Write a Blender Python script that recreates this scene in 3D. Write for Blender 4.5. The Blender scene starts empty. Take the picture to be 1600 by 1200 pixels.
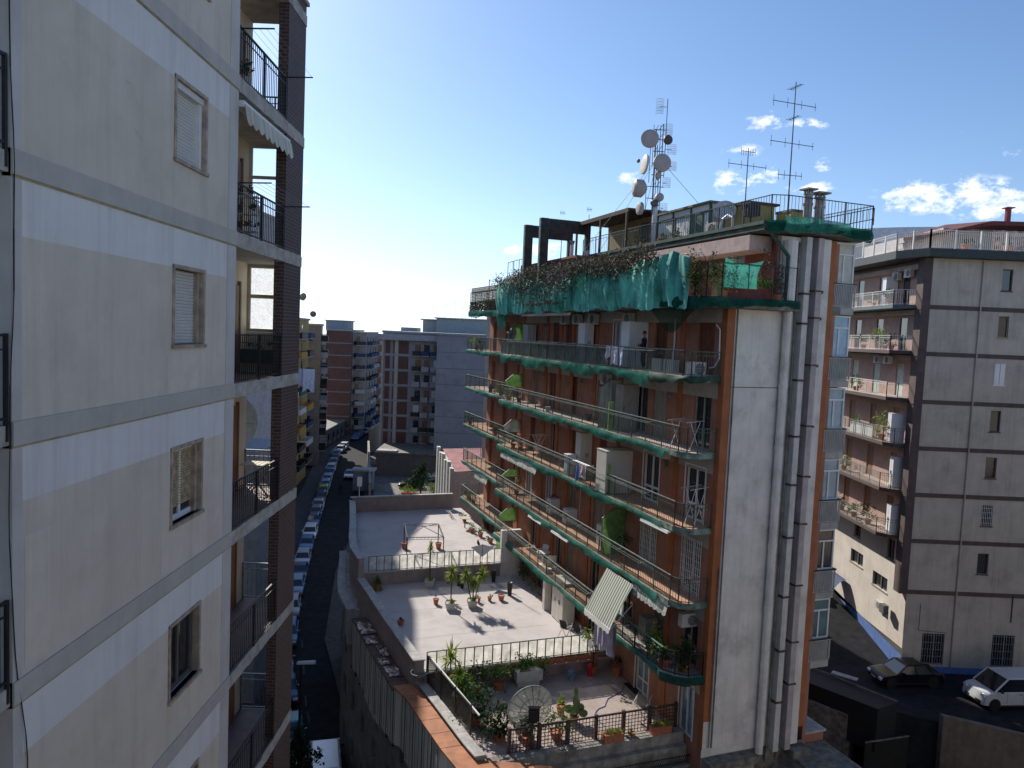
import bpy, bmesh, math, random
from mathutils import Vector, Matrix
S = bpy.context.scene
COL = S.collection
rad = math.radians
# ------------------------------------------------------------------ camera
F_PX = 1155.0; ROLL = rad(2.405); PITCH = math.atan(76.9/F_PX)
_U0 = Vector((0, math.sin(PITCH), math.cos(PITCH))); _R0 = Vector((1, 0, 0)); _F0 = Vector((0, math.cos(PITCH), -math.sin(PITCH)))
XC = math.cos(ROLL)*_R0 + math.sin(ROLL)*_U0
YC = -math.sin(ROLL)*_R0 + math.cos(ROLL)*_U0
cd = bpy.data.cameras.new('camera'); cam = bpy.data.objects.new('camera', cd); COL.objects.link(cam)
cam.matrix_world = Matrix(((XC.x, YC.x, -_F0.x, 0), (XC.y, YC.y, -_F0.y, 0), (XC.z, YC.z, -_F0.z, 0), (0, 0, 0, 1)))
cd.sensor_width = 36; cd.lens = 36*F_PX/1600; cd.clip_start = 0.1; cd.clip_end = 5000
S.camera = cam
def ray(u, v): return (u-800)/F_PX*XC - (v-600)/F_PX*YC + _F0
# ------------------------------------------------------------------ light
SUN_AZ = rad(-31.5); SUN_EL = rad(34)
w = bpy.data.worlds.new('World'); S.world = w; w.use_nodes = True
nt = w.node_tree; nt.nodes.clear()
out = nt.nodes.new('ShaderNodeOutputWorld'); bg = nt.nodes.new('ShaderNodeBackground'); bg.inputs[1].default_value = 0.10
sky = nt.nodes.new('ShaderNodeTexSky'); sky.sky_type = 'NISHITA'; sky.sun_disc = False
sky.sun_elevation = SUN_EL; sky.sun_rotation = SUN_AZ; sky.air_density = 1.0; sky.dust_density = 0.6; sky.ozone_density = 3.0; sky.altitude = 100
tc = nt.nodes.new('ShaderNodeTexCoord')
# small fair-weather clouds, placed by direction
def wn(t, **k):
    n = nt.nodes.new(t)
    for a, b in k.items(): setattr(n, a, b)
    return n
def wm(op, a, b=None, clamp=False):
    n = wn('ShaderNodeMath', operation=op, use_clamp=clamp)
    for i, x in enumerate((a, b)):
        if x is None: continue
        if isinstance(x, (int, float)): n.inputs[i].default_value = x
        else: nt.links.new(x, n.inputs[i])
    return n.outputs[0]
clouds = [(1195,192,26,13,.8),(1262,194,28,9,.6),(1160,236,26,9,.6),(1150,284,46,16,.65),(1200,275,22,22,.5),(1287,257,16,10,.5),(1268,292,34,9,.8),
          (1480,305,84,22,.95),(1420,300,34,14,.65),(1570,322,60,22,1.0),(990,278,26,9,.6),(800,392,14,9,.9),(850,385,30,16,.9),(478,284,6,9,.8),(1205,172,14,7,.4),
          (1310,294,22,6,.25),(1580,238,20,7,.2),(1505,212,9,6,.15)]
nz = wn('ShaderNodeTexNoise'); nz.inputs['Scale'].default_value = 34; nz.inputs['Detail'].default_value = 8; nz.inputs['Roughness'].default_value = .62
mp = wn('ShaderNodeMapping'); mp.inputs['Scale'].default_value = (1, 1, 1.7)
nt.links.new(tc.outputs['Generated'], mp.inputs[0]); nt.links.new(mp.outputs[0], nz.inputs['Vector'])
acc = None
for (u, v, su, sv, amp) in clouds:
    d = ray(u, v).normalized()
    # offset from the cloud's centre, squashed vertically
    sb = wn('ShaderNodeVectorMath', operation='SUBTRACT'); nt.links.new(tc.outputs['Generated'], sb.inputs[0]); sb.inputs[1].default_value = d
    ml = wn('ShaderNodeVectorMath', operation='MULTIPLY'); nt.links.new(sb.outputs[0], ml.inputs[0])
    k = F_PX*1.0; ml.inputs[1].default_value = (k/su, k/su, k/sv)
    ln = wn('ShaderNodeVectorMath', operation='LENGTH'); nt.links.new(ml.outputs[0], ln.inputs[0])
    f_ = wm('MULTIPLY', wm('SUBTRACT', 1.25, ln.outputs['Value'], True), amp)
    acc = f_ if acc is None else wm('MAXIMUM', acc, f_)
dens = wm('MULTIPLY', wm('SUBTRACT', wm('ADD', wm('MULTIPLY', acc, .75), wm('MULTIPLY', wm('SUBTRACT', nz.outputs['Fac'], .5), 3.3)), .22), 1.7, True)
dens = wm('MULTIPLY', dens, wm('MULTIPLY', acc, 3.0, True), True)
spz = wn('ShaderNodeSeparateXYZ'); nt.links.new(tc.outputs['Generated'], spz.inputs[0])
# pale summer haze low in the sky
hz = wm('MULTIPLY', wm('POWER', wm('SUBTRACT', 1.0, wm('MULTIPLY', wm('ABSOLUTE', spz.outputs[2]), 1.0), True), 7.0), .85)
hsv = wn('ShaderNodeHueSaturation'); hsv.inputs['Saturation'].default_value = .45; hsv.inputs['Value'].default_value = 1.0; nt.links.new(sky.outputs[0], hsv.inputs['Color'])
blu = wn('ShaderNodeMix', data_type='RGBA', blend_type='MULTIPLY'); blu.inputs[0].default_value = 1; nt.links.new(hsv.outputs[0], blu.inputs[6]); blu.inputs[7].default_value = (.97, 1.06, 1.22, 1)
mh = wn('ShaderNodeMix', data_type='RGBA'); nt.links.new(hz, mh.inputs[0]); nt.links.new(sky.outputs[0], mh.inputs[6]); nt.links.new(blu.outputs[2], mh.inputs[7])
mixc = wn('ShaderNodeMix', data_type='RGBA'); nt.links.new(dens, mixc.inputs[0]); nt.links.new(mh.outputs[2], mixc.inputs[6]); mixc.inputs[7].default_value = (8.5, 8.7, 9.0, 1)
tint = wn('ShaderNodeMix', data_type='RGBA', blend_type='MULTIPLY'); tint.inputs[0].default_value = 1; nt.links.new(mh.outputs[2], tint.inputs[6]); tint.inputs[7].default_value = (.73, .83, .94, 1)
nt.links.new(tint.outputs[2], mixc.inputs[6]); nt.links.new(mixc.outputs[2], bg.inputs[0]); nt.links.new(bg.outputs[0], out.inputs[0])
sl = bpy.data.lights.new('sun', 'SUN'); sl.energy = 3.9; sl.angle = rad(.55); sl.color = (1, .93, .83)
so = bpy.data.objects.new('sun', sl); COL.objects.link(so)
sd = Vector((math.sin(SUN_AZ)*math.cos(SUN_EL), math.cos(SUN_AZ)*math.cos(SUN_EL), math.sin(SUN_EL)))
so.rotation_euler = sd.to_track_quat('Z', 'Y').to_euler(); so.location = sd*50
S.view_settings.view_transform = 'Standard'; S.view_settings.look = 'None'; S.view_settings.exposure = 0.62; S.view_settings.gamma = 1
# ------------------------------------------------------------------ frames & projections onto real planes
A = rad(20.3); TT = Vector((-math.sin(A), math.cos(A), 0)); NN = Vector((-math.cos(A), -math.sin(A), 0)); E0 = Vector((6.65, 29.6, 0))
RZB = math.atan2(TT.y, TT.x)
def BW(t, n, z): return E0 + TT*t + NN*n + Vector((0, 0, z))
def on_z(u, v, z): d = ray(u, v); return d*(z/d.z)
def on_x(u, v, x): d = ray(u, v); return d*(x/d.x)
def on_y(u, v, y): d = ray(u, v); return d*(y/d.y)
def tn(P): q = P-E0; return (q.dot(TT), q.dot(NN), P.z)
def fac(u, v, n=0.):
    d = ray(u, v); s = (E0+NN*n).dot(NN)/d.dot(NN); return tn(d*s)
def frt(u, v, t=-1.05):
    d = ray(u, v); s = (E0+TT*t).dot(TT)/d.dot(TT); return tn(d*s)
# ------------------------------------------------------------------ mesh builder
class MB:
    def __init__(s): s.v = []; s.f = []; s.m = []
    def face(s, pts, m=0):
        i = len(s.v); s.v += [tuple(p) for p in pts]; s.f.append(tuple(range(i, i+len(pts)))); s.m.append(m)
    def mesh(s, vs, fs, m=0):
        i = len(s.v); s.v += [tuple(p) for p in vs]
        for f in fs: s.f.append(tuple(i+k for k in f)); s.m.append(m)
    def box(s, x0, x1, y0, y1, z0, z1, m=0):
        s.mesh([(x0,y0,z0),(x1,y0,z0),(x1,y1,z0),(x0,y1,z0),(x0,y0,z1),(x1,y0,z1),(x1,y1,z1),(x0,y1,z1)],
               [(0,3,2,1),(4,5,6,7),(0,1,5,4),(1,2,6,5),(2,3,7,6),(3,0,4,7)], m)
    def bar(s, p, q, w, h=None, m=0):
        h = h or w; p = Vector(p); q = Vector(q); d = (q-p)
        if d.length < 1e-6: return
        d.normalize(); a = d.cross(Vector((0,0,1)))
        if a.length < .02: a = Vector((1,0,0))
        a.normalize(); b = a.cross(d); a *= w/2; b *= h/2
        s.mesh([p-a-b, p+a-b, p+a+b, p-a+b, q-a-b, q+a-b, q+a+b, q-a+b],
               [(0,1,2,3),(7,6,5,4),(0,4,5,1),(1,5,6,2),(2,6,7,3),(3,7,4,0)], m)
    def tube(s, p, q, r, n=6, r2=None, m=0, cap=True):
        r2 = r if r2 is None else r2; p = Vector(p); q = Vector(q); d = (q-p).normalized(); a = d.cross(Vector((0,0,1)))
        if a.length < .02: a = Vector((1,0,0))
        a.normalize(); b = a.cross(d)
        vs = [p+(a*math.cos(2*math.pi*i/n)+b*math.sin(2*math.pi*i/n))*r for i in range(n)] + [q+(a*math.cos(2*math.pi*i/n)+b*math.sin(2*math.pi*i/n))*r2 for i in range(n)]
        fs = [(i, (i+1) % n, n+(i+1) % n, n+i) for i in range(n)]
        if cap: fs += [tuple(range(n-1, -1, -1)), tuple(range(n, 2*n))]
        s.mesh(vs, fs, m)
    def path(s, pts, r, n=5, m=0):
        for a, b in zip(pts, pts[1:]): s.tube(a, b, r, n, m=m)
    def prism(s, poly, z0, z1, m=0, top=None):
        n = len(poly); vs = [(x, y, z0) for x, y in poly] + [(x, y, z1) for x, y in poly]
        s.mesh(vs, [(i, (i+1) % n, n+(i+1) % n, n+i) for i in range(n)] + [tuple(range(n-1, -1, -1))], m)
        s.mesh(vs, [tuple(range(n, 2*n))], m if top is None else top)
    def lathe(s, prof, n=12, c=(0,0,0), m=0, axis=None):
        vs = []
        for r, z in prof:
            for i in range(n):
                a = 2*math.pi*i/n; vs.append(Vector((r*math.cos(a), r*math.sin(a), z)))
        if axis is not None:
            q = Vector(axis).to_track_quat('Z', 'Y'); vs = [q @ v for v in vs]
        vs = [v+Vector(c) for v in vs]
        fs = [(j*n+i, j*n+(i+1) % n, (j+1)*n+(i+1) % n, (j+1)*n+i) for j in range(len(prof)-1) for i in range(n)]
        s.mesh(vs, fs, m)
    def ball(s, c, r, n=8, m=0, sz=1.):
        s.lathe([(max(.001, r*math.sin(math.pi*k/6)), -r*sz*math.cos(math.pi*k/6)) for k in range(7)], n, c, m)
    def grid(s, fn, nu, nv, m=0):
        vs = [fn(i/nu, j/nv) for j in range(nv+1) for i in range(nu+1)]
        s.mesh(vs, [(j*(nu+1)+i, j*(nu+1)+i+1, (j+1)*(nu+1)+i+1, (j+1)*(nu+1)+i) for j in range(nv) for i in range(nu)], m)
    def holes(s, fn, u0, u1, z0, z1, hs, d=.15, m=0, mr=None):
        """a wall sheet fn(u,z,depth) with rectangular openings hs=(u0,u1,z0,z1) and reveals of depth d"""
        us = sorted({u0, u1, *[a for h in hs for a in h[:2] if u0 < a < u1]}); zs = sorted({z0, z1, *[a for h in hs for a in h[2:4] if z0 < a < z1]})
        for a, b in zip(us, us[1:]):
            for c, e in zip(zs, zs[1:]):
                cu, cz = (a+b)/2, (c+e)/2
                if any(h[0] < cu < h[1] and h[2] < cz < h[3] for h in hs): continue
                s.face([fn(a, c, 0), fn(b, c, 0), fn(b, e, 0), fn(a, e, 0)], m)
        mr = m if mr is None else mr
        for h in hs:
            a, b, c, e = h[:4]
            for (p, q, r_, t) in ((a, c, b, c), (b, c, b, e), (b, e, a, e), (a, e, a, c)):
                s.face([fn(p, q, 0), fn(r_, t, 0), fn(r_, t, d), fn(p, q, d)], mr)
OZ = {}
def tag(o, label=None, cat=None, group=None, kind=None):
    if label: o['label'] = label
    if cat: o['category'] = cat
    if group: o['group'] = group
    if kind: o['kind'] = kind
    return o
def obj(name, mb, mats, parent=None, smooth=False, label=None):
    me = bpy.data.meshes.new(name); me.from_pydata(mb.v, [], mb.f)
    mats = mats if isinstance(mats, (list, tuple)) else [mats]
    for m in mats: me.materials.append(m)
    me.polygons.foreach_set('material_index', mb.m)
    if smooth: me.polygons.foreach_set('use_smooth', [True]*len(mb.f))
    me.update()
    if smooth:
        bm = bmesh.new(); bm.from_mesh(me); bmesh.ops.remove_doubles(bm, verts=bm.verts, dist=.0004); bm.to_mesh(me); bm.free()
    o = bpy.data.objects.new(name, me); COL.objects.link(o)
    if parent is not None:
        o.parent = parent
        if parent in OZ: o.location.z = -OZ[parent]
        if parent.parent is not None: o.location.z = 0
    if label: o['label'] = label
    return o
def thing(name, label, cat, loc=(0,0,0), rz=0, group=None, absz=False):
    """Empty at the thing's base; with absz the children are given absolute heights"""
    o = bpy.data.objects.new(name, None); COL.objects.link(o); o.empty_display_size = .3
    o.location = loc; o.rotation_euler = (0, 0, rz)
    if absz: OZ[o] = loc[2]
    return tag(o, label, cat, group)
def solo(name, mb, mats, label, cat, loc=(0,0,0), rz=0, group=None, smooth=False):
    o = obj(name, mb, mats, smooth=smooth); o.location = loc; o.rotation_euler = (0, 0, rz); return tag(o, label, cat, group)
def struct(name, mb, mats):
    return tag(obj(name, mb, mats), kind='structure')
def copy_tree(o, parent=None):
    c = o.copy(); COL.objects.link(c)
    if parent is not None: c.parent = parent
    for ch in o.children: copy_tree(ch, c)
    return c
rng = random.Random(7)
# ------------------------------------------------------------------ materials
MATS = {}
def mat(name, col, rough=.8, metal=0., var=.12, scale=3., streak=0., stain=0., bump=0., col2=None, trans=0., spec=None, stretch=(1,1,1), bscale=None):
    if name in MATS: return MATS[name]
    m = bpy.data.materials.new(name); m.use_nodes = True; t = m.node_tree; b = t.nodes['Principled BSDF']
    N = t.nodes.new; L = t.links.new
    b.inputs['Roughness'].default_value = rough; b.inputs['Metallic'].default_value = metal
    if spec is not None: b.inputs['Specular IOR Level'].default_value = spec
    c = N('ShaderNodeTexCoord'); mpn = N('ShaderNodeMapping'); mpn.inputs['Scale'].default_value = stretch; L(c.outputs['Object'], mpn.inputs[0])
    n1 = N('ShaderNodeTexNoise'); n1.inputs['Scale'].default_value = scale; n1.inputs['Detail'].default_value = 6; n1.inputs['Roughness'].default_value = .6; L(mpn.outputs[0], n1.inputs['Vector'])
    r1 = N('ShaderNodeValToRGB'); d2 = col2 if col2 else tuple(x*(1-var*1.6) for x in col); l2 = tuple(min(1, x*(1+var)) for x in col)
    r1.color_ramp.elements[0].position = .32; r1.color_ramp.elements[0].color = (*d2, 1); r1.color_ramp.elements[1].position = .68; r1.color_ramp.elements[1].color = (*l2, 1)
    L(n1.outputs['Fac'], r1.inputs[0]); cur = r1.outputs[0]
    def darken(cur, fac_out, k):
        mx = N('ShaderNodeMix'); mx.data_type = 'RGBA'; mx.blend_type = 'MULTIPLY'; L(fac_out, mx.inputs[0]); L(cur, mx.inputs[6]); mx.inputs[7].default_value = (*k, 1); return mx.outputs[2]
    if streak > 0:
        mq = N('ShaderNodeMapping'); mq.inputs['Scale'].default_value = (2.6, 2.6, .16); L(c.outputs['Object'], mq.inputs[0])
        n2 = N('ShaderNodeTexNoise'); n2.inputs['Scale'].default_value = 1.6; n2.inputs['Detail'].default_value = 8; n2.inputs['Roughness'].default_value = .7; L(mq.outputs[0], n2.inputs['Vector'])
        r2 = N('ShaderNodeMapRange'); r2.inputs[1].default_value = .48; r2.inputs[2].default_value = .74; r2.inputs[4].default_value = streak; L(n2.outputs['Fac'], r2.inputs[0])
        cur = darken(cur, r2.outputs[0], (.5, .47, .44))
    if stain > 0:
        n3 = N('ShaderNodeTexNoise'); n3.inputs['Scale'].default_value = .7; n3.inputs['Detail'].default_value = 10; n3.inputs['Roughness'].default_value = .72; L(c.outputs['Object'], n3.inputs['Vector'])
        r3 = N('ShaderNodeMapRange'); r3.inputs[1].default_value = .5; r3.inputs[2].default_value = .66; r3.inputs[4].default_value = stain; L(n3.outputs['Fac'], r3.inputs[0])
        cur = darken(cur, r3.outputs[0], (.42, .4, .37))
    L(cur, b.inputs['Base Color'])
    if bump > 0:
        n4 = N('ShaderNodeTexNoise'); n4.inputs['Scale'].default_value = bscale or scale*8; n4.inputs['Detail'].default_value = 4; L(c.outputs['Object'], n4.inputs['Vector'])
        bp = N('ShaderNodeBump'); bp.inputs['Strength'].default_value = bump; bp.inputs['Distance'].default_value = .02; L(n4.outputs['Fac'], bp.inputs['Height']); L(bp.outputs[0], b.inputs['Normal'])
    if trans > 0: b.inputs['Transmission Weight'].default_value = trans
    MATS[name] = m; return m
def brick(name, c1, c2, mortar, bw=.5, bh=.16, ms=.012, rough=.85, wear=.25, face='xy'):
    if name in MATS: return MATS[name]
    m = mat(name, c1, rough, var=.2, scale=2); t = m.node_tree; b = t.nodes['Principled BSDF']; N = t.nodes.new; L = t.links.new
    c = N('ShaderNodeTexCoord'); sp = N('ShaderNodeSeparateXYZ'); L(c.outputs['Object'], sp.inputs[0])
    ad = N('ShaderNodeMath'); ad.operation = 'ADD'; L(sp.outputs[0], ad.inputs[0]); L(sp.outputs[1], ad.inputs[1])
    cb = N('ShaderNodeCombineXYZ')
    if face == 'flat': L(sp.outputs[0], cb.inputs[0]); L(sp.outputs[1], cb.inputs[1])
    else: L(ad.outputs[0], cb.inputs[0]); L(sp.outputs[2], cb.inputs[1])
    bt = N('ShaderNodeTexBrick'); L(cb.outputs[0], bt.inputs['Vector']); bt.inputs['Scale'].default_value = 1
    bt.inputs['Color1'].default_value = (*c1, 1); bt.inputs['Color2'].default_value = (*c2, 1); bt.inputs['Mortar'].default_value = (*mortar, 1)
    bt.inputs['Brick Width'].default_value = bw; bt.inputs['Row Height'].default_value = bh; bt.inputs['Mortar Size'].default_value = ms; bt.inputs['Mortar Smooth'].default_value = .3
    nz_ = N('ShaderNodeTexNoise'); nz_.inputs['Scale'].default_value = .9; nz_.inputs['Detail'].default_value = 8; L(c.outputs['Object'], nz_.inputs['Vector'])
    mr = N('ShaderNodeMapRange'); mr.inputs[1].default_value = .42; mr.inputs[2].default_value = .7; mr.inputs[4].default_value = wear; L(nz_.outputs['Fac'], mr.inputs[0])
    mx = N('ShaderNodeMix'); mx.data_type = 'RGBA'; mx.blend_type = 'MULTIPLY'; L(mr.outputs[0], mx.inputs[0]); L(bt.outputs['Color'], mx.inputs[6]); mx.inputs[7].default_value = (.4, .38, .36, 1)
    L(mx.outputs[2], b.inputs['Base Color'])
    bp = N('ShaderNodeBump'); bp.inputs['Strength'].default_value = .5; bp.inputs['Distance'].default_value = .01; bp.invert = True; L(bt.outputs['Fac'], bp.inputs['Height']); L(bp.outputs[0], b.inputs['Normal'])
    return m
def net_mat(name, col, alpha, scale=60, trl=.55, dk=.45):
    """woven netting: lets part of the light through, uneven density"""
    if name in MATS: return MATS[name]
    m = bpy.data.materials.new(name); m.use_nodes = True; t = m.node_tree; t.nodes.clear(); N = t.nodes.new; L = t.links.new
    o = N('ShaderNodeOutputMaterial'); df = N('ShaderNodeBsdfDiffuse'); tl = N('ShaderNodeBsdfTranslucent'); tp = N('ShaderNodeBsdfTransparent'); m1 = N('ShaderNodeMixShader'); m2 = N('ShaderNodeMixShader')
    c = N('ShaderNodeTexCoord'); n = N('ShaderNodeTexNoise'); n.inputs['Scale'].default_value = 2.2; n.inputs['Detail'].default_value = 9; n.inputs['Roughness'].default_value = .65; L(c.outputs['Object'], n.inputs['Vector'])
    r = N('ShaderNodeValToRGB'); r.color_ramp.elements[0].position = .3; r.color_ramp.elements[0].color = (*[x*dk for x in col], 1); r.color_ramp.elements[1].position = .66; r.color_ramp.elements[1].color = (*col, 1); L(n.outputs['Fac'], r.inputs[0])
    L(r.outputs[0], df.inputs[0]); L(r.outputs[0], tl.inputs[0]); m1.inputs[0].default_value = trl; L(df.outputs[0], m1.inputs[1]); L(tl.outputs[0], m1.inputs[2])
    mr = N('ShaderNodeMapRange'); mr.inputs[1].default_value = .3; mr.inputs[2].default_value = .6; mr.inputs[3].default_value = alpha*.75; mr.inputs[4].default_value = min(1, alpha*1.1)
    n5 = N('ShaderNodeTexNoise'); n5.inputs['Scale'].default_value = scale; L(c.outputs['Object'], n5.inputs['Vector']); L(n5.outputs['Fac'], mr.inputs[0])
    L(mr.outputs[0], m2.inputs[0]); L(tp.outputs[0], m2.inputs[1]); L(m1.outputs[0], m2.inputs[2]); L(m2.outputs[0], o.inputs[0])
    MATS[name] = m; return m
def leaf_mat(name, c1, c2, trl=.3, rough=.8):
    if name in MATS: return MATS[name]
    m = bpy.data.materials.new(name); m.use_nodes = True; t = m.node_tree; b = t.nodes['Principled BSDF']; N = t.nodes.new; L = t.links.new
    g = N('ShaderNodeNewGeometry'); r = N('ShaderNodeValToRGB'); r.color_ramp.elements[0].color = (*c1, 1); r.color_ramp.elements[1].color = (*c2, 1); L(g.outputs['Random Per Island'], r.inputs[0]); L(r.outputs[0], b.inputs['Base Color'])
    b.inputs['Roughness'].default_value = rough; o = t.nodes['Material Output']; tl = N('ShaderNodeBsdfTranslucent'); L(r.outputs[0], tl.inputs[0]); mx = N('ShaderNodeMixShader'); mx.inputs[0].default_value = trl
    L(b.outputs[0], mx.inputs[1]); L(tl.outputs[0], mx.inputs[2]); L(mx.outputs[0], o.inputs[0]); MATS[name] = m; return m
def glass(name, col=(.02,.025,.03), rough=.06):
    return mat(name, col, rough, var=.3, scale=.8, spec=.9)
# palette
m_beige = mat('beige_render', (.63,.565,.475), var=.05, scale=1.1, streak=.26, stain=.16, bump=.25, bscale=60)
m_bluew = mat('pale_blue_grey_paint', (.69,.685,.67), var=.035, scale=1.2, streak=.34, bump=.15, bscale=60)
m_band = mat('grey_string_course', (.47,.45,.405), var=.06, scale=2, streak=.2, stain=.15, bump=.2)
m_strip = mat('grey_corner_paint', (.54,.52,.49), var=.05, scale=1.5, streak=.25, stain=.2, bump=.2)
m_conc = mat('weathered_concrete', (.42,.40,.36), var=.18, scale=4, streak=.3, stain=.4, bump=.5)
m_concd = mat('dirty_concrete', (.20,.19,.16), var=.35, scale=3, streak=.5, stain=.7, bump=.6)
m_cream = mat('cream_plaster', (.72,.64,.48), var=.05, scale=1.5, stain=.12)
m_whitep = mat('white_plaster', (.70,.665,.61), var=.08, scale=1.2, streak=.3, stain=.42, bump=.3)
m_whitec = mat('white_enamel', (.72,.73,.74), .35, var=.04, scale=2, streak=.12)
m_orange = mat('orange_plaster', (.35,.16,.105), var=.16, scale=1.2, streak=.4, stain=.28, bump=.3)
m_orange2 = mat('orange_pilaster', (.36,.12,.045), var=.12, scale=1.6, streak=.35, stain=.2, bump=.25)
m_brownsh = mat('brown_shutter', (.19,.07,.04), .6, var=.15, scale=5, streak=.2)
m_iron = mat('black_iron', (.02,.02,.022), .5, .2, var=.2)
m_irong = mat('grey_green_iron', (.10,.14,.12), .55, .3, var=.3, scale=6)
m_rail = mat('galvanised_rail', (.28,.31,.29), .5, .5, var=.2, scale=5)
m_white = mat('white_paint', (.70,.70,.68), .5, var=.05)
m_glass = glass('dark_window_glass'); m_glassb = glass('bluish_window_glass', (.22,.34,.42), .12)
m_tile = brick('terracotta_floor_tiles', (.56,.33,.20), (.48,.27,.16), (.35,.24,.17), .3, .3, .008, .75, .15, 'flat')
m_floorp = mat('pink_balcony_floor', (.50,.40,.34), var=.08, scale=3, stain=.2)
m_soff = mat('soffit_paint', (.42,.38,.33), var=.1, scale=2, stain=.4)
m_net = net_mat('green_debris_net', (.075,.33,.26), .84, 22, trl=.4)
m_netthin = net_mat('thin_green_net', (.05,.36,.27), .55, 90, trl=.5)
m_terr = mat('terracotta', (.42,.14,.07), .75, var=.15, scale=6)
m_wood = mat('dark_wood', (.07,.045,.03), .8, var=.3, scale=6, stretch=(1,1,.2))
m_leaf = leaf_mat('green_leaves', (.03,.09,.012), (.13,.26,.04)); m_leafd = leaf_mat('dark_leaves', (.008,.028,.007), (.04,.085,.02)); m_leafy = leaf_mat('yellow_green_leaves', (.10,.20,.02), (.34,.38,.06))
m_dry = leaf_mat('dry_vine', (.035,.032,.018), (.17,.15,.095), .1, .9)
m_soil = mat('soil', (.05,.035,.025), var=.3, scale=8)
def foliage(mb, c, r, n, s=.09, seed=0, m=0, lump=3):
    """n small leaf quads in clumps spread through an ellipsoid"""
    g = random.Random(seed); c = Vector(c); r = Vector(r if hasattr(r, '__len__') else (r, r, r))
    cl = [Vector((g.gauss(0,.45)*r.x, g.gauss(0,.45)*r.y, g.gauss(0,.45)*r.z)) for _ in range(max(2, n//22))]
    for i in range(n):
        k = cl[g.randrange(len(cl))]; q = c+k+Vector((g.gauss(0,.17)*r.x, g.gauss(0,.17)*r.y, g.gauss(0,.17)*r.z))
        a = Vector((g.uniform(-1,1), g.uniform(-1,1), g.uniform(-.6,1))).normalized(); b = a.cross(Vector((g.uniform(-1,1), g.uniform(-1,1), g.uniform(-1,1)))).normalized()
        l = s*g.uniform(.6,1.5); wd = l*g.uniform(.35,.6)
        mb.face([q-b*wd*.2, q+a*l*.5-b*wd*.5, q+a*l, q+a*l*.5+b*wd*.5], m)
def straps(mb, c, L, n, w=.05, seed=0, m=0, up=.35, droop=.5):
    """strap leaves radiating from a head (yucca, dracaena, palm-like)"""
    g = random.Random(seed); c = Vector(c)
    for i in range(n):
        a = g.uniform(0, 2*math.pi); e = g.uniform(-.5, 1.4); l = L*g.uniform(.7, 1.1)
        d = Vector((math.cos(a)*math.cos(e), math.sin(a)*math.cos(e), math.sin(e))); sdv = Vector((-math.sin(a), math.cos(a), 0))*w/2
        p1 = c+d*l*.5; p2 = c+d*l+Vector((0,0,-droop*l*.35*math.cos(e)))
        mb.mesh([c-sdv*.5, c+sdv*.5, p1+sdv, p1-sdv, p2], [(0,1,2,3),(3,2,4)], m)
# ================================================================== GROUND
GZ = -27.0
m_asph = mat('asphalt', (.024,.025,.028), .85, var=.25, scale=1.5, stain=.35, bump=.4, spec=.12)
m_pave = mat('pavement', (.07,.068,.064), .85, var=.2, scale=2, stain=.3, bump=.3)
m_ground = mat('ground_earth', (.055,.052,.047), .9, var=.3, scale=.15, stain=.3)
g = MB(); g.grid(lambda a, b: (-2500+5000*a, -600+3600*b, GZ-.35), 8, 8); struct('ground', g, m_ground)
kerb = [(4,-4),(-2,8),(-8.5,28),(-13,42),(-17.8,55),(-21.3,69),(-25.2,88),(-29.8,112),(-37.6,155),(-38.4,173),(-38.2,197),(-34,240),(-26,300)]
rightk = [(14,-4),(8,10),(.5,24),(-5.2,36),(-9.2,46),(-14.6,60),(-18.2,74),(-19.5,92),(-21.5,113),(-28.5,155),(-30,173),(-30,197),(-26,240),(-18,300)]
def strip(l, r, z, name, m, th=.3):
    mb = MB()
    for i in range(len(l)-1):
        a, b, c, d = l[i], r[i], r[i+1], l[i+1]
        mb.prism([a, b, c, d], z-th, z)
    return struct(name, mb, m)
rk2 = [rightk[0]] + rightk[1:]
road = MB()
L_ = kerb; R_ = [(14,-4),(8,10),(-1,27),(-5.4,37),(-9.6,47),(-15.2,62),(-18.6,80),(-21.5,108),(-29,153),(-30,173),(-30,197),(-26,240),(-18,300)]
for i in range(len(L_)-1): road.face([(*L_[i],GZ),(*R_[i],GZ),(*R_[i+1],GZ),(*L_[i+1],GZ)])
struct('street', road, m_asph)
def offs(pts, d):
    o = []
    for i, p in enumerate(pts):
        q = Vector(pts[min(i+1, len(pts)-1)])-Vector(pts[max(i-1, 0)]); n = Vector((-q.y, q.x)).normalized(); o.append((p[0]+n.x*d, p[1]+n.y*d))
    return o
strip(offs(L_, 2.6), L_, GZ+.14, 'pavement', m_pave, .5)
strip(R_, offs(R_, -1.3), GZ+.14, 'far_pavement', m_pave, .5)
# street markings: faded dashes on the asphalt
mk = MB()
for i in range(3, 5):
    p = (Vector(L_[i])+Vector(R_[i]))/2; q = (Vector(L_[i+1])+Vector(R_[i+1]))/2; d = (q-p).normalized(); n = Vector((-d.y, d.x))*.07; ln = (q-p).length
    k = 0.
    while k < ln-1.5:
        a = p+d*k; b = a+d*1.6; mk.face([(*(a-n),GZ+.004),(*(a+n),GZ+.004),(*(b+n),GZ+.004),(*(b-n),GZ+.004)]); k += 5
struct('road_marking', mk, mat('worn_road_paint', (.045,.045,.045), var=.4, scale=4))
# open yard beyond the terraces
yd = MB(); yd.prism([(-17,72),(34,72),(34,250),(-24,250),(-27.6,153),(-20.0,108),(-17.2,82)], GZ-.6, GZ+.05); struct('yard', yd, mat('dusty_yard', (.20,.185,.17), .9, var=.25, scale=.5, stain=.4, bump=.3))
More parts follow.
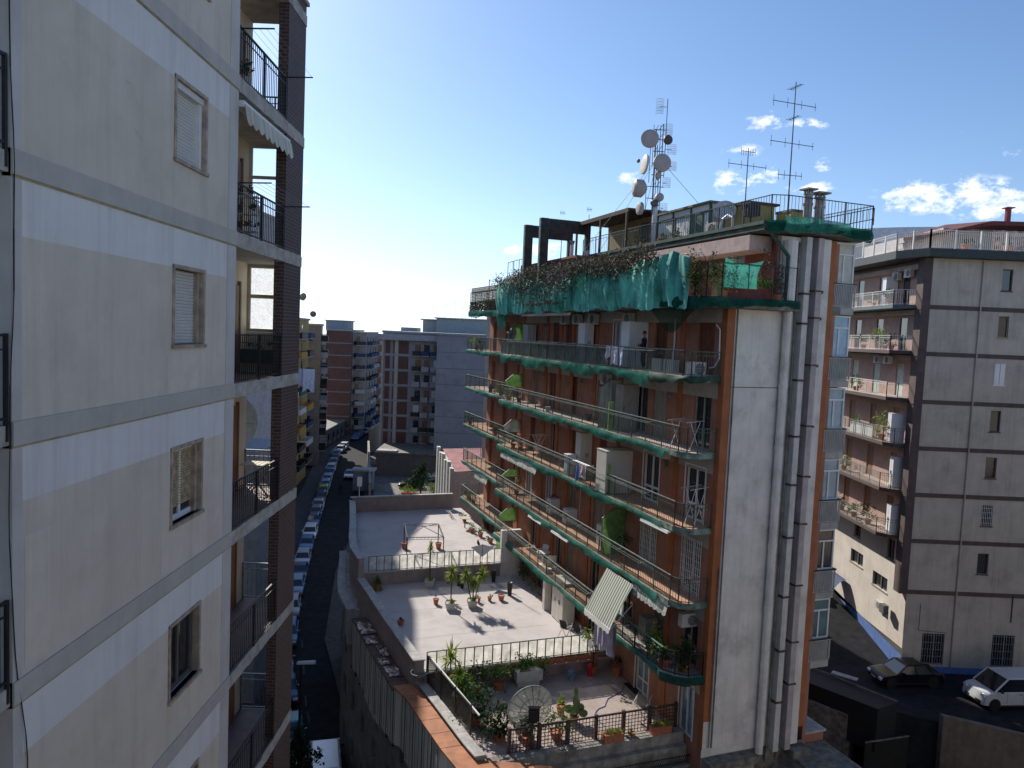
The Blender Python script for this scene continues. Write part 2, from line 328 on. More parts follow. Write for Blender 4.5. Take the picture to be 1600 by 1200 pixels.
# lane and parking level on the right
PZ = -21.5
pk = MB(); pk.prism([(19.0,45.2),(25.95,41.75),(75,36.2),(75,48.9),(19.5,49.5)], PZ-6, PZ); struct('parking_ground', pk, m_asph)
ln = MB(); ln.face([(19.5,49.5,PZ),(27.2,48.9,PZ),(27.2,62,-19.2),(19.5,62,-19.2)]); ln.face([(19.5,62,-19.2),(27.2,62,-19.2),(27.2,120,-19.2),(19.5,120,-19.2)]); struct('side_lane', ln, m_asph)

# ================================================================== LEFT APARTMENT BUILDING (fills the left of the view)
LX = -5.64
Lb = thing('apartment_building', 'beige rendered apartment building with pale blue bands and brick fin, nearest on the left', 'building', (LX-4, 12, GZ), 0, absz=False)
Lb.location = (0, 0, GZ); OZ[Lb] = GZ
ks = range(-9, 3)
def zb(k): return 1.53+3.05*k
WY0, WY1 = 12.25, 13.42
fL = lambda u, z, d: (LX-d, u, z)
hs_all = []
wall = MB()
for k in ks:
    b = zb(k); h = [(WY0, WY1, b+1.12, b+2.41)]
    wall.holes(fL, 8.48, 14.5, b+.28, b+2.40, [(WY0, WY1, b+1.12, b+2.40)], .17, 0, 2)
    wall.face([(LX,8.48,b+2.40),(LX,14.5,b+2.40),(LX,14.5,b+3.05),(LX,8.48,b+3.05)], 1)
    for (y0, y1) in ((8.3, 8.48), (14.5, 14.95)):
        wall.face([(LX+.004,y0,b+.28),(LX+.004,y1,b+.28),(LX+.004,y1,b+3.05),(LX+.004,y0,b+3.05)], 2)
wall.face([(LX,14.95,GZ),(LX-8,14.95,GZ),(LX-8,14.95,9.2),(LX,14.95,9.2)], 2)
wall.face([(LX,8.3,GZ),(LX-1.6,8.3,GZ),(LX-1.6,8.3,9.2),(LX,8.3,9.2)], 2)
obj('wall', wall, [m_beige, m_bluew, m_strip], Lb)
m_yline = mat('ochre_drip_line', (.36,.30,.17), var=.2)
for k in ks:
    bd = MB(); b = zb(k); bd.box(LX-.1, LX+.025, 8.3, 14.96, b+.02, b+.30, 0); bd.box(LX-.1, LX+.012, 8.3, 14.96, b-.008, b+.02, 1)
    obj('string_course', bd, [m_band, m_yline], Lb)
# hairline cracks in the render
for (y, z, l, a) in ((10.95,2.75,.3,-.6),(10.7,3.35,.15,.2)):
    ck = MB()
    for i in range(6):
        y1 = y+l/6*math.cos(a); z1 = z+l/6*math.sin(a)*rng.uniform(.2,1.6); ck.face([(LX+.003,y,z-.003),(LX+.003,y1,z1-.003),(LX+.003,y1,z1+.003),(LX+.003,y,z+.003)]); y, z = y1, z1
    obj('crack', ck, mat('crack_line', (.26,.24,.21)), Lb)
for (y0, y1, z0, z1) in ((12.05,13.55,-1.18,-.50),(11.9,13.7,-4.22,-3.52),(8.52,9.0,-4.2,-2.6)):
    q_ = MB(); q_.face([(LX+.003,y0,z0),(LX+.003,y1,z0),(LX+.003,y1,z1),(LX+.003,y0,z1)]); obj('repainted_patch', q_, mat('newer_beige_paint', (.655,.59,.50), var=.04, streak=.3), Lb)
m_marb = mat('marble_surround', (.38,.30,.23), .6, var=.25, scale=6)
m_slat = {0: mat('white_roller_shutter', (.60,.61,.60), .5, var=.03, streak=.1), -1: mat('ribbed_white_shutter', (.58,.58,.55), .5, var=.04, streak=.2), -2: mat('sun_bleached_slats', (.44,.35,.20), .7, var=.3, scale=9, stain=.3)}
for k in ks:
    b = zb(k); z0, z1 = b+1.12, b+2.40
    fr = MB()
    for (a, c, e, g_) in ((WY0-.05, WY0+.02, z0-.04, z1+.03), (WY1-.02, WY1+.05, z0-.04, z1+.03)): fr.box(LX-.10, LX+.02, a, c, e, g_)
    fr.box(LX-.1, LX+.025, WY0-.05, WY1+.05, z1-.01, z1+.05); fr.box(LX-.1, LX+.05, WY0-.07, WY1+.07, z0-.06, z0+.0)
    wf = obj('window', fr, m_marb, Lb)
    if k in (0, -1, -2):
        sh = MB(); bot = z0+.01 if k >= -1 else z0+.22; n = 22
        for i in range(n):
            zz = bot+(z1-.02-bot)*i/n; hh = (z1-.02-bot)/n
            j = rng.uniform(-.004,.004) if k == -2 else 0
            sh.mesh([(LX-.135,WY0+.03,zz+j),(LX-.135,WY1-.13,zz-j),(LX-.118,WY1-.13,zz+hh*.55-j),(LX-.118,WY0+.03,zz+hh*.55+j),(LX-.135,WY0+.03,zz+hh*.93),(LX-.135,WY1-.13,zz+hh*.93)], [(0,1,2,3),(3,2,5,4)])
        if k == 0: sh.box(LX-.13, LX-.03, WY0+.02, WY1-.02, z1-.12, z1-.015)
        obj('roller_shutter', sh, m_slat[k], wf)
        gb = MB(); gb.box(LX-.16, LX-.06, WY1-.13, WY1-.03, z0, z1); obj('shutter_guide', gb, m_marb if k else m_white, wf)
    gl = MB(); gl.face([(LX-.16,WY0,z0),(LX-.16,WY1,z0),(LX-.16,WY1,z1),(LX-.16,WY0,z1)]); obj('pane', gl, m_glass, wf)
    if k <= -2:
        sa = MB()
        for (a, c, e, g_) in ((WY0, WY0+.09, z0, z1), (WY1-.09, WY1, z0, z1), (WY0+.09, WY1-.09, z0, z0+.09), (WY0+.09, WY1-.09, z1-.09, z1), (12.80, 12.87, z0+.09, z1-.09)): sa.box(LX-.158, LX-.125, a, c, e, g_)
        obj('sash', sa, mat('grey_sash', (.10,.09,.085), .5) if k < -2 else m_white, wf)
# loggias
def railing(mb, p, q, h, step=.115, post=1.1, rt=.02, base=.06, m=0, mid=True):
    p = Vector(p); q = Vector(q); L = (q-p).length; d = (q-p)/L; up = Vector((0,0,1))
    mb.bar(p+up*h, q+up*h, .045, .03, m); mb.bar(p+up*base, q+up*base, .03, .03, m)
    if mid: mb.bar(p+up*(h-.16), q+up*(h-.16), .02, .02, m)
    n = max(1, int(L/step))
    for i in range(n+1): a = p+d*(L*i/n); mb.bar(a+up*base, a+up*(h-.01), .014, .014, m)
    n = max(1, round(L/post))
    for i in range(n+1): a = p+d*(L*i/n); mb.bar(a-up*.18, a+up*(h+.02), .04, .04, m)
for k in range(-9, 4):
    b = zb(k); sl_ = MB(); sf = MB(); s2_ = MB()
    sl_.box(LX-2.6, LX-.02, 14.962, 19.44, b+.03, b+.26, 0); s2_.box(LX-1.7, LX-.02, 4.6, 8.29, b+.03, b+.26, 0)
    # uneven, chipped outer edge
    g = random.Random(k)
    sl_.grid(lambda u, v: (LX+.01+g.uniform(-.012,.014), 14.962+4.4*u, b+.29*v), 26, 3, 0)
    sf.face([(LX-1.36,14.97,b+.265),(LX-.04,14.97,b+.265),(LX-.04,19.40,b+.265),(LX-1.36,19.40,b+.265)], 0)
    obj('loggia_slab', sl_, m_conc, Lb); obj('loggia_slab', s2_, m_conc, Lb); obj('loggia_floor', sf, mat('red_brown_tiles', (.20,.12,.10), .6, var=.15, scale=4), Lb)
iw = MB(); iw.face([(-7.0,14.97,GZ),(-7.0,19.45,GZ),(-7.0,19.45,9.2),(-7.0,14.97,9.2)]); iw.face([(-7.3,4.4,GZ),(-7.3,8.29,GZ),(-7.3,8.29,9.2),(-7.3,4.4,9.2)])
iw.box(-40,-7.01,14.96,19.4,GZ,9.2); iw.box(-40,-7.4,4,8.1,GZ,9.2)
obj('inner_wall', iw, m_cream, Lb)
m_doorb = mat('brown_door', (.23,.12,.06), .55, var=.2, scale=5, stretch=(1,1,.2))
for k in range(-9, 3):
    d_ = MB(); b = zb(k)+.27; d_.box(-7.01, -6.95, 17.75, 18.72, b, b+2.2); d_.box(-7.01,-6.93,17.68,17.75,b,b+2.3); d_.box(-7.01,-6.93,18.72,18.8,b,b+2.3); obj('door', d_, m_doorb, Lb)
m_bf = brick('brown_facing_brick', (.085,.042,.034), (.06,.032,.028), (.14,.11,.10), .26, .085, .012, .7, .3)
for k in range(-10, 3):
    fin = MB(); fb = MB(); b = zb(k); z1 = min(b+3.05, 8.15); fin.box(LX-.24, LX, 18.05, 19.46, b+.26, z1); fb.box(LX-.25, LX+.015, 18.04, 19.475, b-.005, b+.262)
    obj('brick_fin', fin, m_bf, Lb); obj('fin_band', fb, m_conc, Lb)
fb = MB(); fb.box(LX-.3, LX+.06, 17.98, 19.53, 8.15, 8.24); obj('fin_cap', fb, m_conc, Lb)
rf = MB(); rf.box(-14, LX+.03, 4, 14.97, 8.45, 8.62); rf.box(-14, LX-.02, 14.975, 18.03, 7.72, 8.0); rf.box(-14, -6.9, 18.04, 19.46, 7.72, 8.0); obj('roof', rf, m_conc, Lb)
for k in range(-9, 3):
    r_ = MB(); b = zb(k)+.26; railing(r_, (LX-.03, 15.0, b), (LX-.03, 18.0, b), 1.02, base=.08, post=1.45)
    obj('railing', r_, m_iron, Lb)
    r_ = MB(); railing(r_, (LX-.03, 4.8, b), (LX-.03, 8.25, b), 1.02, base=.08, post=1.6); obj('railing', r_, m_iron, Lb)
# far (street-side) ends of the loggias: glazed screens on two floors, open rails below
def screen(k, m, parapet):
    b = zb(k)+.27; y = 19.38; x0, x1 = -7.0, LX-.24; top = zb(k)+3.05+.02; f = MB(); gl = MB()
    zz = b+(1.05 if parapet else .08)
    for x in (x0, (x0+x1)/2+.12, x1-.06): f.box(x, x+.07, y, y+.06, zz, top)
    for z in (zz, top-.08, top-.86): f.box(x0+.07, x1-.06, y+.002, y+.058, z, z+.08)
    s_ = obj('glazed_screen', f, m, Lb); gl.face([(x0,y+.03,zz),(x1,y+.03,zz),(x1,y+.03,top),(x0,y+.03,top)]); obj('pane', gl, net_mat('clear_pane', (.6,.65,.7), .10, 3, .5) if k == 0 else net_mat('frosted_glass', (.80,.84,.86), .96, 30, .8, .88), s_)
    if parapet:
        pp = MB(); pp.box(x0, x1, y, y+.1, b, b+1.04); obj('parapet', pp, m_cream, Lb)
screen(0, m_white, False); screen(-1, mat('cream_window_frame', (.62,.53,.36), .5), True)
for k in (1, -2, -3, -4, -5, -6):
    r_ = MB(); b = zb(k)+.26; railing(r_, (-6.98, 19.4, b), (LX-.25, 19.4, b), .98, post=.9); obj('railing', r_, m_rail if k < -1 else m_iron, Lb)
cab = MB()
for k in (2,): pass
# parts of it: a cable sagging down the corner
cb = MB(); pts = []
for i in range(60): z = 9-.35*i; pts.append((LX+.02+.006*math.sin(i*1.3), 8.28+.05*math.sin(i*.35)+(.22*math.exp(-((z+5.6)/1.2)**2)), z))
cb.path(pts, .008, 4); obj('cable', cb, m_iron, Lb)
# awning under the slab of the second loggia from the top
aw = thing('awning', 'rolled-up white awning with scalloped beige valance under the loggia slab beside the brick fin', 'awning', (LX, 16.6, 4.0))
a_ = MB(); a_.box(-.12,.09,-1.6,1.45,.30,.42); obj('awning_case', a_, m_white, aw)
a_ = MB(); a_.grid(lambda u, v: (.10+.05*v, -1.58+3.1*u, .36-.30*v - (.09*abs(math.sin(u*math.pi*9)) if v > .9 else 0)), 54, 6); obj('valance', a_, mat('beige_striped_canvas', (.55,.53,.46), .9, var=.25, scale=1.4, stretch=(1,4,.1)), aw)
# drying lines sticking out of the rails
def dry_rack(y0, y1, z, lab):
    t = thing('clothes_line', lab, 'clothes line', (LX, (y0+y1)/2, z)); h = (y1-y0)/2; a_ = MB()
    for s in (-h, h): a_.bar((-.03, s, 0), (.62, s, .02), .025)
    obj('bracket', a_, m_iron, t); a_ = MB()
    for i in range(4): a_.tube((.15+.15*i, -h, .02), (.15+.15*i, h, .02), .004, 4)
    obj('line', a_, m_rail, t)
dry_rack(15.15, 17.95, zb(1)+1.28, 'thin clothes line on brackets outside the highest black loggia railing')
dry_rack(15.15, 17.95, zb(0)+1.30, 'thin clothes line on brackets outside the railing of the loggia under the awning')
# things standing on the loggias
def pot(mb, c, r, h, m=0, sg=10): mb.lathe([(0,0),(r*.68,0),(r*.95,h*.86),(r*1.08,h*.86),(r*1.08,h),(r*.9,h),(r*.88,h*.9),(0.001,h*.9)], sg, c, m)
def pot_plant(name, lab, loc, r=.16, h=.28, fr=.28, fh=.3, n=90, leaf=None, pm=None, ls=.09, group=None, seed=1, cat='potted plant', sq=False):
    t = thing(name, lab, cat, loc, group=group); a_ = MB()
    if sq: a_.mesh([(-r*.75,-r*.75,0),(r*.75,-r*.75,0),(r*.75,r*.75,0),(-r*.75,r*.75,0),(-r,-r,h),(r,-r,h),(r,r,h),(-r,r,h)], [(0,3,2,1),(0,1,5,4),(1,2,6,5),(2,3,7,6),(3,0,4,7),(4,5,6,7)])
    else: pot(a_, (0,0,0), r, h)
    obj('pot', a_, pm or m_terr, t)
    if n:
        f = MB(); foliage(f, (0,0,h+fh*.7), (fr, fr, fh), n, ls, seed); obj('foliage', f, leaf or m_leaf, t)
    return t
pot_plant('potted_plant', 'small red-flowering pot plant behind the highest black loggia railing', (LX-.22, 15.5, zb(1)+.27), .13, .22, .22, .25, 90, m_leafd, seed=3)
t = thing('folding_table', 'pale slatted folding table standing on the loggia in front of the dish', 'table', (-6.3, 18.55, zb(-2)+.27)); a_ = MB()
for i in range(7): a_.box(-.42+.12*i, -.32+.12*i, -.3, .3, .76, .785)
obj('tabletop', a_, mat('pale_wood', (.50,.42,.30), .7), t)
for s in (-.28, .28):
    a_ = MB(); a_.bar((-.3,s,0), (.3,s,.75), .035); a_.bar((.3,s*.9,0), (-.3,s*.9,.75), .035); obj('leg', a_, mat('pale_wood', (.5,.42,.3)), t)
t = thing('planter_box', 'dark green planter box on the loggia beside the cream window', 'planter', (-6.45, 18.95, zb(-1)+.27)); a_ = MB(); a_.box(-.5,.45,-.16,.16,.25,.6); obj('box', a_, mat('dark_green_plastic', (.02,.045,.025), .5), t)
a_ = MB(); foliage(a_, (0,0,.68), (.42,.13,.12), 90, .07, 5); obj('foliage', a_, m_leafd, t)
t = thing('plant_stand', 'white wire stand with dark potted plants in front of the frosted loggia screen', 'plant stand', (-6.45, 17.6, zb(0)+.27)); a_ = MB()
for z in (.35, .75, 1.15):
    a_.box(-.33,.33,-.14,.14,z,z+.02)
for x in (-.33,.33):
    for y in (-.14,.14): a_.bar((x,y,0),(x,y,1.2),.02)
obj('frame', a_, m_white, t); a_ = MB()
for i, z in enumerate((.37,.77,1.17)):
    for x in (-.18,.16): foliage(a_, (x,0,z+.16), (.16,.13,.16), 60, .08, i*3+int(x>0))
obj('foliage', a_, m_leafd, t)
pot_plant('empty_pot', 'round empty stone pot on the floor of the lowest visible loggia', (LX-1.35, 15.6, zb(-4)+.27), .24, .3, n=0, pm=m_conc, cat='pot')

# ================================================================== RIGHT APARTMENT BUILDING
RX, RY = 26.9, 48.4
Rb = thing('apartment_building', 'grey-beige apartment block with brown string courses, white-railed roof terrace and blue painted base, at right', 'building', (0, 0, PZ)); OZ[Rb] = PZ
m_rw = mat('grey_beige_render', (.48,.425,.36), var=.08, scale=.8, streak=.45, stain=.3, bump=.25)
m_rs = mat('pale_cream_render', (.60,.55,.48), var=.07, scale=.8, streak=.25, stain=.2)  # lower side wall, paler than the front wall
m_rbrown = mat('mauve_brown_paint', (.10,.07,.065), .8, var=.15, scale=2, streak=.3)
m_pink = mat('brown_pink_render', (.37,.26,.22), .85, var=.1, scale=3, bump=.4)
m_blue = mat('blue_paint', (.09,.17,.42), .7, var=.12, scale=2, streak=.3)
zR = [6.1, 3.08, .03, -3.12, -6.2, -9.3, -12.4, -15.85]
fR = lambda u, z, d: (u, RY+d, z)
wins = []
for i, z in enumerate((4.17, 1.15, -1.95, -5.05, -8.15, -11.35, -14.6)):
    for x0 in (31.5, 38.2): wins.append((x0-.05*(i > 3), x0+.68, z, z+1.4))
gr = [(28.2, 29.7, -20.9, -18.8), (32.9, 34.4, -20.9, -18.7)]
wl = MB(); wl.holes(fR, RX+.02, 62, PZ+.45, 6.1, wins+gr, .22)
wl.face([(RX,RY,PZ-.2),(62,RY,PZ-.2),(62,RY,PZ+.45),(RX,RY,PZ+.45)], 1)
wl.face([(62,RY,PZ-.2),(62,RY+26,PZ-.2),(62,RY+26,6.1),(62,RY,6.1)], 0)
obj('front_wall', wl, [m_rw, m_blue], Rb)
for i, h in enumerate(wins):
    a_ = MB(); x0, x1, z0, z1 = h; t = .05
    a_.box(x0-.06,x1+.06,RY-.04,RY+.1,z0-.07,z0-.002); 
    for (p, q, r_, s) in ((x0,x0+t,z0,z1),(x1-t,x1,z0,z1),(x0+t,x1-t,z0,z0+t),(x0+t,x1-t,z1-t,z1)): a_.box(p,q,RY+.08,RY+.14,r_,s)
    if i//2 == 2:
        a_.box(x0,x0+.33,RY-.03,RY+.0,z0,z1-.02); a_.box(x0+.36,x1,RY-.03,RY+.0,z0,z1-.02)
    wf = obj('window', a_, mat('ochre_window_frame', (.33,.27,.16), .6) if i//2 in (1,) else (m_whitec if i//2 == 2 else (mat('red_brown_frame', (.18,.07,.04), .6) if i//2 == 4 else m_rbrown)), Rb)
    a_ = MB(); a_.face([(x0,RY+.15,z0),(x1,RY+.15,z0),(x1,RY+.15,z1),(x0,RY+.15,z1)]); obj('pane', a_, m_glass, wf)
    if i//2 == 5:
        a_ = MB()
        for j in range(6): a_.bar((x0+.06+.12*j,RY+.02,z0),(x0+.06+.12*j,RY+.02,z1),.02)
        for zz in (.2,.55,.9,1.2): a_.bar((x0,RY+.02,z0+zz),(x1,RY+.02,z0+zz),.02)
        obj('grille', a_, m_white, wf)
for (x0, x1, z0, z1) in gr:
    a_ = MB(); a_.face([(x0,RY+.2,z0),(x1,RY+.2,z0),(x1,RY+.2,z1),(x0,RY+.2,z1)]); wf = obj('window', a_, m_glass, Rb); a_ = MB()
    for j in range(9): a_.bar((x0+.06+(x1-x0-.12)*j/8,RY-.03,z0),(x0+.06+(x1-x0-.12)*j/8,RY-.03,z1),.025 if j != 4 else .06)
    for q in range(5): a_.bar((x0,RY-.03,z0+.1+(z1-z0-.2)*q/4),(x1,RY-.03,z0+.1+(z1-z0-.2)*q/4),.025)
    obj('grille', a_, mat('pale_iron_grille', (.25,.25,.25), .6), wf)
a_ = MB()
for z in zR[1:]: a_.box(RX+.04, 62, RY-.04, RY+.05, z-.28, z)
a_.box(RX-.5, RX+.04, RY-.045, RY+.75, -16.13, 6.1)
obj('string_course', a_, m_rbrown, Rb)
a_ = MB(); a_.tube((30.2,RY-.08,6),(30.2,RY-.08,-21),.055,6); a_.tube((36.6,RY-.08,6),(36.6,RY-.08,-21),.055,6); obj('downpipe', a_, m_rw, Rb)
a_ = MB(); a_.tube((34.0,RY-.04,-15.9),(34.0,RY-.04,-17.8),.04,5); a_.tube((27.9,RY-.03,-16.8),(27.9,RY-.03,-18.6),.015,4); a_.tube((27.9,RY-.03,-18.6),(29.8,RY-.03,-18.7),.015,4); obj('wall_cable', a_, m_iron, Rb)
# side wall facing the lane, loggia-like balconies on six floors
fS = lambda u, z, d: (RX+d, u, z)
sw = MB(); ho = []
for z in zR[1:7]:
    for y0 in (50.9, 54.2, 57.6, 61): ho.append((y0, y0+1.0, z+.02, z+2.25))
sw.holes(fS, RY+.02, 74, -12.6, 6.1, ho, .12, 0)
lo = [(50.3,51.3,-14.5,-13.1),(54.6,56.6,-16.4,-15.4),(50.9,53.0,-17.0,-16.0),(55.3,56.3,-14.3,-12.9)]
sw.holes(fS, RY+.02, 74, -19.9, -12.6, lo, .2, 1)
sw.mesh([(RX,RY,PZ-.3),(RX,74,PZ-.3),(RX,74,-18.2),(RX,RY,-20.4)], [(0,1,2,3)], 2)
obj('side_wall', sw, [m_pink, m_rs, m_blue], Rb)
for (y0, y1, z0, z1) in lo:
    a_ = MB(); a_.box(RX+.1,RX+.16,y0,y0+.07,z0,z1); a_.box(RX+.1,RX+.16,y1-.07,y1,z0,z1); a_.box(RX+.1,RX+.16,(y0+y1)/2-.03,(y0+y1)/2+.03,z0,z1); a_.box(RX-.05,RX+.06,y0-.1,y1+.1,z0-.08,z0-.002); wf = obj('window', a_, mat('grey_brown_frame', (.25,.22,.19)), Rb)
    a_ = MB(); a_.face([(RX+.17,y0,z0),(RX+.17,y1,z0),(RX+.17,y1,z1),(RX+.17,y0,z1)]); obj('pane', a_, m_glass, wf)
for i, (y0, y1, z0, z1) in enumerate(ho):
    a_ = MB(); a_.box(RX+.07,RX+.11,y0,y1,z0,z1); obj('balcony_door', a_, [m_brownsh, m_glass, mat('pale_green_shutter', (.42,.50,.45), .6), m_doorb][[1,1,2,3,3,0][i//4]], Rb)
BX = 25.3
for i, z in enumerate(zR[1:7]):
    a_ = MB(); a_.prism([(BX,49.9),(BX+.45,49.3),(RX-.05,49.0),(RX-.05,66),(BX,66)], z-.22, z)
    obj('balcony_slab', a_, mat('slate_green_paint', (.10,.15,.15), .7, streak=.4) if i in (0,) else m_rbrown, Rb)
    a_ = MB(); a_.prism([(BX+.05,49.95),(BX+.48,49.35),(RX-.06,49.05),(RX-.06,66),(BX+.05,66)], z, z+.012); obj('balcony_floor', a_, m_floorp, Rb)
    a_ = MB(); st = [.13, .13, .6, .13, .13, .13][i]
    for p, q in (((BX+.05,66,z),(BX+.05,49.95,z)), ((BX+.05,49.95,z),(BX+.5,49.35,z)), ((BX+.5,49.35,z),(RX-.05,49.08,z))): railing(a_, p, q, 1.0, st, 1.4)
    obj('railing', a_, m_white if i < 3 else m_rail, Rb)
# awning boards and beams under slabs
a_ = MB()
for z in zR[:6]: a_.box(RX-.4, RX-.02, 49.2, 66, z-.62, z-.30)
obj('shutter_box', a_, mat('pinkish_grey_paint', (.40,.34,.29), .8, streak=.3, stain=.3), Rb)
# roof terrace
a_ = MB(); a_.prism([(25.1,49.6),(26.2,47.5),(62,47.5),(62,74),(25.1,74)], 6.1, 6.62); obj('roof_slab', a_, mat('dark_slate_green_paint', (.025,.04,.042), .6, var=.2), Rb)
a_ = MB(); a_.prism([(25.3,49.7),(26.3,47.75),(61.8,47.75),(61.8,73.8),(25.3,73.8)], 6.62, 6.64); obj('roof_floor', a_, m_floorp, Rb)
for p, q in (((25.2,73.8,6.63),(25.2,49.7,6.63)), ((25.2,49.7,6.63),(26.25,47.65,6.63)), ((26.25,47.65,6.63),(61.8,47.65,6.63))):
    a_ = MB(); railing(a_, p, q, 1.15, .13, 1.6, base=.08); P, Q = Vector(p), Vector(q); n = max(2, int((Q-P).length/1.6))
    for i in range(n+1): c = P+(Q-P)*i/n; a_.bar(c, c+Vector((0,0,1.2)), .09)
    obj('railing', a_, m_white, Rb)
a_ = MB(); a_.box(30.6, 62, 54, 66, 6.64, 9.0); obj('penthouse_wall', a_, mat('penthouse_cream', (.52,.49,.44), stain=.2), Rb)
m_rt = brick('red_roof_tiles', (.17,.045,.04), (.12,.035,.03), (.05,.02,.02), .25, .35, .02, .8, .4, 'flat')
a_ = MB()
a_.mesh([(29.7,52.6,8.45),(32.6,51.6,9.2),(44,51.6,9.35),(44,58,10.0),(33,58,9.9),(30,60,8.9)], [(0,1,4,5),(1,2,3,4)]); a_.mesh([(29.7,52.6,8.33),(32.6,51.6,8.92),(44,51.6,9.05),(44,51.6,9.35),(32.6,51.6,9.2),(29.7,52.6,8.45)], [(0,1,4,5),(1,2,3,4)])
a_.mesh([(44.2,51.2,9.6),(62,51.2,9.6),(62,58,10.6),(44.2,58,10.6)], [(0,1,2,3)]); a_.mesh([(29.7,52.6,8.34),(32.6,51.6,8.93),(44,51.6,9.06),(44,58,9.06),(33,58,9.06),(30,60,8.4)], [(0,5,4,1),(1,4,3,2)])
obj('penthouse_roof', a_, m_rt, Rb)
a_ = MB(); a_.tube((34.5,53,9.0),(34.5,53,10.35),.2,8); a_.box(34.2,34.8,52.7,53.3,10.35,10.42); obj('chimney', a_, mat('brick_red_metal', (.28,.05,.045), .6), Rb)
a_ = MB(); a_.box(35.0,36.6,49.6,50.5,6.64,8.35); 
solo('storage_cabinet', (lambda q: (q.box(-.8,.8,-.4,.4,0,1.75), q)[1])(MB()), m_whitec, 'tall white storage cabinet on the roof terrace of the right building', 'cabinet', (36.2, 50.2, 6.64))
a_ = MB(); a_.grid(lambda u, v: (-1.2+2.4*u, .12*math.sin(u*20), .2+1.35*v), 40, 4); a_.tube((-1.25,0,0),(-1.25,0,1.6),.03); a_.tube((1.25,0,0),(1.25,0,1.6),.03)
solo('patterned_screen', a_, mat('patterned_pink_cloth', (.52,.40,.33), .9, var=.45, scale=4), 'pink patterned cloth screen behind the white roof railing of the right building', 'screen', (32.6, 49.4, 6.64))
for i, (x, lab) in enumerate(((36.9, 'terracotta pot on the roof terrace in front of the tall white cabinet'), (38.2, 'small pot plant on the roof terrace just right of the white cabinet'), (31.6, 'low bushy pot plant on the roof terrace beside the pink cloth screen'), (28.9, 'dark bushy pot plant near the corner of the white roof railing'))):
    pot_plant('potted_plant', lab, (x, 48.3, 6.64), .26, .4, .3, .25, 90, [m_leaf, m_leafd, m_leafd, m_leafd][i], seed=20+i, ls=.12)
# plants & things on its balconies
bp = [(0, 51.2, 'agave in a dark pot on the highest lane-side balcony of the right building', .9, m_leafd), (0, 53.5, 'pot plant with pink flowers on the highest lane-side balcony of the right building', .6, m_leaf),
      (1, 52.4, 'tall yellow-green dracaena on the second balcony from the roof', 1.9, m_leafy), (1, 50.6, 'reddish bushy shrub at the front end of the second balcony from the roof', 1.0, m_leafd), (1, 54.6, 'leafy pot plant in the middle of the second balcony from the roof', 1.0, m_leaf), (1, 51.5, 'dark leafy shrub on the second balcony from the roof', .9, m_leafd),
      (2, 55.3, 'single small potted palm on the third balcony from the roof', 1.1, m_leaf), (3, 51.0, 'large bright green potted tree on the fourth balcony from the roof', 2.1, m_leafy), (3, 54.9, 'thin pot plant behind the white panels of the fourth balcony', 1.2, m_leaf),
      (4, 56.3, 'pot plant on the fifth balcony from the roof', .9, m_leaf), (4, 58.0, 'grassy pot plant at the back of the fifth balcony from the roof', .8, m_leafd), (5, 52.0, 'large dark shrub on the lowest balcony of the right building', 1.5, m_leafd), (5, 54.2, 'bright leafy plant on the lowest balcony of the right building', 1.0, m_leaf), (5, 56.2, 'trailing plant in a long pot on the lowest balcony of the right building', .8, m_leafd)]
for i, (k, y, lab, h, lm) in enumerate(bp):
    pot_plant('potted_plant', lab, (BX+.45, y, zR[1+k]+.012), .17+.04*h, .28+.05*h, .28+.2*h, .25+.26*h, int(120+130*h), lm, seed=40+i, ls=.13, group='plants on the lane-side balconies')
def cabinet(lab, loc, w_, d_, h_, rz=0, m=None, doors=2, name='storage_cabinet', tilt=0):
    t = thing(name, lab, 'cabinet', loc, rz); a_ = MB(); a_.box(-w_/2,w_/2,-d_/2,d_/2,.03,h_); a_.box(-w_/2-.02,w_/2+.02,-d_/2-.02,d_/2+.02,h_,h_+.03); obj('carcass', a_, m or m_whitec, t)
    for i in range(doors):
        a_ = MB(); x0 = -w_/2+w_*i/doors+.015; x1 = -w_/2+w_*(i+1)/doors-.015; a_.box(x0,x1,d_/2,d_/2+.02,.06,h_-.03); dd = obj('door', a_, m or m_whitec, t)
        a_ = MB(); a_.box((x1-.06 if i == 0 else x0+.03),(x1-.03 if i == 0 else x0+.06),d_/2+.02,d_/2+.04,h_*.45,h_*.55); obj('handle', a_, m_iron, dd)
    return t
cabinet('tall white cabinet standing on the fourth balcony behind the bright green potted tree', (RX-.75, 49.9, zR[4]+.012), .5, .9, 1.95, rad(90))
cabinet('white cabinet at the front end of the fifth balcony from the roof', (RX-.45, 49.9, zR[5]+.012), .5, .8, 2.1, rad(90))
cabinet('pale cabinet at the front end of the lowest balcony of the right building', (RX-.45, 49.8, zR[6]+.012), .6, .8, 1.9, rad(90))
cabinet('white cabinet on the highest lane-side balcony of the right building', (RX-.5, 52.6, zR[1]+.012), .5, .8, 2.0, rad(90))
a_ = MB()
for i in range(4): a_.box(-.02,.02,-1.7+.88*i,-.9+.88*i,.08,.92)
solo('white_screen_panel', a_, m_white, 'row of white privacy panels on the railing of the fourth balcony', 'panel', (BX+.14, 53.3, zR[4]+.012))
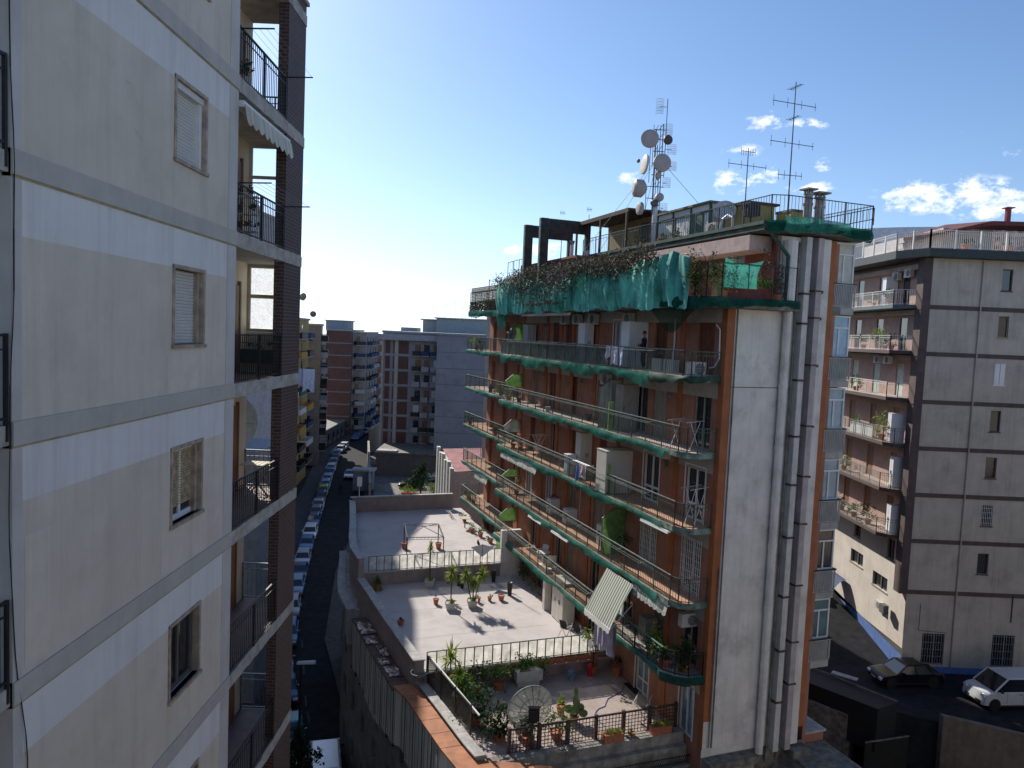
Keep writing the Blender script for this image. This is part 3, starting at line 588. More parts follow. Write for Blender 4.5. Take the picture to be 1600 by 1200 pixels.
def ac_unit(lab, loc, rz, group='air conditioner units'):
    t = thing('air_conditioner', lab, 'air conditioner', loc, rz, group); a_ = MB(); a_.box(-.4,.4,-.14,.14,0,.56); obj('casing', a_, mat('off_white_metal', (.55,.54,.50), .5, streak=.2, stain=.2), t)
    a_ = MB(); a_.lathe([(.001,0),(.21,0),(.23,.015),(.21,.02)], 16, (-.1,.141,.28), axis=(0,1,0)); fan = obj('fan_grille', a_, mat('fan_grey', (.09,.09,.09), .6), t)
    a_ = MB()
    for i in range(8): a_.bar((-.32+.0*i,.165,.07+.06*i),(.12,.165,.07+.06*i),.008)
    obj('grille', a_, m_white, fan); a_ = MB(); a_.bar((-.3,-.2,-.02),(-.3,.14,-.02),.03); a_.bar((.3,-.2,-.02),(.3,.14,-.02),.03); obj('bracket', a_, m_iron, t)
    return t
ac_unit('white air conditioner hung high on the lane-side wall under the dark roof slab', (RX-.3, 50.6, 5.0), rad(90)); ac_unit('second air conditioner under the dark roof slab, further back from the corner', (RX-.3, 52.2, 4.9), rad(90))
ac_unit('pair unit of air conditioners under the second balcony, nearer the corner', (RX-.6, 52.0, -.95), rad(90)); ac_unit('air conditioner under the second balcony, farther from the corner', (RX-.6, 53.4, -.95), rad(90))
ac_unit('small air conditioner box low on the sunlit cream wall beside the lane', (RX-.2, 51.4, -18.3), rad(90))
t = thing('vent_box', 'dark metal vent box low on the sunlit wall above the blue base', 'vent box', (RX-.25, 50.3, -17.9)); a_ = MB(); a_.box(-.35,.0,-.3,.3,-.3,.3); obj('box', a_, mat('dark_vent', (.1,.1,.1)), t)
# ================================================================== MAIN BUILDING (orange, green nets); local axes: t along the balconies, n out to the street
Mb = thing('apartment_building', 'orange apartment building with green-netted balconies and white pipe-covered end wall, in the middle', 'building', (E0.x, E0.y, GZ), RZB); OZ[Mb] = GZ
def ML(t, n, z): return BW(t, n, z)
ZK = [1.70] + [-1.35-3.045*k for k in range(6)]          # floor levels: penthouse, R1..R6
TF = -1.05; TE = 31.0; NW = -1.4; NW2 = -2.3; NB = -7.6; ZB = -16.55
WT = {}   # doors per floor: (t0,t1,kind)
doors = {
 1: [(-.3,.85,'brown'),(3.2,4.25,'brown'),(7.2,8.3,'glassw'),(10.2,11.2,'brown'),(13.2,14.2,'mauve'),(15.2,16.1,'brown'),(17.2,17.9,'glass')],
 2: [(-.35,.85,'dark'),(3.0,4.1,'grey'),(4.6,6.0,'dark'),(8.7,9.6,'brown'),(12.3,13.3,'brown'),(15.3,16.3,'brown'),(18.0,18.9,'olive')],
 3: [(-.25,1.15,'french'),(3.25,4.65,'french'),(8.4,9.3,'brown'),(11.8,12.8,'brown'),(14.9,15.7,'dark'),(18.3,19.2,'brown')],
 4: [(-.3,1.1,'grille'),(3.15,4.55,'grille'),(8.3,9.6,'grey'),(11.9,12.8,'olive'),(15.0,16.0,'glassw'),(18.5,19.4,'glassw')],
 5: [(-.35,.8,'dark'),(2.1,3.0,'grey'),(5.0,6.3,'dark'),(8.6,9.6,'dark'),(11.8,12.7,'grey'),(13.4,14.2,'dark'),(17.4,18.3,'dark')],
 6: [(-.35,.7,'glassw'),(3.2,4.4,'frenchw'),(8.8,9.8,'dark'),(12.2,13.2,'dark'),(15.4,17.4,'dark')]}
kmat = {'brown': m_brownsh, 'glass': m_glassb, 'glassw': m_glassb, 'mauve': mat('mauve_shutter', (.16,.08,.08), .7, var=.2), 'dark': m_glass, 'grey': mat('grey_beige_shutter', (.33,.30,.26), .6, streak=.2), 'olive': mat('olive_shutter', (.19,.17,.09), .7, streak=.2), 'french': m_glass, 'frenchw': m_glassb, 'grille': m_glass}
fM = lambda u, z, d: (u, NW-d, z)
wl = MB()
for k in range(1, 7):
    z0 = ZK[k]-.25; z1 = ZK[k-1]-.25
    if k == 6: z0 = ZB
    hs = [(a, b, ZK[k]+.02, ZK[k]+2.3) for a, b, _ in doors[k]]
    wl.holes(fM, TF, 21.6, z0, z1, hs, .16, 0)
    wl.face([(TF, NW+.012, z1-.62), (21.0, NW+.012, z1-.62), (21.0, NW+.012, z1), (TF, NW+.012, z1)], 1)
    f2 = lambda u, z, d: (u, NW2-d, z)
    h2 = [(a, a+.9, ZK[k]+.02, ZK[k]+2.25) for a in (23.5, 26.3, 29.2)]
    wl.holes(f2, 21.6, TE, z0, z1, h2, .15, 0)
    for a, b, c, e in h2: wl.face([(a,NW2-.14,c),(b,NW2-.14,c),(b,NW2-.14,e),(a,NW2-.14,e)], 2)
wl.face([(21.6,NW,ZB),(21.6,NW2,ZB),(21.6,NW2,1.5),(21.6,NW,1.5)], 3)
wl.face([(TE,NW2,GZ),(TE,NB,GZ),(TE,NB,1.5),(TE,NW2,1.5)], 0); wl.face([(TF+.02,NB+1,GZ),(TE,NB,GZ),(TE,NB,1.5),(TF+.02,NB+1,1.5)], 0)
wl.face([(TF,NW-.01,ZB),(TE,NW2-.01,ZB),(TE,NW2-.01,GZ),(TF,NW-.01,GZ)], 0)
obj('facade_wall', wl, [m_orange, m_soff, m_brownsh, mat('peach_plaster', (.52,.36,.24), streak=.3, stain=.2)], Mb)
# pilasters between the flats (slightly proud orange ribs)
for t0 in (1.75, 7.0, 9.9, 12.9, 14.6, 16.7, 20.7):
    a_ = MB()
    for k in range(1, 7): a_.box(t0, t0+.34, NW-.02, NW+.07, (ZK[k] if k < 6 else ZB)-(.3 if k < 6 else 0), ZK[k-1]-.29)
    obj('pilaster', a_, m_orange2, Mb)
for k in range(1, 7):
    for a, b, kd in doors[k]:
        z0, z1 = ZK[k]+.02, ZK[k]+2.3; y = NW-.13
        a_ = MB(); a_.face([(a,y-.03,z0),(b,y-.03,z0),(b,y-.03,z1),(a,y-.03,z1)])
        if kd in ('brown','mauve','grey','olive'):
            n = 20
            for i in range(n): zz = z0+(z1-z0)*i/n; a_.mesh([(a+.03,y,zz),(b-.03,y,zz),(b-.03,y+.022,zz+(z1-z0)/n*.8),(a+.03,y+.022,zz+(z1-z0)/n*.8)], [(0,1,2,3)])
        dd = obj('door_leaf' if kd != 'glass' else 'window_pane', a_, kmat[kd], Mb)
        a_ = MB(); fw = .085 if kd in ('french','glassw','frenchw') else .05; mm = (a+b)/2
        for p, q in ((a,a+fw),(b-fw,b),(mm-fw*.55,mm+fw*.55)): a_.box(p,q,y-.01,y+.05,z0,z1)
        a_.box(a+fw,b-fw,y-.008,y+.048,z1-fw,z1); a_.box(a+fw,b-fw,y-.008,y+.048,z0,z0+fw*1.2)
        if kd in ('french','frenchw'): a_.box(a+fw,b-fw,y-.006,y+.046,z0+.62,z0+.72)
        if kd in ('french','glassw','frenchw'): a_.box(a-.06,a-.001,y-.02,NW+.03,z0,z1+.06); a_.box(b+.001,b+.06,y-.02,NW+.03,z0,z1+.06); a_.box(a-.001,b+.001,y-.02,NW+.03,z1+.001,z1+.06)
        obj('door_frame', a_, m_white if kd in ('french','glassw','grille','frenchw') else (m_brownsh if kd in ('brown','mauve') else kmat['grey']), dd)
        if kd == 'grille':
            a_ = MB()
            for i in range(11): x = a+(b-a)*i/10; a_.bar((x,NW+.04,z0),(x,NW+.04,z1+.05),.028)
            for i in range(9): zz = z0+(z1-z0)*i/8; a_.bar((a,NW+.045,zz),(b,NW+.045,zz),.02)
            obj('security_grille', a_, m_white, dd)
# lamps, little boxes and cables on the facade
a_ = MB()
for k in range(1, 6):
    for t0 in (2.6, 6.6, 11.6, 17.0): a_.box(t0, t0+.16, NW+.01, NW+.14, ZK[k]+1.9, ZK[k]+2.1)
obj('wall_lamp', a_, m_concd, Mb)
a_ = MB()
a_.path([(2.55,NW+.06,1.0),(2.5,NW+.07,0),(2.6,NW+.06,-1.2)], .035, 6); obj('conduit', a_, m_whitec, Mb); a_ = MB(); a_.path([(-.45,NW+.07,.75),(-.75,NW+.09,.55),(-.8,NW+.09,-.6),(-.5,NW+.08,-.95),(-.2,NW+.08,-1.0)], .03, 6); obj('conduit', a_, m_whitec, Mb)
for t0, za, zb_ in ((5.4,-1.9,-4.3),(9.8,-2,-4.3),(14.9,-5,-7.3),(1.9,-5.2,-6.9),(11.2,-8,-10.3),(6.9,-11,-13.4)): a_ = MB(); a_.path([(t0,NW+.03,za),(t0+.02,NW+.03,zb_)], .012, 4); obj('conduit', a_, m_whitec, Mb)
# ---- slabs, floors, nets, rails
def slab(k, z, poly, name='balcony_slab', th=.2):
    a_ = MB(); a_.prism(poly, z-th, z); return obj(name, a_, m_conc, Mb)
near = [(-.86,NW-.0),(-.86,-.55),(-.62,-.16),(-.2,0),(21.6,0),(21.6,NW)]
far = [(21.62,NW2),(21.62,-.85),(32.6,-.85),(33.1,-1.3),(33.1,-7.0),(TE+.01,-7.0),(TE+.01,NW2)]
def edge_net(pts, z, top=.02, h=.32, seed=0, seg=.22, sag=.07, mt=None, patchy=0):
    """net stapled along a slab edge, bulging and sagging a little"""
    g = random.Random(seed); a_ = MB(); P = [Vector((*p, 0)) for p in pts]; out_ = []
    for a, b in zip(P, P[1:]):
        L = (b-a).length; n = max(1, int(L/seg)); nrm = Vector(((b-a).y, -(b-a).x, 0)).normalized()*-1
        for i in range(n): out_.append((a+(b-a)*i/n, nrm))
    out_.append((P[-1], nrm)); rows = 4; vs = []
    ph = g.uniform(0, 9)
    for i, (p, nr) in enumerate(out_):
        hh = h*(1+.28*math.sin(i*.21+ph)+g.uniform(-.14,.14)); tp = top+.03*math.sin(i*.33+ph*2)+g.uniform(-.012,.012)
        for j in range(rows+1):
            f_ = j/rows; vs.append(p+nr*(.03+sag*math.sin(math.pi*f_)*(.6+.5*math.sin(i*.7+ph))+g.uniform(0,.02))+Vector((0,0,z+tp-hh*f_)))
    n = len(out_)
    a_.mesh(vs, [(i*(rows+1)+j, i*(rows+1)+j+1, (i+1)*(rows+1)+j+1, (i+1)*(rows+1)+j) for i in range(n-1) for j in range(rows)])
    return obj('debris_net', a_, mt or m_net, Mb, smooth=True)
inset = lambda pts, d: [(x, y-d) if y > -1.2 else (x, y) for x, y in pts]
nearE = [(-.86,NW+.02),(-.86,-.55),(-.62,-.16),(-.2,0),(21.6,0)]
farE = [(21.62,-.85),(32.6,-.85),(33.1,-1.3),(33.1,-5.5)]
m_panel = net_mat('ribbed_plastic_sheet', (.34,.40,.37), .86, 14, .35)
for k in range(1, 6):
    z = ZK[k]
    slab(k, z, near if k < 5 else [(4.6,NW),(4.6,0),(21.6,0),(21.6,NW)]); slab(k, z, far)
    a_ = MB(); n2 = [(-.8,NW),(-.8,-.55),(-.58,-.2),(-.2,-.05),(21.55,-.05),(21.55,NW)]
    if k == 5: n2 = [(4.65,NW),(4.65,-.05),(21.55,-.05),(21.55,NW)]
    a_.prism(n2, z, z+.015); obj('balcony_floor', a_, m_tile if k > 2 else m_floorp, Mb)
    a_ = MB(); a_.prism([(21.67,NW2),(21.67,-.9),(32.55,-.9),(33,-1.35),(33,-7),(TE+.02,-7),(TE+.02,NW2)], z, z+.015); obj('balcony_floor', a_, m_tile if k in (3,4,5) else m_floorp, Mb)
    ne = nearE if k < 5 else [(4.6,-1.3),(4.6,0),(21.6,0)]
    if k == 1:
        edge_net([(2.2,0),(21.6,0)], z, seed=1, h=.46); edge_net([(-.86,NW+.02),(-.86,-.55),(-.62,-.16),(-.2,0),(2.2,0)], z, seed=11, h=.34, mt=mat('dark_green_edge_paint', (.015,.07,.045), .7, var=.4, scale=5))
    else: edge_net([(.6,0),(21.6,0)] if k < 5 else [(4.6,0),(21.6,0)], z, seed=k, h=.34)
    if 1 < k < 5:
        a_ = MB(); e2 = [(-.875,NW+.02),(-.875,-.55),(-.63,-.15),(-.2,.015),(.7,.015)]
        for p, q in zip(e2, e2[1:]): a_.mesh([(*p,z-.21),(*q,z-.21),(*q,z+.02),(*p,z+.02)], [(0,1,2,3)])
        obj('painted_edge', a_, mat('pale_green_edge_paint', (.18,.27,.22), .7, var=.5, scale=4, stain=.6), Mb)
    edge_net(farE, z, seed=20+k, h=.28)
    # railing
    a_ = MB(); zz = z+.015
    pl = [(-.82,NW+.05,zz),(-.82,-.55,zz),(-.6,-.2,zz),(-.2,-.06,zz)] if k < 5 else [(4.65,-1.3,zz),(4.65,-.06,zz)]
    for p, q in zip(pl, pl[1:]): railing(a_, p, q, .98, .13, 1.3)
    t0 = pl[-1][0]
    railing(a_, (t0,-.06,zz), (21.5,-.06,zz), .98, .14, 1.28)
    obj('railing', a_, m_irong, Mb)
    a_ = MB(); a_.bar((t0,-.05,zz+1.01),(21.5,-.05,zz+1.01),.055,.035); a_.bar((t0+2,.12,zz+.93),(19.5,.12,zz+.93),.018); a_.bar((t0+2,.24,zz+.90),(19.5,.24,zz+.90),.014)
    for i in range(9): x = t0+2+i*2.1; a_.bar((x,-.05,zz+.95),(x,.26,zz+.9),.02)
    obj('handrail', a_, m_rail, Mb)
    a_ = MB(); railing(a_, (21.7,-.92,zz), (32.5,-.92,zz), .98, .14, 1.2); railing(a_, (32.5,-.92,zz), (33,-1.4,zz), .98, .14, 1.2); railing(a_, (33,-1.4,zz), (33,-6,zz), .98, .14, 1.2); obj('railing', a_, m_irong, Mb)
    a_ = MB(); a_.bar((21.7,-.9,zz+1.01),(32.5,-.9,zz+1.01),.05,.03); obj('handrail', a_, m_rail, Mb)
# milky sheets behind the rail of the highest balcony
a_ = MB(); z = ZK[1]
for i in range(14):
    t0 = 6.0+1.1*i; a_.grid(lambda u, v: (t0+.03+1.04*u, -.11+.012*math.sin(u*9+i), z+.1+.82*v), 6, 1)
obj('railing_sheet', a_, m_panel, Mb)
for (x0, x1, k) in ((13.5, 17.4, 4), (5.5, 9.5, 3), (17.5,21.4,4), (5.1, 9, 5)):
    a_ = MB(); a_.mesh([(x0,-.1,ZK[k]+.1),(x1,-.1,ZK[k]+.1),(x1,-.1,ZK[k]+.9),(x0,-.1,ZK[k]+.9)], [(0,1,2,3)])
    obj('railing_mesh', a_, net_mat('grey_fine_mesh', (.16,.18,.17), .35, 120), Mb)
# torn corner of net hanging below the terrace slab
a_ = MB(); a_.grid(lambda u, v: (22.6-2.5*u, .12+.06*math.sin(u*7), 1.5-(.15+1.15*math.sin(math.pi*min(1,u*1.02))**1.4)*v), 14, 6); obj('debris_net', a_, m_net, Mb, smooth=True)
a_ = MB(); a_.grid(lambda u, v: (2.6-3.2*u, .1-.5*u, 1.45-(.1+1.0*math.sin(math.pi*u)**2)*v), 14, 6); obj('debris_net', a_, net_mat('dark_thin_net', (.02,.13,.09), .7, 80), Mb, smooth=True)
a_ = MB(); a_.grid(lambda u, v: (8.4-.75*u, NW+.3+.05*math.sin(v*7), -2.1-(1.1-.4*u+.1*math.sin(u*13))*v), 8, 8); obj('debris_net', a_, m_net, Mb, smooth=True)
# wedge partitions between flats
m_lime = net_mat('lime_fibreglass', (.30,.50,.20), .98, 30, .45)
def wedge(k, t0, m, h=1.75, zlo=.9, ch=.4, n0=NW+.02, n1=-.12):
    z = ZK[k]; a_ = MB(); P = [(n0,z+.9-.9*(zlo < .5)),(n1,z+.9-.9*(zlo < .5)),(n1,z+h-.25),(n1-.55,z+h+.2),(n0,z+h+.2)]
    a_.mesh([(t0,*p) for p in P]+[(t0+.04,*p) for p in P], [(0,1,2,3,4),(9,8,7,6,5)]+[(i,(i+1)%5,5+(i+1)%5,5+i) for i in range(5)]); w_ = obj('partition', a_, m, Mb)
    a_ = MB()
    for p, q in zip(P, P[1:]+P[:1]): a_.bar((t0-.01,*p),(t0-.01,*q),.035)
    obj('partition_frame', a_, m_irong, w_)
wedge(1, 20.3, m_lime, 1.9); wedge(2, 20.8, m_lime, 1.55, .9); wedge(3, 20.8, net_mat('pale_fibreglass', (.42,.46,.45), .98, 30, .3), 1.55); wedge(4, 20.9, m_lime, 1.2, .9); wedge(5, 20.9, m_lime, 1.6, .9)
wedge(4, 6.1, m_lime, 2.05, 0); wedge(2, 7.05, mat('striped_grey_panel', (.45,.45,.43), .8, var=.3, scale=1.2, stretch=(1,6,.5)), 2.2, 0); wedge(3, 6.9, m_white, 1.9, 0)
a_ = MB(); a_.box(5.85,5.9,-.3,-.05,ZK[2],ZK[2]+1.4); a_.box(5.6,5.65,-.2,-.05,ZK[3],ZK[3]+1.5); obj('narrow_green_board', a_, mat('lime_board', (.28,.42,.14), .7), Mb)
# ---- front (end) wall: white panel, pipes, shaft, orange stripes
fF = lambda u, z, d: (TF+d, u, z)
a_ = MB()
def FV(n0, n1, z0, z1, m, t=TF): a_.face([(t,n0,z0),(t,n1,z0),(t,n1,z1),(t,n0,z1)], m)
for (z0, z1) in ((-16.9,-13.9),(-13.9,-10.86),(-10.86,-7.8),(-7.8,-4.75),(-4.75,-1.72),(-1.70,1.4)): FV(-1.78,-4.72,z0+.012,z1,0)
for z in (-13.9,-10.86,-7.8,-4.75,-1.71): a_.box(TF-.012,TF+.05,-4.72,-1.78,z-.012,z+.012,3 if z > -4 else 0)
FV(NW+.0,-1.78,-15.4,1.45,1); FV(-4.72,-5.75,-16.9,4.45,2, TF-.02); a_.box(TF-.18,TF,-6.12,-5.75,-16.9,4.4,0); FV(-6.12,-6.55,-16.3,4.4,1,TF-.01)
FV(NW,-6.6,GZ,-16.9,4,TF); FV(NW-.0,-1.78,-16.9,-15.4,0)
FV(-3.6,-4.72,1.4,4.4,0)
a_.box(TF-.05,TF+.3,NW-.0,NW+.02,ZB,1.4,1)
obj('end_wall', a_, [m_whitep, m_orange2, mat('mauve_grey_plaster', (.40,.365,.36), var=.1, streak=.4, stain=.3), m_concd, m_concd], Mb)
a_ = MB(); a_.tube((TF-.22,-4.05,1.6),(TF-.22,-4.05,4.2),.28,12); a_.tube((TF-.2,-4.12,-17),(TF-.2,-4.12,1.62),.16,10)
obj('flue_pipe', a_, m_whitep, Mb, smooth=False)
a_ = MB(); a_.box(TF-.34,TF-.03,-5.0,-4.74,-17,4.4); obj('square_flue', a_, mat('white_grey_duct', (.58,.56,.53), var=.08, streak=.5, stain=.3), Mb)
a_ = MB(); a_.box(TF-.36,TF-.03,-5.6,-5.32,-17,4.4); obj('square_flue', a_, mat('pinkish_duct', (.44,.39,.38), var=.12, scale=2, streak=.4, stain=.3), Mb)
a_ = MB(); a_.tube((TF-.1,-4.6,-17.5),(TF-.1,-4.6,4.2),.05,6); a_.tube((TF-.1,-5.14,-17.5),(TF-.1,-5.14,4.2),.035,6); a_.tube((TF-.06,-1.84,-16.5),(TF-.06,-1.84,1.4),.03,6); a_.tube((TF-.05,-1.7,-16.5),(TF-.05,-1.7,-9),.02,6); obj('downpipe', a_, m_concd, Mb)
a_ = MB()
for z in (2.6,1.4,-.9,-3.2,-5.2,-7.4,-9.9,-12.2,-14.4):
    m_rs_ = mat('rusty_steel', (.10,.06,.045), .8, var=.4, scale=8); j_ = rng.uniform(-.4,.4)
    a_ = MB(); a_.box(TF-.40,TF-.02,-5.66,-5.24,z+j_,z+j_+.06); a_.bar((TF-.4,-5.66,z+j_),(TF-.02,-5.8,z+j_-.12),.03); obj('pipe_bracket', a_, m_rs_, Mb)
    a_ = MB(); a_.box(TF-.38,TF-.02,-5.04,-4.68,z-.5,z-.42); obj('pipe_bracket', a_, m_rs_, Mb)
    a_ = MB(); a_.lathe([(.165,-.06),(.185,-.04),(.185,.09),(.165,.11)],10,(TF-.2,-4.12,z-.9+j_)); obj('pipe_collar', a_, m_whitep, Mb)
# chimneys above the roof
def chimney(n, t0, h, r, name):
    a_ = MB(); z = 4.9
    a_.lathe([(r,0),(r,h*.55),(r*1.2,h*.56),(r*1.2,h*.62),(r,h*.63),(r,h*.86),(r*1.15,h*.87),(r*1.15,h*.9)],12,(t0,n,z))
    for i in range(4): c = i*math.pi/2+.6; a_.box(t0+r*.8*math.cos(c)-.03,t0+r*.8*math.cos(c)+.03,n+r*.8*math.sin(c)-.03,n+r*.8*math.sin(c)+.03,z+h*.9,z+h)
    a_.box(t0-r*1.5,t0+r*1.5,n-r*1.5,n+r*1.5,z+h,z+h+.06); obj(name, a_, mat('stained_flue_cement', (.33,.31,.29), var=.2, scale=3, streak=.6, stain=.6), Mb)
chimney(-4.72, TF-.25, 1.35, .17, 'chimney'); chimney(-5.3, TF-.25, 1.25, .2, 'chimney')
# glazed balcony bays right of the orange stripe
ZQ = [1.70] + [-1.35-3.045*k for k in range(5)]
for i, z in enumerate(ZQ):
    n0, n1 = -6.56, -7.72; td = TF+.05
    a_ = MB(); a_.box(td,td+3.5,n1-.02,n0+.0,z-.28,z); a_.box(td+.05,td+.3,n1+.05,n0,z,z+.97); b_ = obj('balcony_bay', a_, mat('grey_white_panel', (.40,.40,.38), var=.08, streak=.5, stain=.35), Mb)
    a_ = MB()
    for j in range(13): x = n0-.05+(n1-n0+.1)*j/12; a_.bar((td-.04,x,z+.05),(td-.04,x,z+.95),.028)
    a_.bar((td-.05,n0,z+.96),(td-.05,n1,z+.96),.04,.05); a_.bar((td-.04,n0,z+.06),(td-.04,n1,z+.06),.025)
    for j in range(9): x = td+.3*j; a_.bar((x,n1-.04,z+.05),(x,n1-.04,z+.95),.03)
    a_.bar((td-.05,n1-.04,z+.96),(td+2.6,n1-.04,z+.96),.04,.05); obj('railing', a_, mat('greyish_white_iron', (.42,.43,.41), .6, streak=.3), b_); a_ = MB(); a_.bar((td-.06,n0,z+.99),(td-.06,n1,z+.99),.06,.04); a_.bar((td-.06,n1-.05,z+.99),(td+2.6,n1-.05,z+.99),.06,.04); obj('handrail', a_, m_iron, b_)
    # window screen
    wtop = z+2.72; a_ = MB(); fz = z+.98; tt = td+.14; mm = (n0+n1)/2-.02
    a_.box(tt-.03,tt+.05,n0-.06,n0,fz,wtop); a_.box(tt-.03,tt+.05,n1,n1+.07,fz,wtop); a_.box(tt-.02,tt+.04,mm-.035,mm+.035,fz,fz+1.2); a_.box(tt-.028,tt+.045,n1+.07,n0-.06,wtop-.06,wtop); a_.box(tt-.028,tt+.045,n1+.07,n0-.06,fz+1.2,fz+1.27); a_.box(tt-.028,tt+.045,n1+.07,n0-.06,fz,fz+.06)
    a_.box(tt+.05,td+2.8,n1,n1+.06,fz,fz+.06); a_.box(tt+.05,td+2.8,n1,n1+.06,wtop-.06,wtop); a_.box(td+1.3,td+1.36,n1,n1+.06,fz+.06,wtop-.06)
    f_ = obj('window_frame', a_, m_white, b_)
    a_ = MB(); a_.face([(tt+.02,n0-.06,fz),(tt+.02,n1+.07,fz),(tt+.02,n1+.07,wtop),(tt+.02,n0-.06,wtop)]); a_.face([(tt+.05,n1+.03,fz),(td+2.8,n1+.03,fz),(td+2.8,n1+.03,wtop),(tt+.05,n1+.03,wtop)])
    obj('pane', a_, [mat('white_closed_panel', (.55,.54,.49), .6, streak=.15), mat('sky_blue_blind', (.36,.52,.64), .5), m_glassb, m_glassb, m_glass, glass('teal_window_glass', (.08,.16,.18), .1)][i], f_)
a_ = MB(); a_.box(TF+1.6,20,NB+.02,-6.57,GZ,4.3); a_.box(TF+.02,TF+1.59,-6.75,-6.57,GZ,4.3); obj('rear_wall', a_, m_orange, Mb)
a_ = MB()
for z in ZQ: a_.box(TF+1.4,TF+1.5,-8.25,-7.9,z-.25,z+1.0); a_.box(TF+.9,TF+3,-8.2,-7.75,z-.2,z-.1)
obj('rear_railing', a_, m_irong, Mb)
# ---- penthouse floor: big terrace wrapped in net and dry creeper
z = ZK[0]
a_ = MB(); a_.prism([(TF-.95,-4.05),(TF-.95,-.5),(-1.75,.1),(-1.3,.35),(21.7,.35),(21.7,-.6),(31.5,-.6),(31.5,-7),(TF+.0,-7),(TF+.0,-4.05)], z-.32, z); obj('terrace_slab', a_, m_concd, Mb)
a_ = MB(); a_.prism([(TF-.8,-4.0),(TF-.8,-.5),(-1.6,.0),(-1.2,.2),(21.5,.2),(21.5,-4.4),(TF,-4.4)], z, z+.02); obj('terrace_floor', a_, m_floorp, Mb)
edge_net([(TF-.97,-4.0),(TF-.97,-.5),(-1.77,.11),(-1.3,.36),(2.0,.36)], z, .05, .36, 41, mt=net_mat('old_dark_net', (.02,.10,.075), .93, 50, .2)); edge_net([(21.7,-.6),(31.5,-.6),(31.5,-5)], z, .0, .42, 43)
# parapet rail
a_ = MB(); pp = [(TF-.85,-3.9,z),(TF-.85,-.45,z),(-1.65,.05,z),(-1.2,.25,z)]
for p, q in zip(pp, pp[1:]): railing(a_, p, q, 1.35, .5, 1.25, mid=False)
railing(a_, (-1.2,.25,z), (21.6,.25,z), 1.2, .5, 1.2, mid=False); railing(a_, (21.7,-.7,z), (31.4,-.7,z), 1.5, .6, 1.3); railing(a_, (31.4,-.7,z), (31.4,-5,z), 1.5, .6, 1.3)
for x in (-1.9, .3, 2.3): a_.path([(x*0+TF-.85 if x < -1 else x, .25 if x > -1 else -2.0, z+1.35+.0)]*2, .01)
for c in range(3):
    x0 = .6-.9*c
    a_.path([(x0-.6+.6*(1-math.cos(i*math.pi/8)), .25, z+1.2+.55*math.sin(i*math.pi/8)) for i in range(9)], .018, 4)
obj('terrace_railing', a_, m_iron, Mb)
def drape(u, v):
    t0 = -1.0+22.6*u; ph = t0*2.1
    top = 1.66+.16*math.sin(t0*.9+.6)+.10*math.sin(t0*2.3+1)+.03*math.sin(t0*6.1)-.45*math.exp(-((t0-13.2)/2.8)**2)+.1*(t0 > 17)
    bot = -.36+.07*math.sin(t0*2.1+.4*math.sin(t0))+.03*math.sin(t0*9.7)
    sk = t0+.5*v*math.sin(t0*.8); fold = .06*math.sin(sk*3.7+2.1*math.sin(sk*1.3))+.035*math.sin(sk*9.1+3*math.sin(t0*.7))+.20*math.sin(v*math.pi)*(.55+.5*math.sin(t0*1.3+.8*math.sin(t0*.45)))
    return (t0+.12*math.sin(v*3+ph)*v, .40+fold, z+bot+(top-bot)*v)
a_ = MB(); a_.grid(drape, 300, 14); obj('debris_net', a_, mat('draped_green_net', (.13,.56,.46), .8, var=.30, scale=1.3, streak=.6, stretch=(1,1,.35), stain=.6, col2=(.012,.15,.12)), Mb, smooth=True)
a_ = MB(); a_.grid(lambda u, v: (-1.93-.03*math.sin(u*9), -.5-1.5*u-.25*u*v*(2*v-1)-.0, z+.42+(1.1-.16*math.sin(math.pi*u))*v), 16, 6); obj('debris_net', a_, net_mat('teal_shade_net', (.08,.42,.34), .8, 60, .5), Mb, smooth=True)
a_ = MB(); a_.grid(lambda u, v: (-1.4-.5*math.sin(u*1.57), .3-.85*u, z+.1+1.2*v), 12, 6); obj('debris_net', a_, net_mat('dark_olive_net', (.04,.10,.06), .5, 60, .5), Mb, smooth=True)
# dry creeper on and over the net
cr = thing('creeper', 'mass of dry brown creeper over the green net of the top terrace', 'creeper', BW(10, .4, z), RZB); a_ = MB(); g = random.Random(5)
for i in range(8500):
    t0 = g.uniform(1.2, 21.2)
    if t0 > 17.5 and g.random() < .7: continue
    dn = 1.2*math.exp(-((t0-13.5)/3.4)**2)+.25
    hgt = 1.82+.16*math.sin(t0*.9+.6)+g.gauss(0,.14)-abs(g.gauss(0, dn))*(.9)
    if g.random() < .25: hgt = 1.95+g.uniform(-.3,.3)
    q = Vector((t0-10, g.uniform(.1,.72), max(.1,hgt))); d_ = Vector((g.uniform(-1,1), g.uniform(-.4,.5), g.uniform(-1,.6))).normalized()*g.uniform(.05,.15); s_ = Vector((g.uniform(-1,1),g.uniform(-1,1),g.uniform(-1,1))).normalized()*.028
    a_.face([q-s_, q+s_, q+d_+s_, q+d_-s_])
obj('dry_leaves', a_, m_dry, cr); a_ = MB()
for i in range(90):
    p = Vector((g.uniform(-9.4,11), .15, g.uniform(.8,1.7)))
    q = p+Vector((g.uniform(-1.2,1.2), g.uniform(-.05,.3), g.uniform(-.7,.5))); m_ = (p+q)/2+Vector((0,.1,g.uniform(-.2,.2))); a_.path([p,m_,q], .012, 3)
obj('stem', a_, m_wood, cr)
cr2 = thing('creeper', 'dark green ivy column at the end of the thick green net near the corner', 'creeper', BW(-1.25, .3, z), RZB); a_ = MB(); foliage(a_, (0,0,.8), (.35,.25,.95), 800, .1, 9); foliage(a_, (-.45,-.45,1.15), (.25,.4,.5), 260, .09, 10); obj('foliage', a_, leaf_mat('ivy', (.01,.025,.01), (.10,.12,.03)), cr2)
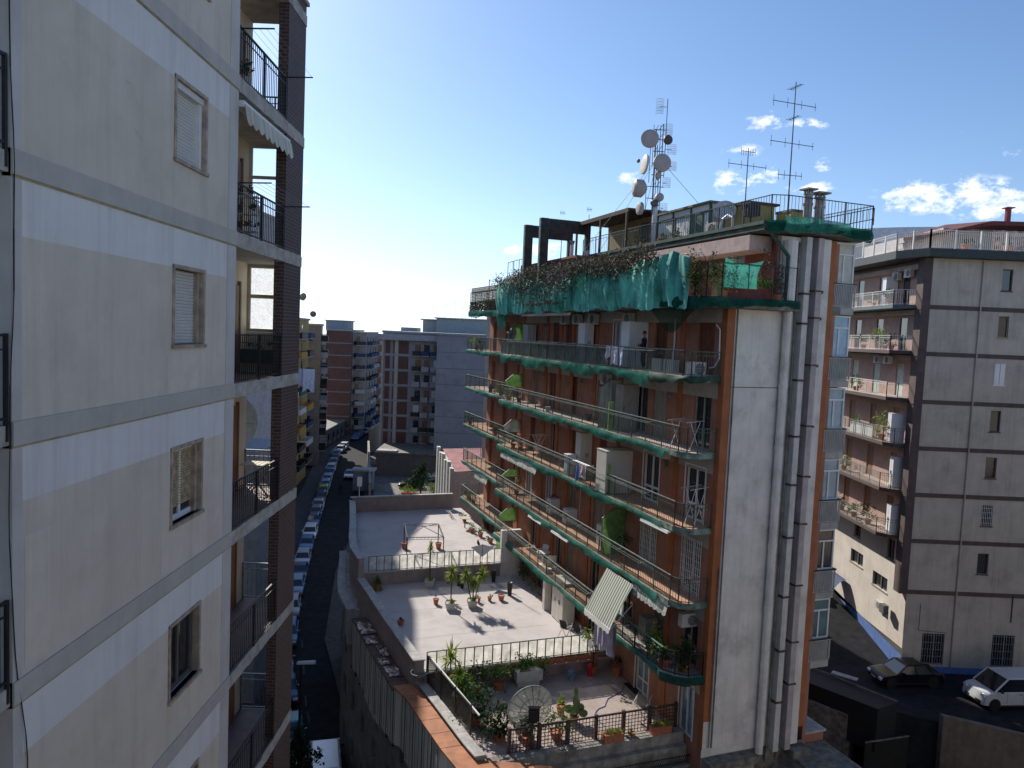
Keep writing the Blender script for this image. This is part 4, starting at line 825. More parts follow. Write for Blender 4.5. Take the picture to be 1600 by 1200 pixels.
cr3 = thing('creeper', 'grey dry creeper and reed matting on the far-left terrace of the orange building', 'creeper', BW(26.5, -.7, z), RZB); a_ = MB()
for i in range(3200):
    q = Vector((g.uniform(-4.8,4.8), g.uniform(-.1,.15), g.uniform(.05,.75))); d_ = Vector((g.uniform(-1,1),g.uniform(-.4,.4),g.uniform(-1,1))).normalized()*.12; s_ = Vector((0,.01,.02)); a_.face([q-s_,q+s_,q+d_+s_,q+d_-s_])
obj('dry_leaves', a_, m_dry, cr3); a_ = MB()
for i in range(10): a_.box(-4.7,4.7,-.05+.01*(i%2),.0+.01*(i%2),.70+.115*i,.70+.115*i+.095)
obj('matting', a_, mat('grey_reed', (.26,.23,.19), var=.35, scale=5), cr3)
a_ = MB()
for x in (-2.4, 0.3, -4.2): a_.bar((x,.0,0),(x,.0,2.3),.05)
obj('pole', a_, m_irong, cr3)
# penthouse wall, window, awning board
zt = 4.42; a_ = MB(); a_.holes(lambda u, zz, d: (u, -3.75-d, zz), TF+.0, 21.3, z, zt, [(1.2,2.6,z+.05,z+2.2),(7,8.2,z+.05,z+2.2),(13,14.4,z+.05,z+2.2)], .15, 0); a_.face([(21.3,-3.75,z),(21.3,-7,z),(21.3,-7,zt),(21.3,-3.75,zt)], 0); a_.face([(TF,-3.75,z),(TF,-3.5,z),(TF,-3.5,zt),(TF,-3.75,zt)], 0)
obj('penthouse_wall', a_, mat('brick_red_plaster', (.20,.06,.04), var=.15, streak=.3, stain=.25), Mb)
for (a, b) in ((1.2,2.6),(7,8.2),(13,14.4)):
    q_ = MB(); q_.box(a,a+.07,-3.9,-3.83,z+.05,z+2.2); q_.box(b-.07,b,-3.9,-3.83,z+.05,z+2.2); q_.box((a+b)/2-.05,(a+b)/2+.05,-3.9,-3.83,z+.05,z+2.2); f_ = obj('window_frame', q_, kmat['grey'], Mb); q_ = MB(); q_.face([(a,-3.89,z+.05),(b,-3.89,z+.05),(b,-3.89,z+2.2),(a,-3.89,z+2.2)]); obj('pane', q_, m_glassb, f_)
a_ = MB(); a_.box(TF+.5,9.5,-3.72,-2.6,zt-.62,zt-.02); obj('shutter_box', a_, mat('salmon_plaster', (.50,.38,.34), streak=.2), Mb)
# ---- roof
zr = 4.86; RN = -2.75
a_ = MB(); a_.prism([(TF-.55,-7.75),(TF-.55,RN-.6),(TF-.3,RN),(15.8,RN),(15.8,-7.75)], zr-.36, zr); obj('roof_slab', a_, m_concd, Mb)
a_ = MB(); a_.bar((TF-.3,RN+.08,zr-.05),(15.8,RN+.08,zr-.05),.14,.14); a_.bar((TF-.3,RN+.06,zr-.3),(15.8,RN+.06,zr-.3),.08,.08); a_.path([(TF-.3,RN+.1,zr-.1),(TF-.35,RN-.3,zr-.55),(TF-.4,-3.8,zr-1.3),(TF-.35,-3.85,zr-3.2)], .07, 6); obj('gutter', a_, mat('green_copper', (.025,.075,.055), .6, .2, var=.4, scale=4), Mb)
edge_net([(TF-.57,-7.75),(TF-.57,RN-.6),(TF-.3,RN+.02)], zr, .06, .42, 51, sag=.12, mt=net_mat('dark_green_roof_net', (.015,.13,.085), .96, 60, .3)); edge_net([(TF-.6,-6.6),(TF-.6,-3.3)], zr, .22, .5, 53, sag=.16)
a_ = MB(); P = [(TF-.45,-7.9,zr),(TF-.45,-3.6,zr),(TF-.2,-3.0,zr),(9,-2.95,zr)]
for p, q in zip(P, P[1:]): railing(a_, p, q, 1.05, .16, 1.6, rt=.02, mid=False)
railing(a_, (TF-.45,-7.9,zr), (6,-7.9,zr), 1.05, .16, 1.5, mid=False); railing(a_, (TF-.5,-7.9,zr+.45),(TF+1.2,-6.6,zr+.1),.5,.2,1.5,mid=False)
obj('roof_railing', a_, mat('rusty_blue_iron', (.07,.065,.08), .7, .2, var=.4, scale=5), Mb)
a_ = MB(); railing(a_, (9,-2.95,zr), (15.7,-2.95,zr), 1.05, .2, 1.6, mid=True); obj('roof_railing', a_, m_irong, Mb)
m_yel = mat('mustard_plaster', (.42,.33,.10), var=.1, streak=.3, stain=.2)
# rooftop huts (parts of the building)
def hut(t0, t1, n0, n1, z0, z1, m, name='rooftop_hut', roofm=None, ov=.15):
    q = MB(); q.box(t0,t1,n0,n1,z0,z1); h = obj(name, q, m, Mb); q = MB(); q.box(t0-ov,t1+ov,n0-ov,n1+ov,z1+.002,z1+.1); obj('roof', q, roofm or m_concd, h); return h
hut(2.5,4.2,-6.2,-4.8,zr,zr+1.45,m_yel,'rooftop_hut',m_wood); h = hut(4.7,9.4,-6.6,-4.3,zr,zr+1.75,m_white, 'rooftop_hut', kmat['olive'])
q = MB()
for x in (4.7,6.3,7.9,9.4): q.box(x-.05,x+.05,-4.3,-4.25,zr,zr+1.75)
for n_ in (-6.6,-5.4,-4.3): q.box(4.63,4.69,n_-.04,n_+.04,zr,zr+1.75)
q.box(4.63,9.42,-4.295,-4.24,zr+1.35,zr+1.42); q.box(5.2,6.3,-4.28,-4.26,zr,zr+1.35); q.box(4.6,4.66,-6.6,-4.3,zr+1.35,zr+1.41); obj('green_frame', q, mat('dark_green_paint', (.02,.09,.06), .6), h)
h = hut(10.0,16.5,-7,-5.0,zr,zr+2.1,mat('ochre_stained_plaster', (.36,.27,.15), var=.15, streak=.5, stain=.4), 'rooftop_hut', m_wood, .1); q = MB(); q.box(11.5,12.4,-5.02,-4.97,zr,zr+1.8); obj('door', q, mat('dark_green_paint', (.02,.09,.06)), h)
q = MB(); q.box(10.2,16.9,-5.4,-2.9,zr+2.12,zr+2.2); q.box(10.2,16.9,-2.98,-2.9,zr+1.98,zr+2.12)
for x in (10.4,13.5,16.7): q.box(x-.06,x+.06,-3.0,-2.9,zr,zr+1.98)
obj('timber_canopy', q, m_wood, Mb)
hut(1.0,2.0,-6.9,-5.9,zr,zr+1.0,m_yel,'rooftop_hut',m_concd,.03)
# tall concrete portal frames at the far end
m_gp = mat('peeling_green_concrete', (.12,.22,.17), var=.35, scale=3, stain=.5); m_dk = mat('dark_brown_concrete', (.06,.05,.045), var=.3)
q = MB()
for (t0, zz0, zz1) in ((18.9,1.75,7.0),(16.3,1.75,7.1)):
    q = MB(); q.box(t0,t0+.25,-.9,-.35,zz0,zz1,0); q.box(t0-.08,t0+.001,-.85,-.4,zz0,zz1,1); q.box(t0,t0+.25,-3.7,-.9,zz1-.75,zz1,1); q.box(t0,t0+.25,-3.7,-3.4,4.5,zz1-.75,1); obj('portal_frame', q, [m_gp, m_dk], Mb)
q = MB(); q.box(12.2,18.0,-4.4,-1.2,1.72,4.38); h = obj('terrace_room', q, mat('pale_lilac_plaster', (.42,.40,.42), var=.06, stain=.2), Mb); q = MB(); q.box(12.0,18.4,-4.5,-.8,4.42,4.54); q.box(18.2,18.4,-4.5,-.8,4.27,4.42); obj('roof', q, mat('red_eaves', (.20,.06,.04)), h)
q = MB(); q.box(20.6,22.2,-3,-1.4,4.0,4.75); q.prism([(19.3,-1),(25,-1.2),(25,-4),(19.3,-4)],1.75,4.0); obj('rooftop_tank', q, m_concd, Mb)
q = MB(); railing(q, (19.5,-1.1,4.0),(24.5,-1.3,4.0),1.1,.5,1.3,mid=False); obj('terrace_railing', q, m_irong, Mb)
# ================================================================== THINGS ON THE BALCONIES AND ROOF
def bloc(k, t, n): return BW(t, n, ZK[k]+.015)
cabinet('tall white two-door cabinet beside the person on the highest railed balcony', bloc(1, 5.3, -.98), 1.15, .75, 2.15, RZB+math.pi/2)
cabinet('narrow white cabinet behind the milky rail sheets of the highest railed balcony', bloc(1, 10.6, -.95), .55, .8, 2.1, RZB+math.pi/2)
cabinet('grey corrugated cabinet beside the grey dish on the highest railed balcony', bloc(1, 18.9, -.95), .6, .8, 2.0, RZB+math.pi/2, mat('corrugated_grey_metal', (.42,.45,.44), .5, var=.3, scale=1.5, stretch=(8,8,.1)))
cabinet('large cream two-door cabinet on the third balcony down, left of the french windows', bloc(3, 6.2, -.72), 1.5, 1.0, 2.05, RZB-math.pi/2, mat('cream_enamel', (.60,.57,.50), .45, var=.05, streak=.2))
cabinet('tall narrow cream cabinet against the wall on the third balcony down', bloc(3, 10.3, -1.05), .8, .6, 2.3, RZB+math.pi/2, mat('cream_enamel', (.6,.57,.5)))
cabinet('low white cabinet on the third balcony down, beside the rail and the laundry', bloc(3, 10.6, -.35), .5, .45, 1.1, RZB+math.pi/2)
cabinet('grey panelled cabinet behind the striped panel on the second balcony down', bloc(2, 5.9, -1.0), .8, .75, 2.2, RZB+math.pi/2, kmat['grey'], 1)
for lab, k, t, h in (('white washing machine on the fourth balcony down with a red-flowered pot above it', 4, 14.2, .9), ('white washing machine on the fourth balcony down, right of the flowered one', 4, 11.8, .85), ('pale washing machine on the fourth balcony down nearest the green partition', 4, 7.6, 1.0)):
    t_ = thing('washing_machine', lab, 'washing machine', bloc(k, t, -1.08), RZB, 'appliances on the fourth balcony'); a_ = MB(); a_.box(-.32,.32,-.3,.3,.02,h); obj('casing', a_, m_whitec, t_); a_ = MB(); a_.lathe([(.001,0),(.17,0),(.19,.02),(.15,.03)],12,(0,.30,h*.55),axis=(0,1,0)); obj('door', a_, m_glass, t_)
a_ = MB(); foliage(a_, (0,0,.15), (.25,.2,.15), 90, .08, 4); solo('flower_pot', a_, leaf_mat('red_flowers', (.25,.01,.03), (.4,.05,.12)), 'red flowers standing on a white washing machine', 'flowers', bloc(4,14.2,-1.05)+Vector((0,0,.9)))
# AC units
for lab, t, n, z, r in (('air conditioner standing at the near end of the highest railed balcony', -.35, -.55, ZK[1]+.02, math.pi/2), ('left of the two air conditioners standing behind the person', 2.75, -.75, ZK[1]+.02, math.pi), ('right of the two air conditioners standing behind the person', 1.75, -.75, ZK[1]+.02, math.pi),
        ('leftmost air conditioner hung under the net-draped terrace', 13.9, -1.15, .72, 0), ('middle air conditioner hung under the net-draped terrace', 12.2, -1.15, .72, 0), ('third air conditioner hung under the net-draped terrace, over the narrow white cabinet', 10.2, -1.15, .72, 0), ('air conditioner hung under the terrace above the tall white cabinet', 6.4, -1.15, .72, 0),
        ('air conditioner over the torn green cloth on the second balcony', 8.3, -1.1, -2.35, 0), ('air conditioner under the slab above the third balcony french windows', 2.6, -1.15, -5.15, 0), ('air conditioner with round fan on the wall above the plants, near the corner', .0, -1.15, -11.75, math.pi/2), ('air conditioner fixed under the leafy corner balcony above the crates', 1.6, -1.15, -14.55, 0)):
    ac_unit(lab, BW(t, n, z), RZB+r)
a_ = MB(); a_.bar((-3.6,0,0),(3.6,0,0),.09,.14); solo('rolled_awning', a_, m_white, 'long rolled white awning under the net-draped terrace above the hung air conditioners', 'awning', BW(14.2,.05,1.24), RZB)
def fringe(lab, t, n, z, L, drop=.35, mm=None):
    t_ = thing('awning', lab, 'awning', BW(t, n, z), RZB); a_ = MB(); a_.box(-L/2,L/2,-.06,.05,-.05,.05); obj('awning_case', a_, m_white, t_)
    a_ = MB(); nn = int(L/.05); a_.grid(lambda u, v: (-L/2+L*u, .05+.1*v, -.04-drop*v-(.08*abs(math.sin(u*L*9)) if v > .9 else 0)), nn, 4); obj('valance', a_, mm or mat('grey_striped_canvas', (.40,.42,.38), .9, var=.5, scale=2.2, stretch=(5,1,.1)), t_)
fringe('grey striped scalloped awning rolled up under the third balcony, over the left flat', 17.6, -.1, ZK[3]-.28, 6.3)
fringe('scalloped striped awning rolled up under the fourth balcony, beside the let-down striped one', 1.35, -.1, ZK[4]-.28, 2.9)
fringe('small grey scalloped awning under the far-left part of the fourth slab', 27.5, -.95, ZK[4]-.28, 3.0)
for lab, t, k, L in (('short white awning bar under the fourth balcony slab, left one', 14.2, 4, 2.0), ('short white awning bar under the fourth balcony slab, right one', 10.6, 4, 2.2), ('white awning bar under the third slab near the corner', 1.1, 3, 2.2)):
    a_ = MB(); a_.box(-L/2,L/2,-.07,.07,-.07,.0); a_.box(-L/2,L/2,.02,.09,-.11,-.07); solo('rolled_awning', a_, m_white, lab, 'awning', BW(t,.02,ZK[k]-.26), RZB)
# big let-down striped awning over the fifth balcony
t_ = thing('awning', 'large let-down grey-green striped awning hanging in front of the fifth balcony', 'awning', BW(3.75, 0, ZK[4]-.3), RZB)
sw_ = bpy.data.materials.new('green_grey_stripes'); sw_.use_nodes = True; nt_ = sw_.node_tree; b_ = nt_.nodes['Principled BSDF']; tcn = nt_.nodes.new('ShaderNodeTexCoord'); wv = nt_.nodes.new('ShaderNodeTexWave'); wv.wave_type = 'BANDS'; wv.bands_direction = 'X'; wv.inputs['Scale'].default_value = 1.7; wv.inputs['Distortion'].default_value = .15
nt_.links.new(tcn.outputs['Object'], wv.inputs['Vector']); rp = nt_.nodes.new('ShaderNodeValToRGB'); rp.color_ramp.interpolation = 'CONSTANT'; rp.color_ramp.elements[0].color = (.13,.17,.13,1); rp.color_ramp.elements[1].position = .45; rp.color_ramp.elements[1].color = (.52,.52,.46,1); nt_.links.new(wv.outputs[0], rp.inputs[0]); nt_.links.new(rp.outputs[0], b_.inputs['Base Color']); b_.inputs['Roughness'].default_value = .9
a_ = MB(); a_.grid(lambda u, v: (1.3-2.5*u+.1*v, .05+1.0*v+.05*math.sin(v*3.1), -1.95*v-.05*math.sin(math.pi*v)-.03*math.sin(u*9)*v), 30, 12); obj('canvas', a_, sw_, t_, smooth=True)
a_ = MB(); a_.grid(lambda u, v: (1.4-2.5*u, 1.07+.03*v, -1.97-.16*v-(.07*abs(math.sin(u*22)) if v > .9 else 0)), 50, 4); a_.bar((1.42,1.05,-1.97),(-1.12,1.05,-1.97),.05); obj('valance', a_, m_white, t_)
a_ = MB(); a_.bar((1.35,.0,-.9),(1.4,1.05,-1.97),.03); a_.bar((-1.15,.0,-.9),(-1.1,1.05,-1.97),.03); obj('arm', a_, m_white, t_)
def cloth(mb, x0, x1, y, z, drop, amp=.05, ph=0., m=0, tap=0):
    nu = max(6, int(abs(x1-x0)/.05)); mb.grid(lambda u, v: (x0+(x1-x0)*u*(1-tap*v), y+amp*v*math.sin(u*abs(x1-x0)*13+ph+v), z-drop*v*(1+.08*math.sin(u*7+ph))), nu, 8, m)
m_sheet = mat('lilac_white_cloth', (.52,.50,.60), .9, var=.06, streak=.2)
def laundry(lab, loc, rz, items, rack=True, name='hanging_laundry'):
    t_ = thing(name, lab, 'laundry', loc, rz)
    for i, (x0, x1, y, z, d, m) in enumerate(items):
        a_ = MB(); cloth(a_, x0, x1, y, z, d, .05, i*1.7); obj('cloth', a_, m, t_, smooth=True)
    if rack:
        xs = [i[0] for i in items]+[i[1] for i in items]; a_ = MB(); x0, x1 = min(xs)-.15, max(xs)+.15
        for y in sorted({i[2] for i in items}): a_.tube((x0,y,items[0][3]+.01),(x1,y,items[0][3]+.01),.01,4)
        a_.bar((x0,-.1,items[0][3]),(x0,max(i[2] for i in items)+.05,items[0][3]),.02); a_.bar((x1,-.1,items[0][3]),(x1,max(i[2] for i in items)+.05,items[0][3]),.02); obj('drying_rack', a_, m_white, t_)
    return t_
laundry('pale lilac bed sheets hanging below the big striped awning', BW(3.9,.1,ZK[5]+.85), RZB, [(1.0,-.95,.45,0,1.65,m_sheet),(.8,-1.0,.62,0,1.45,mat('lilac_cloth',(.42,.40,.52),.9))])
cw = mat('white_cloth', (.62,.62,.62), .9, var=.04); cb_ = mat('blue_cloth', (.07,.14,.36), .9); cr_ = mat('red_cloth', (.36,.06,.08), .9); cpk = mat('pink_cloth', (.50,.15,.22), .9)
laundry('blue and white washing hung on the third balcony rail beside the large cream cabinet', BW(7.9,.0,ZK[3]+1.1), RZB, [(.9,.55,.1,0,1.0,cb_),(.5,-.2,.12,0,.75,cw),(.2,-.5,.25,0,.55,mat('flower_print_cloth',(.5,.38,.45),.9,var=.4,scale=6))])
laundry('pink cloth hanging over the rail at the far end of the highest railed balcony', BW(22.6,-.85,ZK[1]+1.05), RZB, [(.15,-.15,.05,0,.6,cpk)], False)
laundry('white laundry on a rack at the low rail left of the tall white cabinet', BW(6.7,-.3,ZK[1]+.75), RZB, [(.35,-.35,.15,0,.5,cw)], True)
laundry('lilac laundry hung on the rail in front of the person', BW(5.0,.02,ZK[1]+1.0), RZB, [(1.2,.75,.06,0,.55,m_sheet),(.6,.0,.08,0,.8,m_sheet),(-.1,-.5,.06,0,.8,mat('pale_blue_cloth',(.42,.48,.62),.9))], False)
laundry('mixed washing on a rack at the bottom of the far-left corner of the orange building', BW(31.4,.0,-14.6), RZB, [(.7,.1,.2,0,1.0,cr_),(.0,-.6,.25,0,1.1,cw),(-.3,-.8,.4,0,.9,m_pink)], True)
# chairs, racks, tables, planters
def xrack(lab, loc, rz, h=.95, w_=.9, name='drying_rack'):
    t_ = thing(name, lab, 'drying rack', loc, rz); a_ = MB()
    for s in (-w_/2, w_/2): a_.bar((s,-.3,0),(s,.3,h),.022); a_.bar((s,.3,0),(s,-.3,h),.022); a_.bar((s,-.55,h+.05),(s,.55,h),.02)
    obj('frame', a_, m_white, t_); a_ = MB()
    for i in range(9): y = -.52+.13*i; a_.bar((-w_/2,y,h+.02),(w_/2,y,h+.02),.01)
    obj('rod', a_, m_rail, t_); return t_
xrack('white folding drying rack by the dark door on the second balcony down', bloc(2, .35, -.7), RZB+.3, 1.15, 1.0)
xrack('spiky white airer fixed by the corner of the third balcony, beside the french window', bloc(3, -.35, -.9), RZB+.2, 1.55, .5)
xrack('blue drying rack against the wall of the third balcony down', bloc(3, 16.4, -.9), RZB, 1.3, .6)
def chair(lab, loc, rz, m=None, group=None):
    t_ = thing('plastic_chair', lab, 'chair', loc, rz, group); m = m or m_white; a_ = MB(); a_.box(-.24,.24,-.23,.23,.41,.45); obj('seat', a_, m, t_)
    a_ = MB(); a_.grid(lambda u, v: (-.24+.48*u, -.23-.12*v-.05*math.sin(math.pi*u), .45+.42*v), 6, 3); a_.grid(lambda u, v: (-.24+.48*u, -.25-.12*v-.05*math.sin(math.pi*u), .45+.42*v), 6, 3); obj('backrest', a_, m, t_)
    for x in (-.21,.21):
        for y in (-.2,.2): a_ = MB(); a_.bar((x,y,.41),(x*1.1,y*1.15,0),.035); obj('leg', a_, m, t_)
        a_ = MB(); a_.bar((x*1.1,-.25,.64),(x*1.1,.2,.62),.04,.03); a_.bar((x*1.1,.18,.62),(x,.2,.42),.03); obj('armrest', a_, m, t_)
    return t_
chair('white plastic chair beside the round table on the fifth balcony, left one', bloc(5, 15.0, -.85), RZB+.4); chair('white plastic chair beside the round table on the fifth balcony, right one', bloc(5, 13.4, -.8), RZB-1.9)
t_ = thing('round_table', 'round white table between the plastic chairs on the fifth balcony', 'table', bloc(5, 14.2, -.6), RZB); a_ = MB(); a_.lathe([(.001,.72),(.42,.72),(.42,.75),(.001,.75)], 16); obj('tabletop', a_, m_white, t_); a_ = MB(); a_.tube((0,0,0),(0,0,.72),.04); a_.lathe([(.25,0),(.03,.06)],10); obj('leg', a_, m_white, t_)
for lab, k, t, n, h, lm in (('leafy pots below the lime partition on the second balcony, left one', 2, 21.1, -.5, .9, m_leafy), ('leafy pot below the lime partition on the second balcony, right one', 2, 19.6, -.7, .9, m_leafd), ('green pot plants at the left end of the third balcony, left one', 3, 19.8, -.5, .8, m_leaf), ('dark pot plant at the left end of the third balcony, right one', 3, 18.7, -.6, .8, m_leafd),
        ('climbing pot plant with cylinder pot at the left end of the fourth balcony', 4, 19.6, -.8, 1.6, m_leafd), ('large dark shrub behind the green partition on the fourth balcony', 4, 4.9, -.7, 1.5, m_leafd), ('yellow-green plant on the far-left corner of the highest railed balcony', 1, 30.5, -1.1, 1.2, m_leafy), ('small red-brown plant on the far-left part of the highest railed balcony', 1, 29.3, -1.1, .7, m_leafd),
        ('pot plant on the far-left part of the second balcony', 2, 24.3, -1.1, .9, m_leafy), ('brown pot plant on the far-left tip of the third balcony', 3, 31.5, -1.1, .6, m_leafd), ('pot plant by the rail of the far-left third balcony', 3, 25.2, -1.1, .6, m_leafd), ('big leafy pot at the far-left tip of the fifth balcony', 5, 31.5, -1.2, 1.0, m_leaf), ('second leafy pot at the far-left tip of the fifth balcony', 5, 30.0, -1.15, .8, m_leafd)):
    pot_plant('potted_plant', lab, bloc(k, t, n), .15+.03*h, .28, .3+.1*h, .2+.28*h, int(110+110*h), lm, seed=int(t*7+k), ls=.1)
pot_plant('bucket_planter', 'black bucket on the second balcony by the person-height door', bloc(2, 9.7, -.9), .18, .35, n=0, pm=m_iron, cat='bucket'); pot_plant('white_bucket', 'white ribbed bucket on the second balcony floor', bloc(2, 14.2, -.45), .16, .28, n=0, pm=m_whitec, cat='bucket')
t_ = thing('gas_bottle', 'tall green cylinder lying by the far-left rail of the second balcony', 'cylinder', bloc(2, 27.0, -1.2)); a_ = MB(); a_.lathe([(.001,0),(.14,0),(.14,.5),(.06,.6),(.05,.66),(.001,.66)], 10); obj('body', a_, cb_, t_)
pot_plant('flower_pot', 'planter with brown soil box on the big terrace railing above the corner', BW(-1.2, -2.6, ZK[0]+.02), .35, .45, .5, .3, 240, m_leaf, seed=77, ls=.1, pm=mat('red_brown_box', (.16,.035,.03)), sq=True)
t_ = thing('planter_box', 'long red-brown planter along the terrace rail above the white wall', 'planter', BW(-1.35, -1.9, ZK[0]+.02), RZB+math.pi/2); a_ = MB(); a_.box(-.95,1.4,-.18,.18,0,.42); obj('box', a_, mat('red_brown_box', (.16,.035,.03), .7, var=.2), t_); a_ = MB(); foliage(a_, (.9,0,.55), (.4,.2,.22), 160, .09, 3); foliage(a_, (-.5,0,.6), (.3,.2,.3), 120, .09, 8); obj('foliage', a_, m_leaf, t_)
# corner balcony of the fifth floor with foliage (separate, lower level)
q = MB(); cz = ZK[5]+.02
def arc(r, t0=1.0, n0=NW): return [(t0-1.35-0*r, NW)]
poly = [(-.95,NW),(-.9,-.7),(-.55,-.25),(0,.05),(4.55,.05),(4.55,NW)]
q.prism(poly, cz-.24, cz); obj('balcony_slab', q, m_conc, Mb); edge_net([(0,.06),(4.6,.06)], cz, .05, .36, 71); edge_net([(-.96,NW),(-.91,-.7),(-.56,-.24),(0,.07)], cz, .0, .3, 72, mt=net_mat('old_dark_net', (.02,.1,.075), .93))
q = MB(); P = [(-.9,NW+.05,cz),(-.85,-.72,cz),(-.5,-.3,cz),(0,0,cz),(4.5,0,cz)]
for a, b in zip(P, P[1:]): railing(q, a, b, .95, .12, 1.2)
obj('railing', q, m_iron, Mb); q = MB(); q.bar((0,0,cz+.98),(4.5,0,cz+.98),.06,.04); obj('handrail', q, mat('green_rail_paint', (.12,.25,.17), .6), Mb)
q = MB()
for i in range(5):
    for j in range(3):
        q.lathe([(.12,0),(.135,.01),(.12,.02)], 10, (.3+.27*i,.02,cz+.2+.27*j), axis=(0,1,0))
obj('iron_scrollwork', q, m_rail, Mb)
for lab, t, n, h, lm, sd_ in (('bright glossy plant in a terracotta pot on the leafy corner balcony, left one', 1.35, -.35, 1.35, m_leafy, 1), ('bright glossy plant in the middle of the leafy corner balcony', .35, -.35, 1.3, m_leaf, 2), ('large dark shrub at the corner of the leafy balcony against the orange pilaster', -.3, -.85, 1.9, m_leafd, 3)):
    pot_plant('potted_plant', lab, BW(t, n, cz), .28, .34, .36, .4*h, 380, lm, seed=sd_, ls=.16)
t_ = thing('fridge', 'grey appliance under a yellow-topped plant behind the scrolled iron railing', 'appliance', BW(2.7, -.9, cz), RZB); q = MB(); q.box(-.3,.3,-.3,.3,0,1.15); obj('casing', q, mat('grey_plastic_casing', (.22,.21,.20), .5), t_)
laundry('white cloth thrown over the rail of the leafy corner balcony', BW(3.9,-.2,cz+1.5), RZB, [(.35,-.35,.1,0,.95,cw)], False)
# ---- person on the highest railed balcony
def skin_fig(verts, edges, radii, name, m, parent, sub=1):
    me = bpy.data.meshes.new(name); me.from_pydata(verts, edges, []); me.materials.append(m)
    bm = bmesh.new(); bm.from_mesh(me); ly = bm.verts.layers.skin.verify()
    for i, v in enumerate(bm.verts):
        r = radii[i]; v[ly].radius = (r, r) if not hasattr(r, '__len__') else r; v[ly].use_root = (i == 0)
    bm.to_mesh(me); bm.free(); o = bpy.data.objects.new(name, me); COL.objects.link(o); o.parent = parent
    sk = o.modifiers.new('skin', 'SKIN'); sk.use_smooth_shade = True; s_ = o.modifiers.new('sub', 'SUBSURF'); s_.levels = sub; s_.render_levels = sub; return o
pz = ZK[1]+.015
per = thing('person', 'person in dark clothes with short dark hair standing on the highest railed balcony', 'person', BW(3.75, -.55, pz), RZB-rad(40))
bv = [(0,0,.93),(0,.01,1.1),(0,.0,1.3),(0,.0,1.42),(0,.01,1.50),(0,.015,1.60),(0,.02,1.70),
      (.17,0,1.40),(.24,-.02,1.16),(.17,.2,1.08),(.15,.27,1.10),(-.17,0,1.40),(-.25,-.02,1.16),(-.19,.2,1.08),(-.17,.27,1.11),
      (.09,0,.88),(.10,.02,.48),(.10,-.02,.09),(.11,.12,.04),(-.09,0,.88),(-.12,.03,.48),(-.13,-.01,.09),(-.14,.13,.04)]
be = [(0,1),(1,2),(2,3),(3,4),(4,5),(5,6),(3,7),(7,8),(8,9),(9,10),(3,11),(11,12),(12,13),(13,14),(0,15),(15,16),(16,17),(17,18),(0,19),(19,20),(20,21),(21,22)]
br = [(.15,.11),(.13,.10),(.16,.11),(.10,.08),.05,(.075,.09),(.055,.07),.06,.042,.03,.022,.06,.042,.03,.022,.09,.06,.04,.035,.09,.06,.04,.035]
skin_fig(bv, be, br, 'body', mat('skin', (.36,.20,.13), .6), per, 2)
skin_fig([bv[0],bv[1],bv[2],bv[3],bv[7],bv[8],bv[9],bv[11],bv[12],bv[13]], [(0,1),(1,2),(2,3),(3,4),(4,5),(5,6),(3,7),(7,8),(8,9)], [(.175,.13),(.155,.12),(.18,.13),(.11,.09),.075,.06,.045,.075,.06,.045], 'sweater', mat('dark_navy_knit', (.012,.014,.025), .95), per, 2)
skin_fig([(0,0,.95),bv[15],bv[16],(.10,-.02,.13),bv[19],bv[20],(-.13,-.01,.13)], [(0,1),(1,2),(2,3),(0,4),(4,5),(5,6)], [(.165,.12),.105,.078,.06,.105,.078,.06], 'trousers', mat('black_trousers', (.012,.012,.014), .9), per, 2)
q = MB(); q.lathe([(.001,.105),(.05,.09),(.085,.04),(.092,-.01),(.085,-.03)], 12, (0,.005,1.665)); obj('hair', q, mat('dark_hair', (.012,.009,.008), .6), per, smooth=True)
for s in (1, -1):
    for f in range(5):
        fx = (.17 if s < 0 else .15)*s*1.0; q0 = (fx+(-.02+.012*f), .28, 1.10-.004*abs(f-2)); q = (q0[0]+.003*(f-2), .345-.012*abs(f-2), 1.10+.01*(f % 2))
        if f == 4: q = (q0[0]-.045*s, .31, 1.13)
        me_ = skin_fig([q0, ((q0[0]+q[0])/2, (q0[1]+q[1])/2, 1.112), q], [(0,1),(1,2)], [.009,.009,.007], 'finger', mat('skin', (.36,.2,.13)), per, 1)
for s in (1,-1): q = MB(); q.ball((s*.033,.095,1.60), .009, 6); obj('eye', q, m_iron, per)
q = MB(); q.mesh([(-.012,.10,1.585),(.012,.10,1.585),(0,.105,1.62),(0,.125,1.575)], [(0,1,3),(1,2,3),(2,0,3)]); obj('nose', q, mat('skin', (.36,.2,.13)), per)
for s in (1,-1): q = MB(); q.ball((s*.078,.01,1.60), .018, 6, sz=1.5); obj('ear', q, mat('skin', (.36,.2,.13)), per)
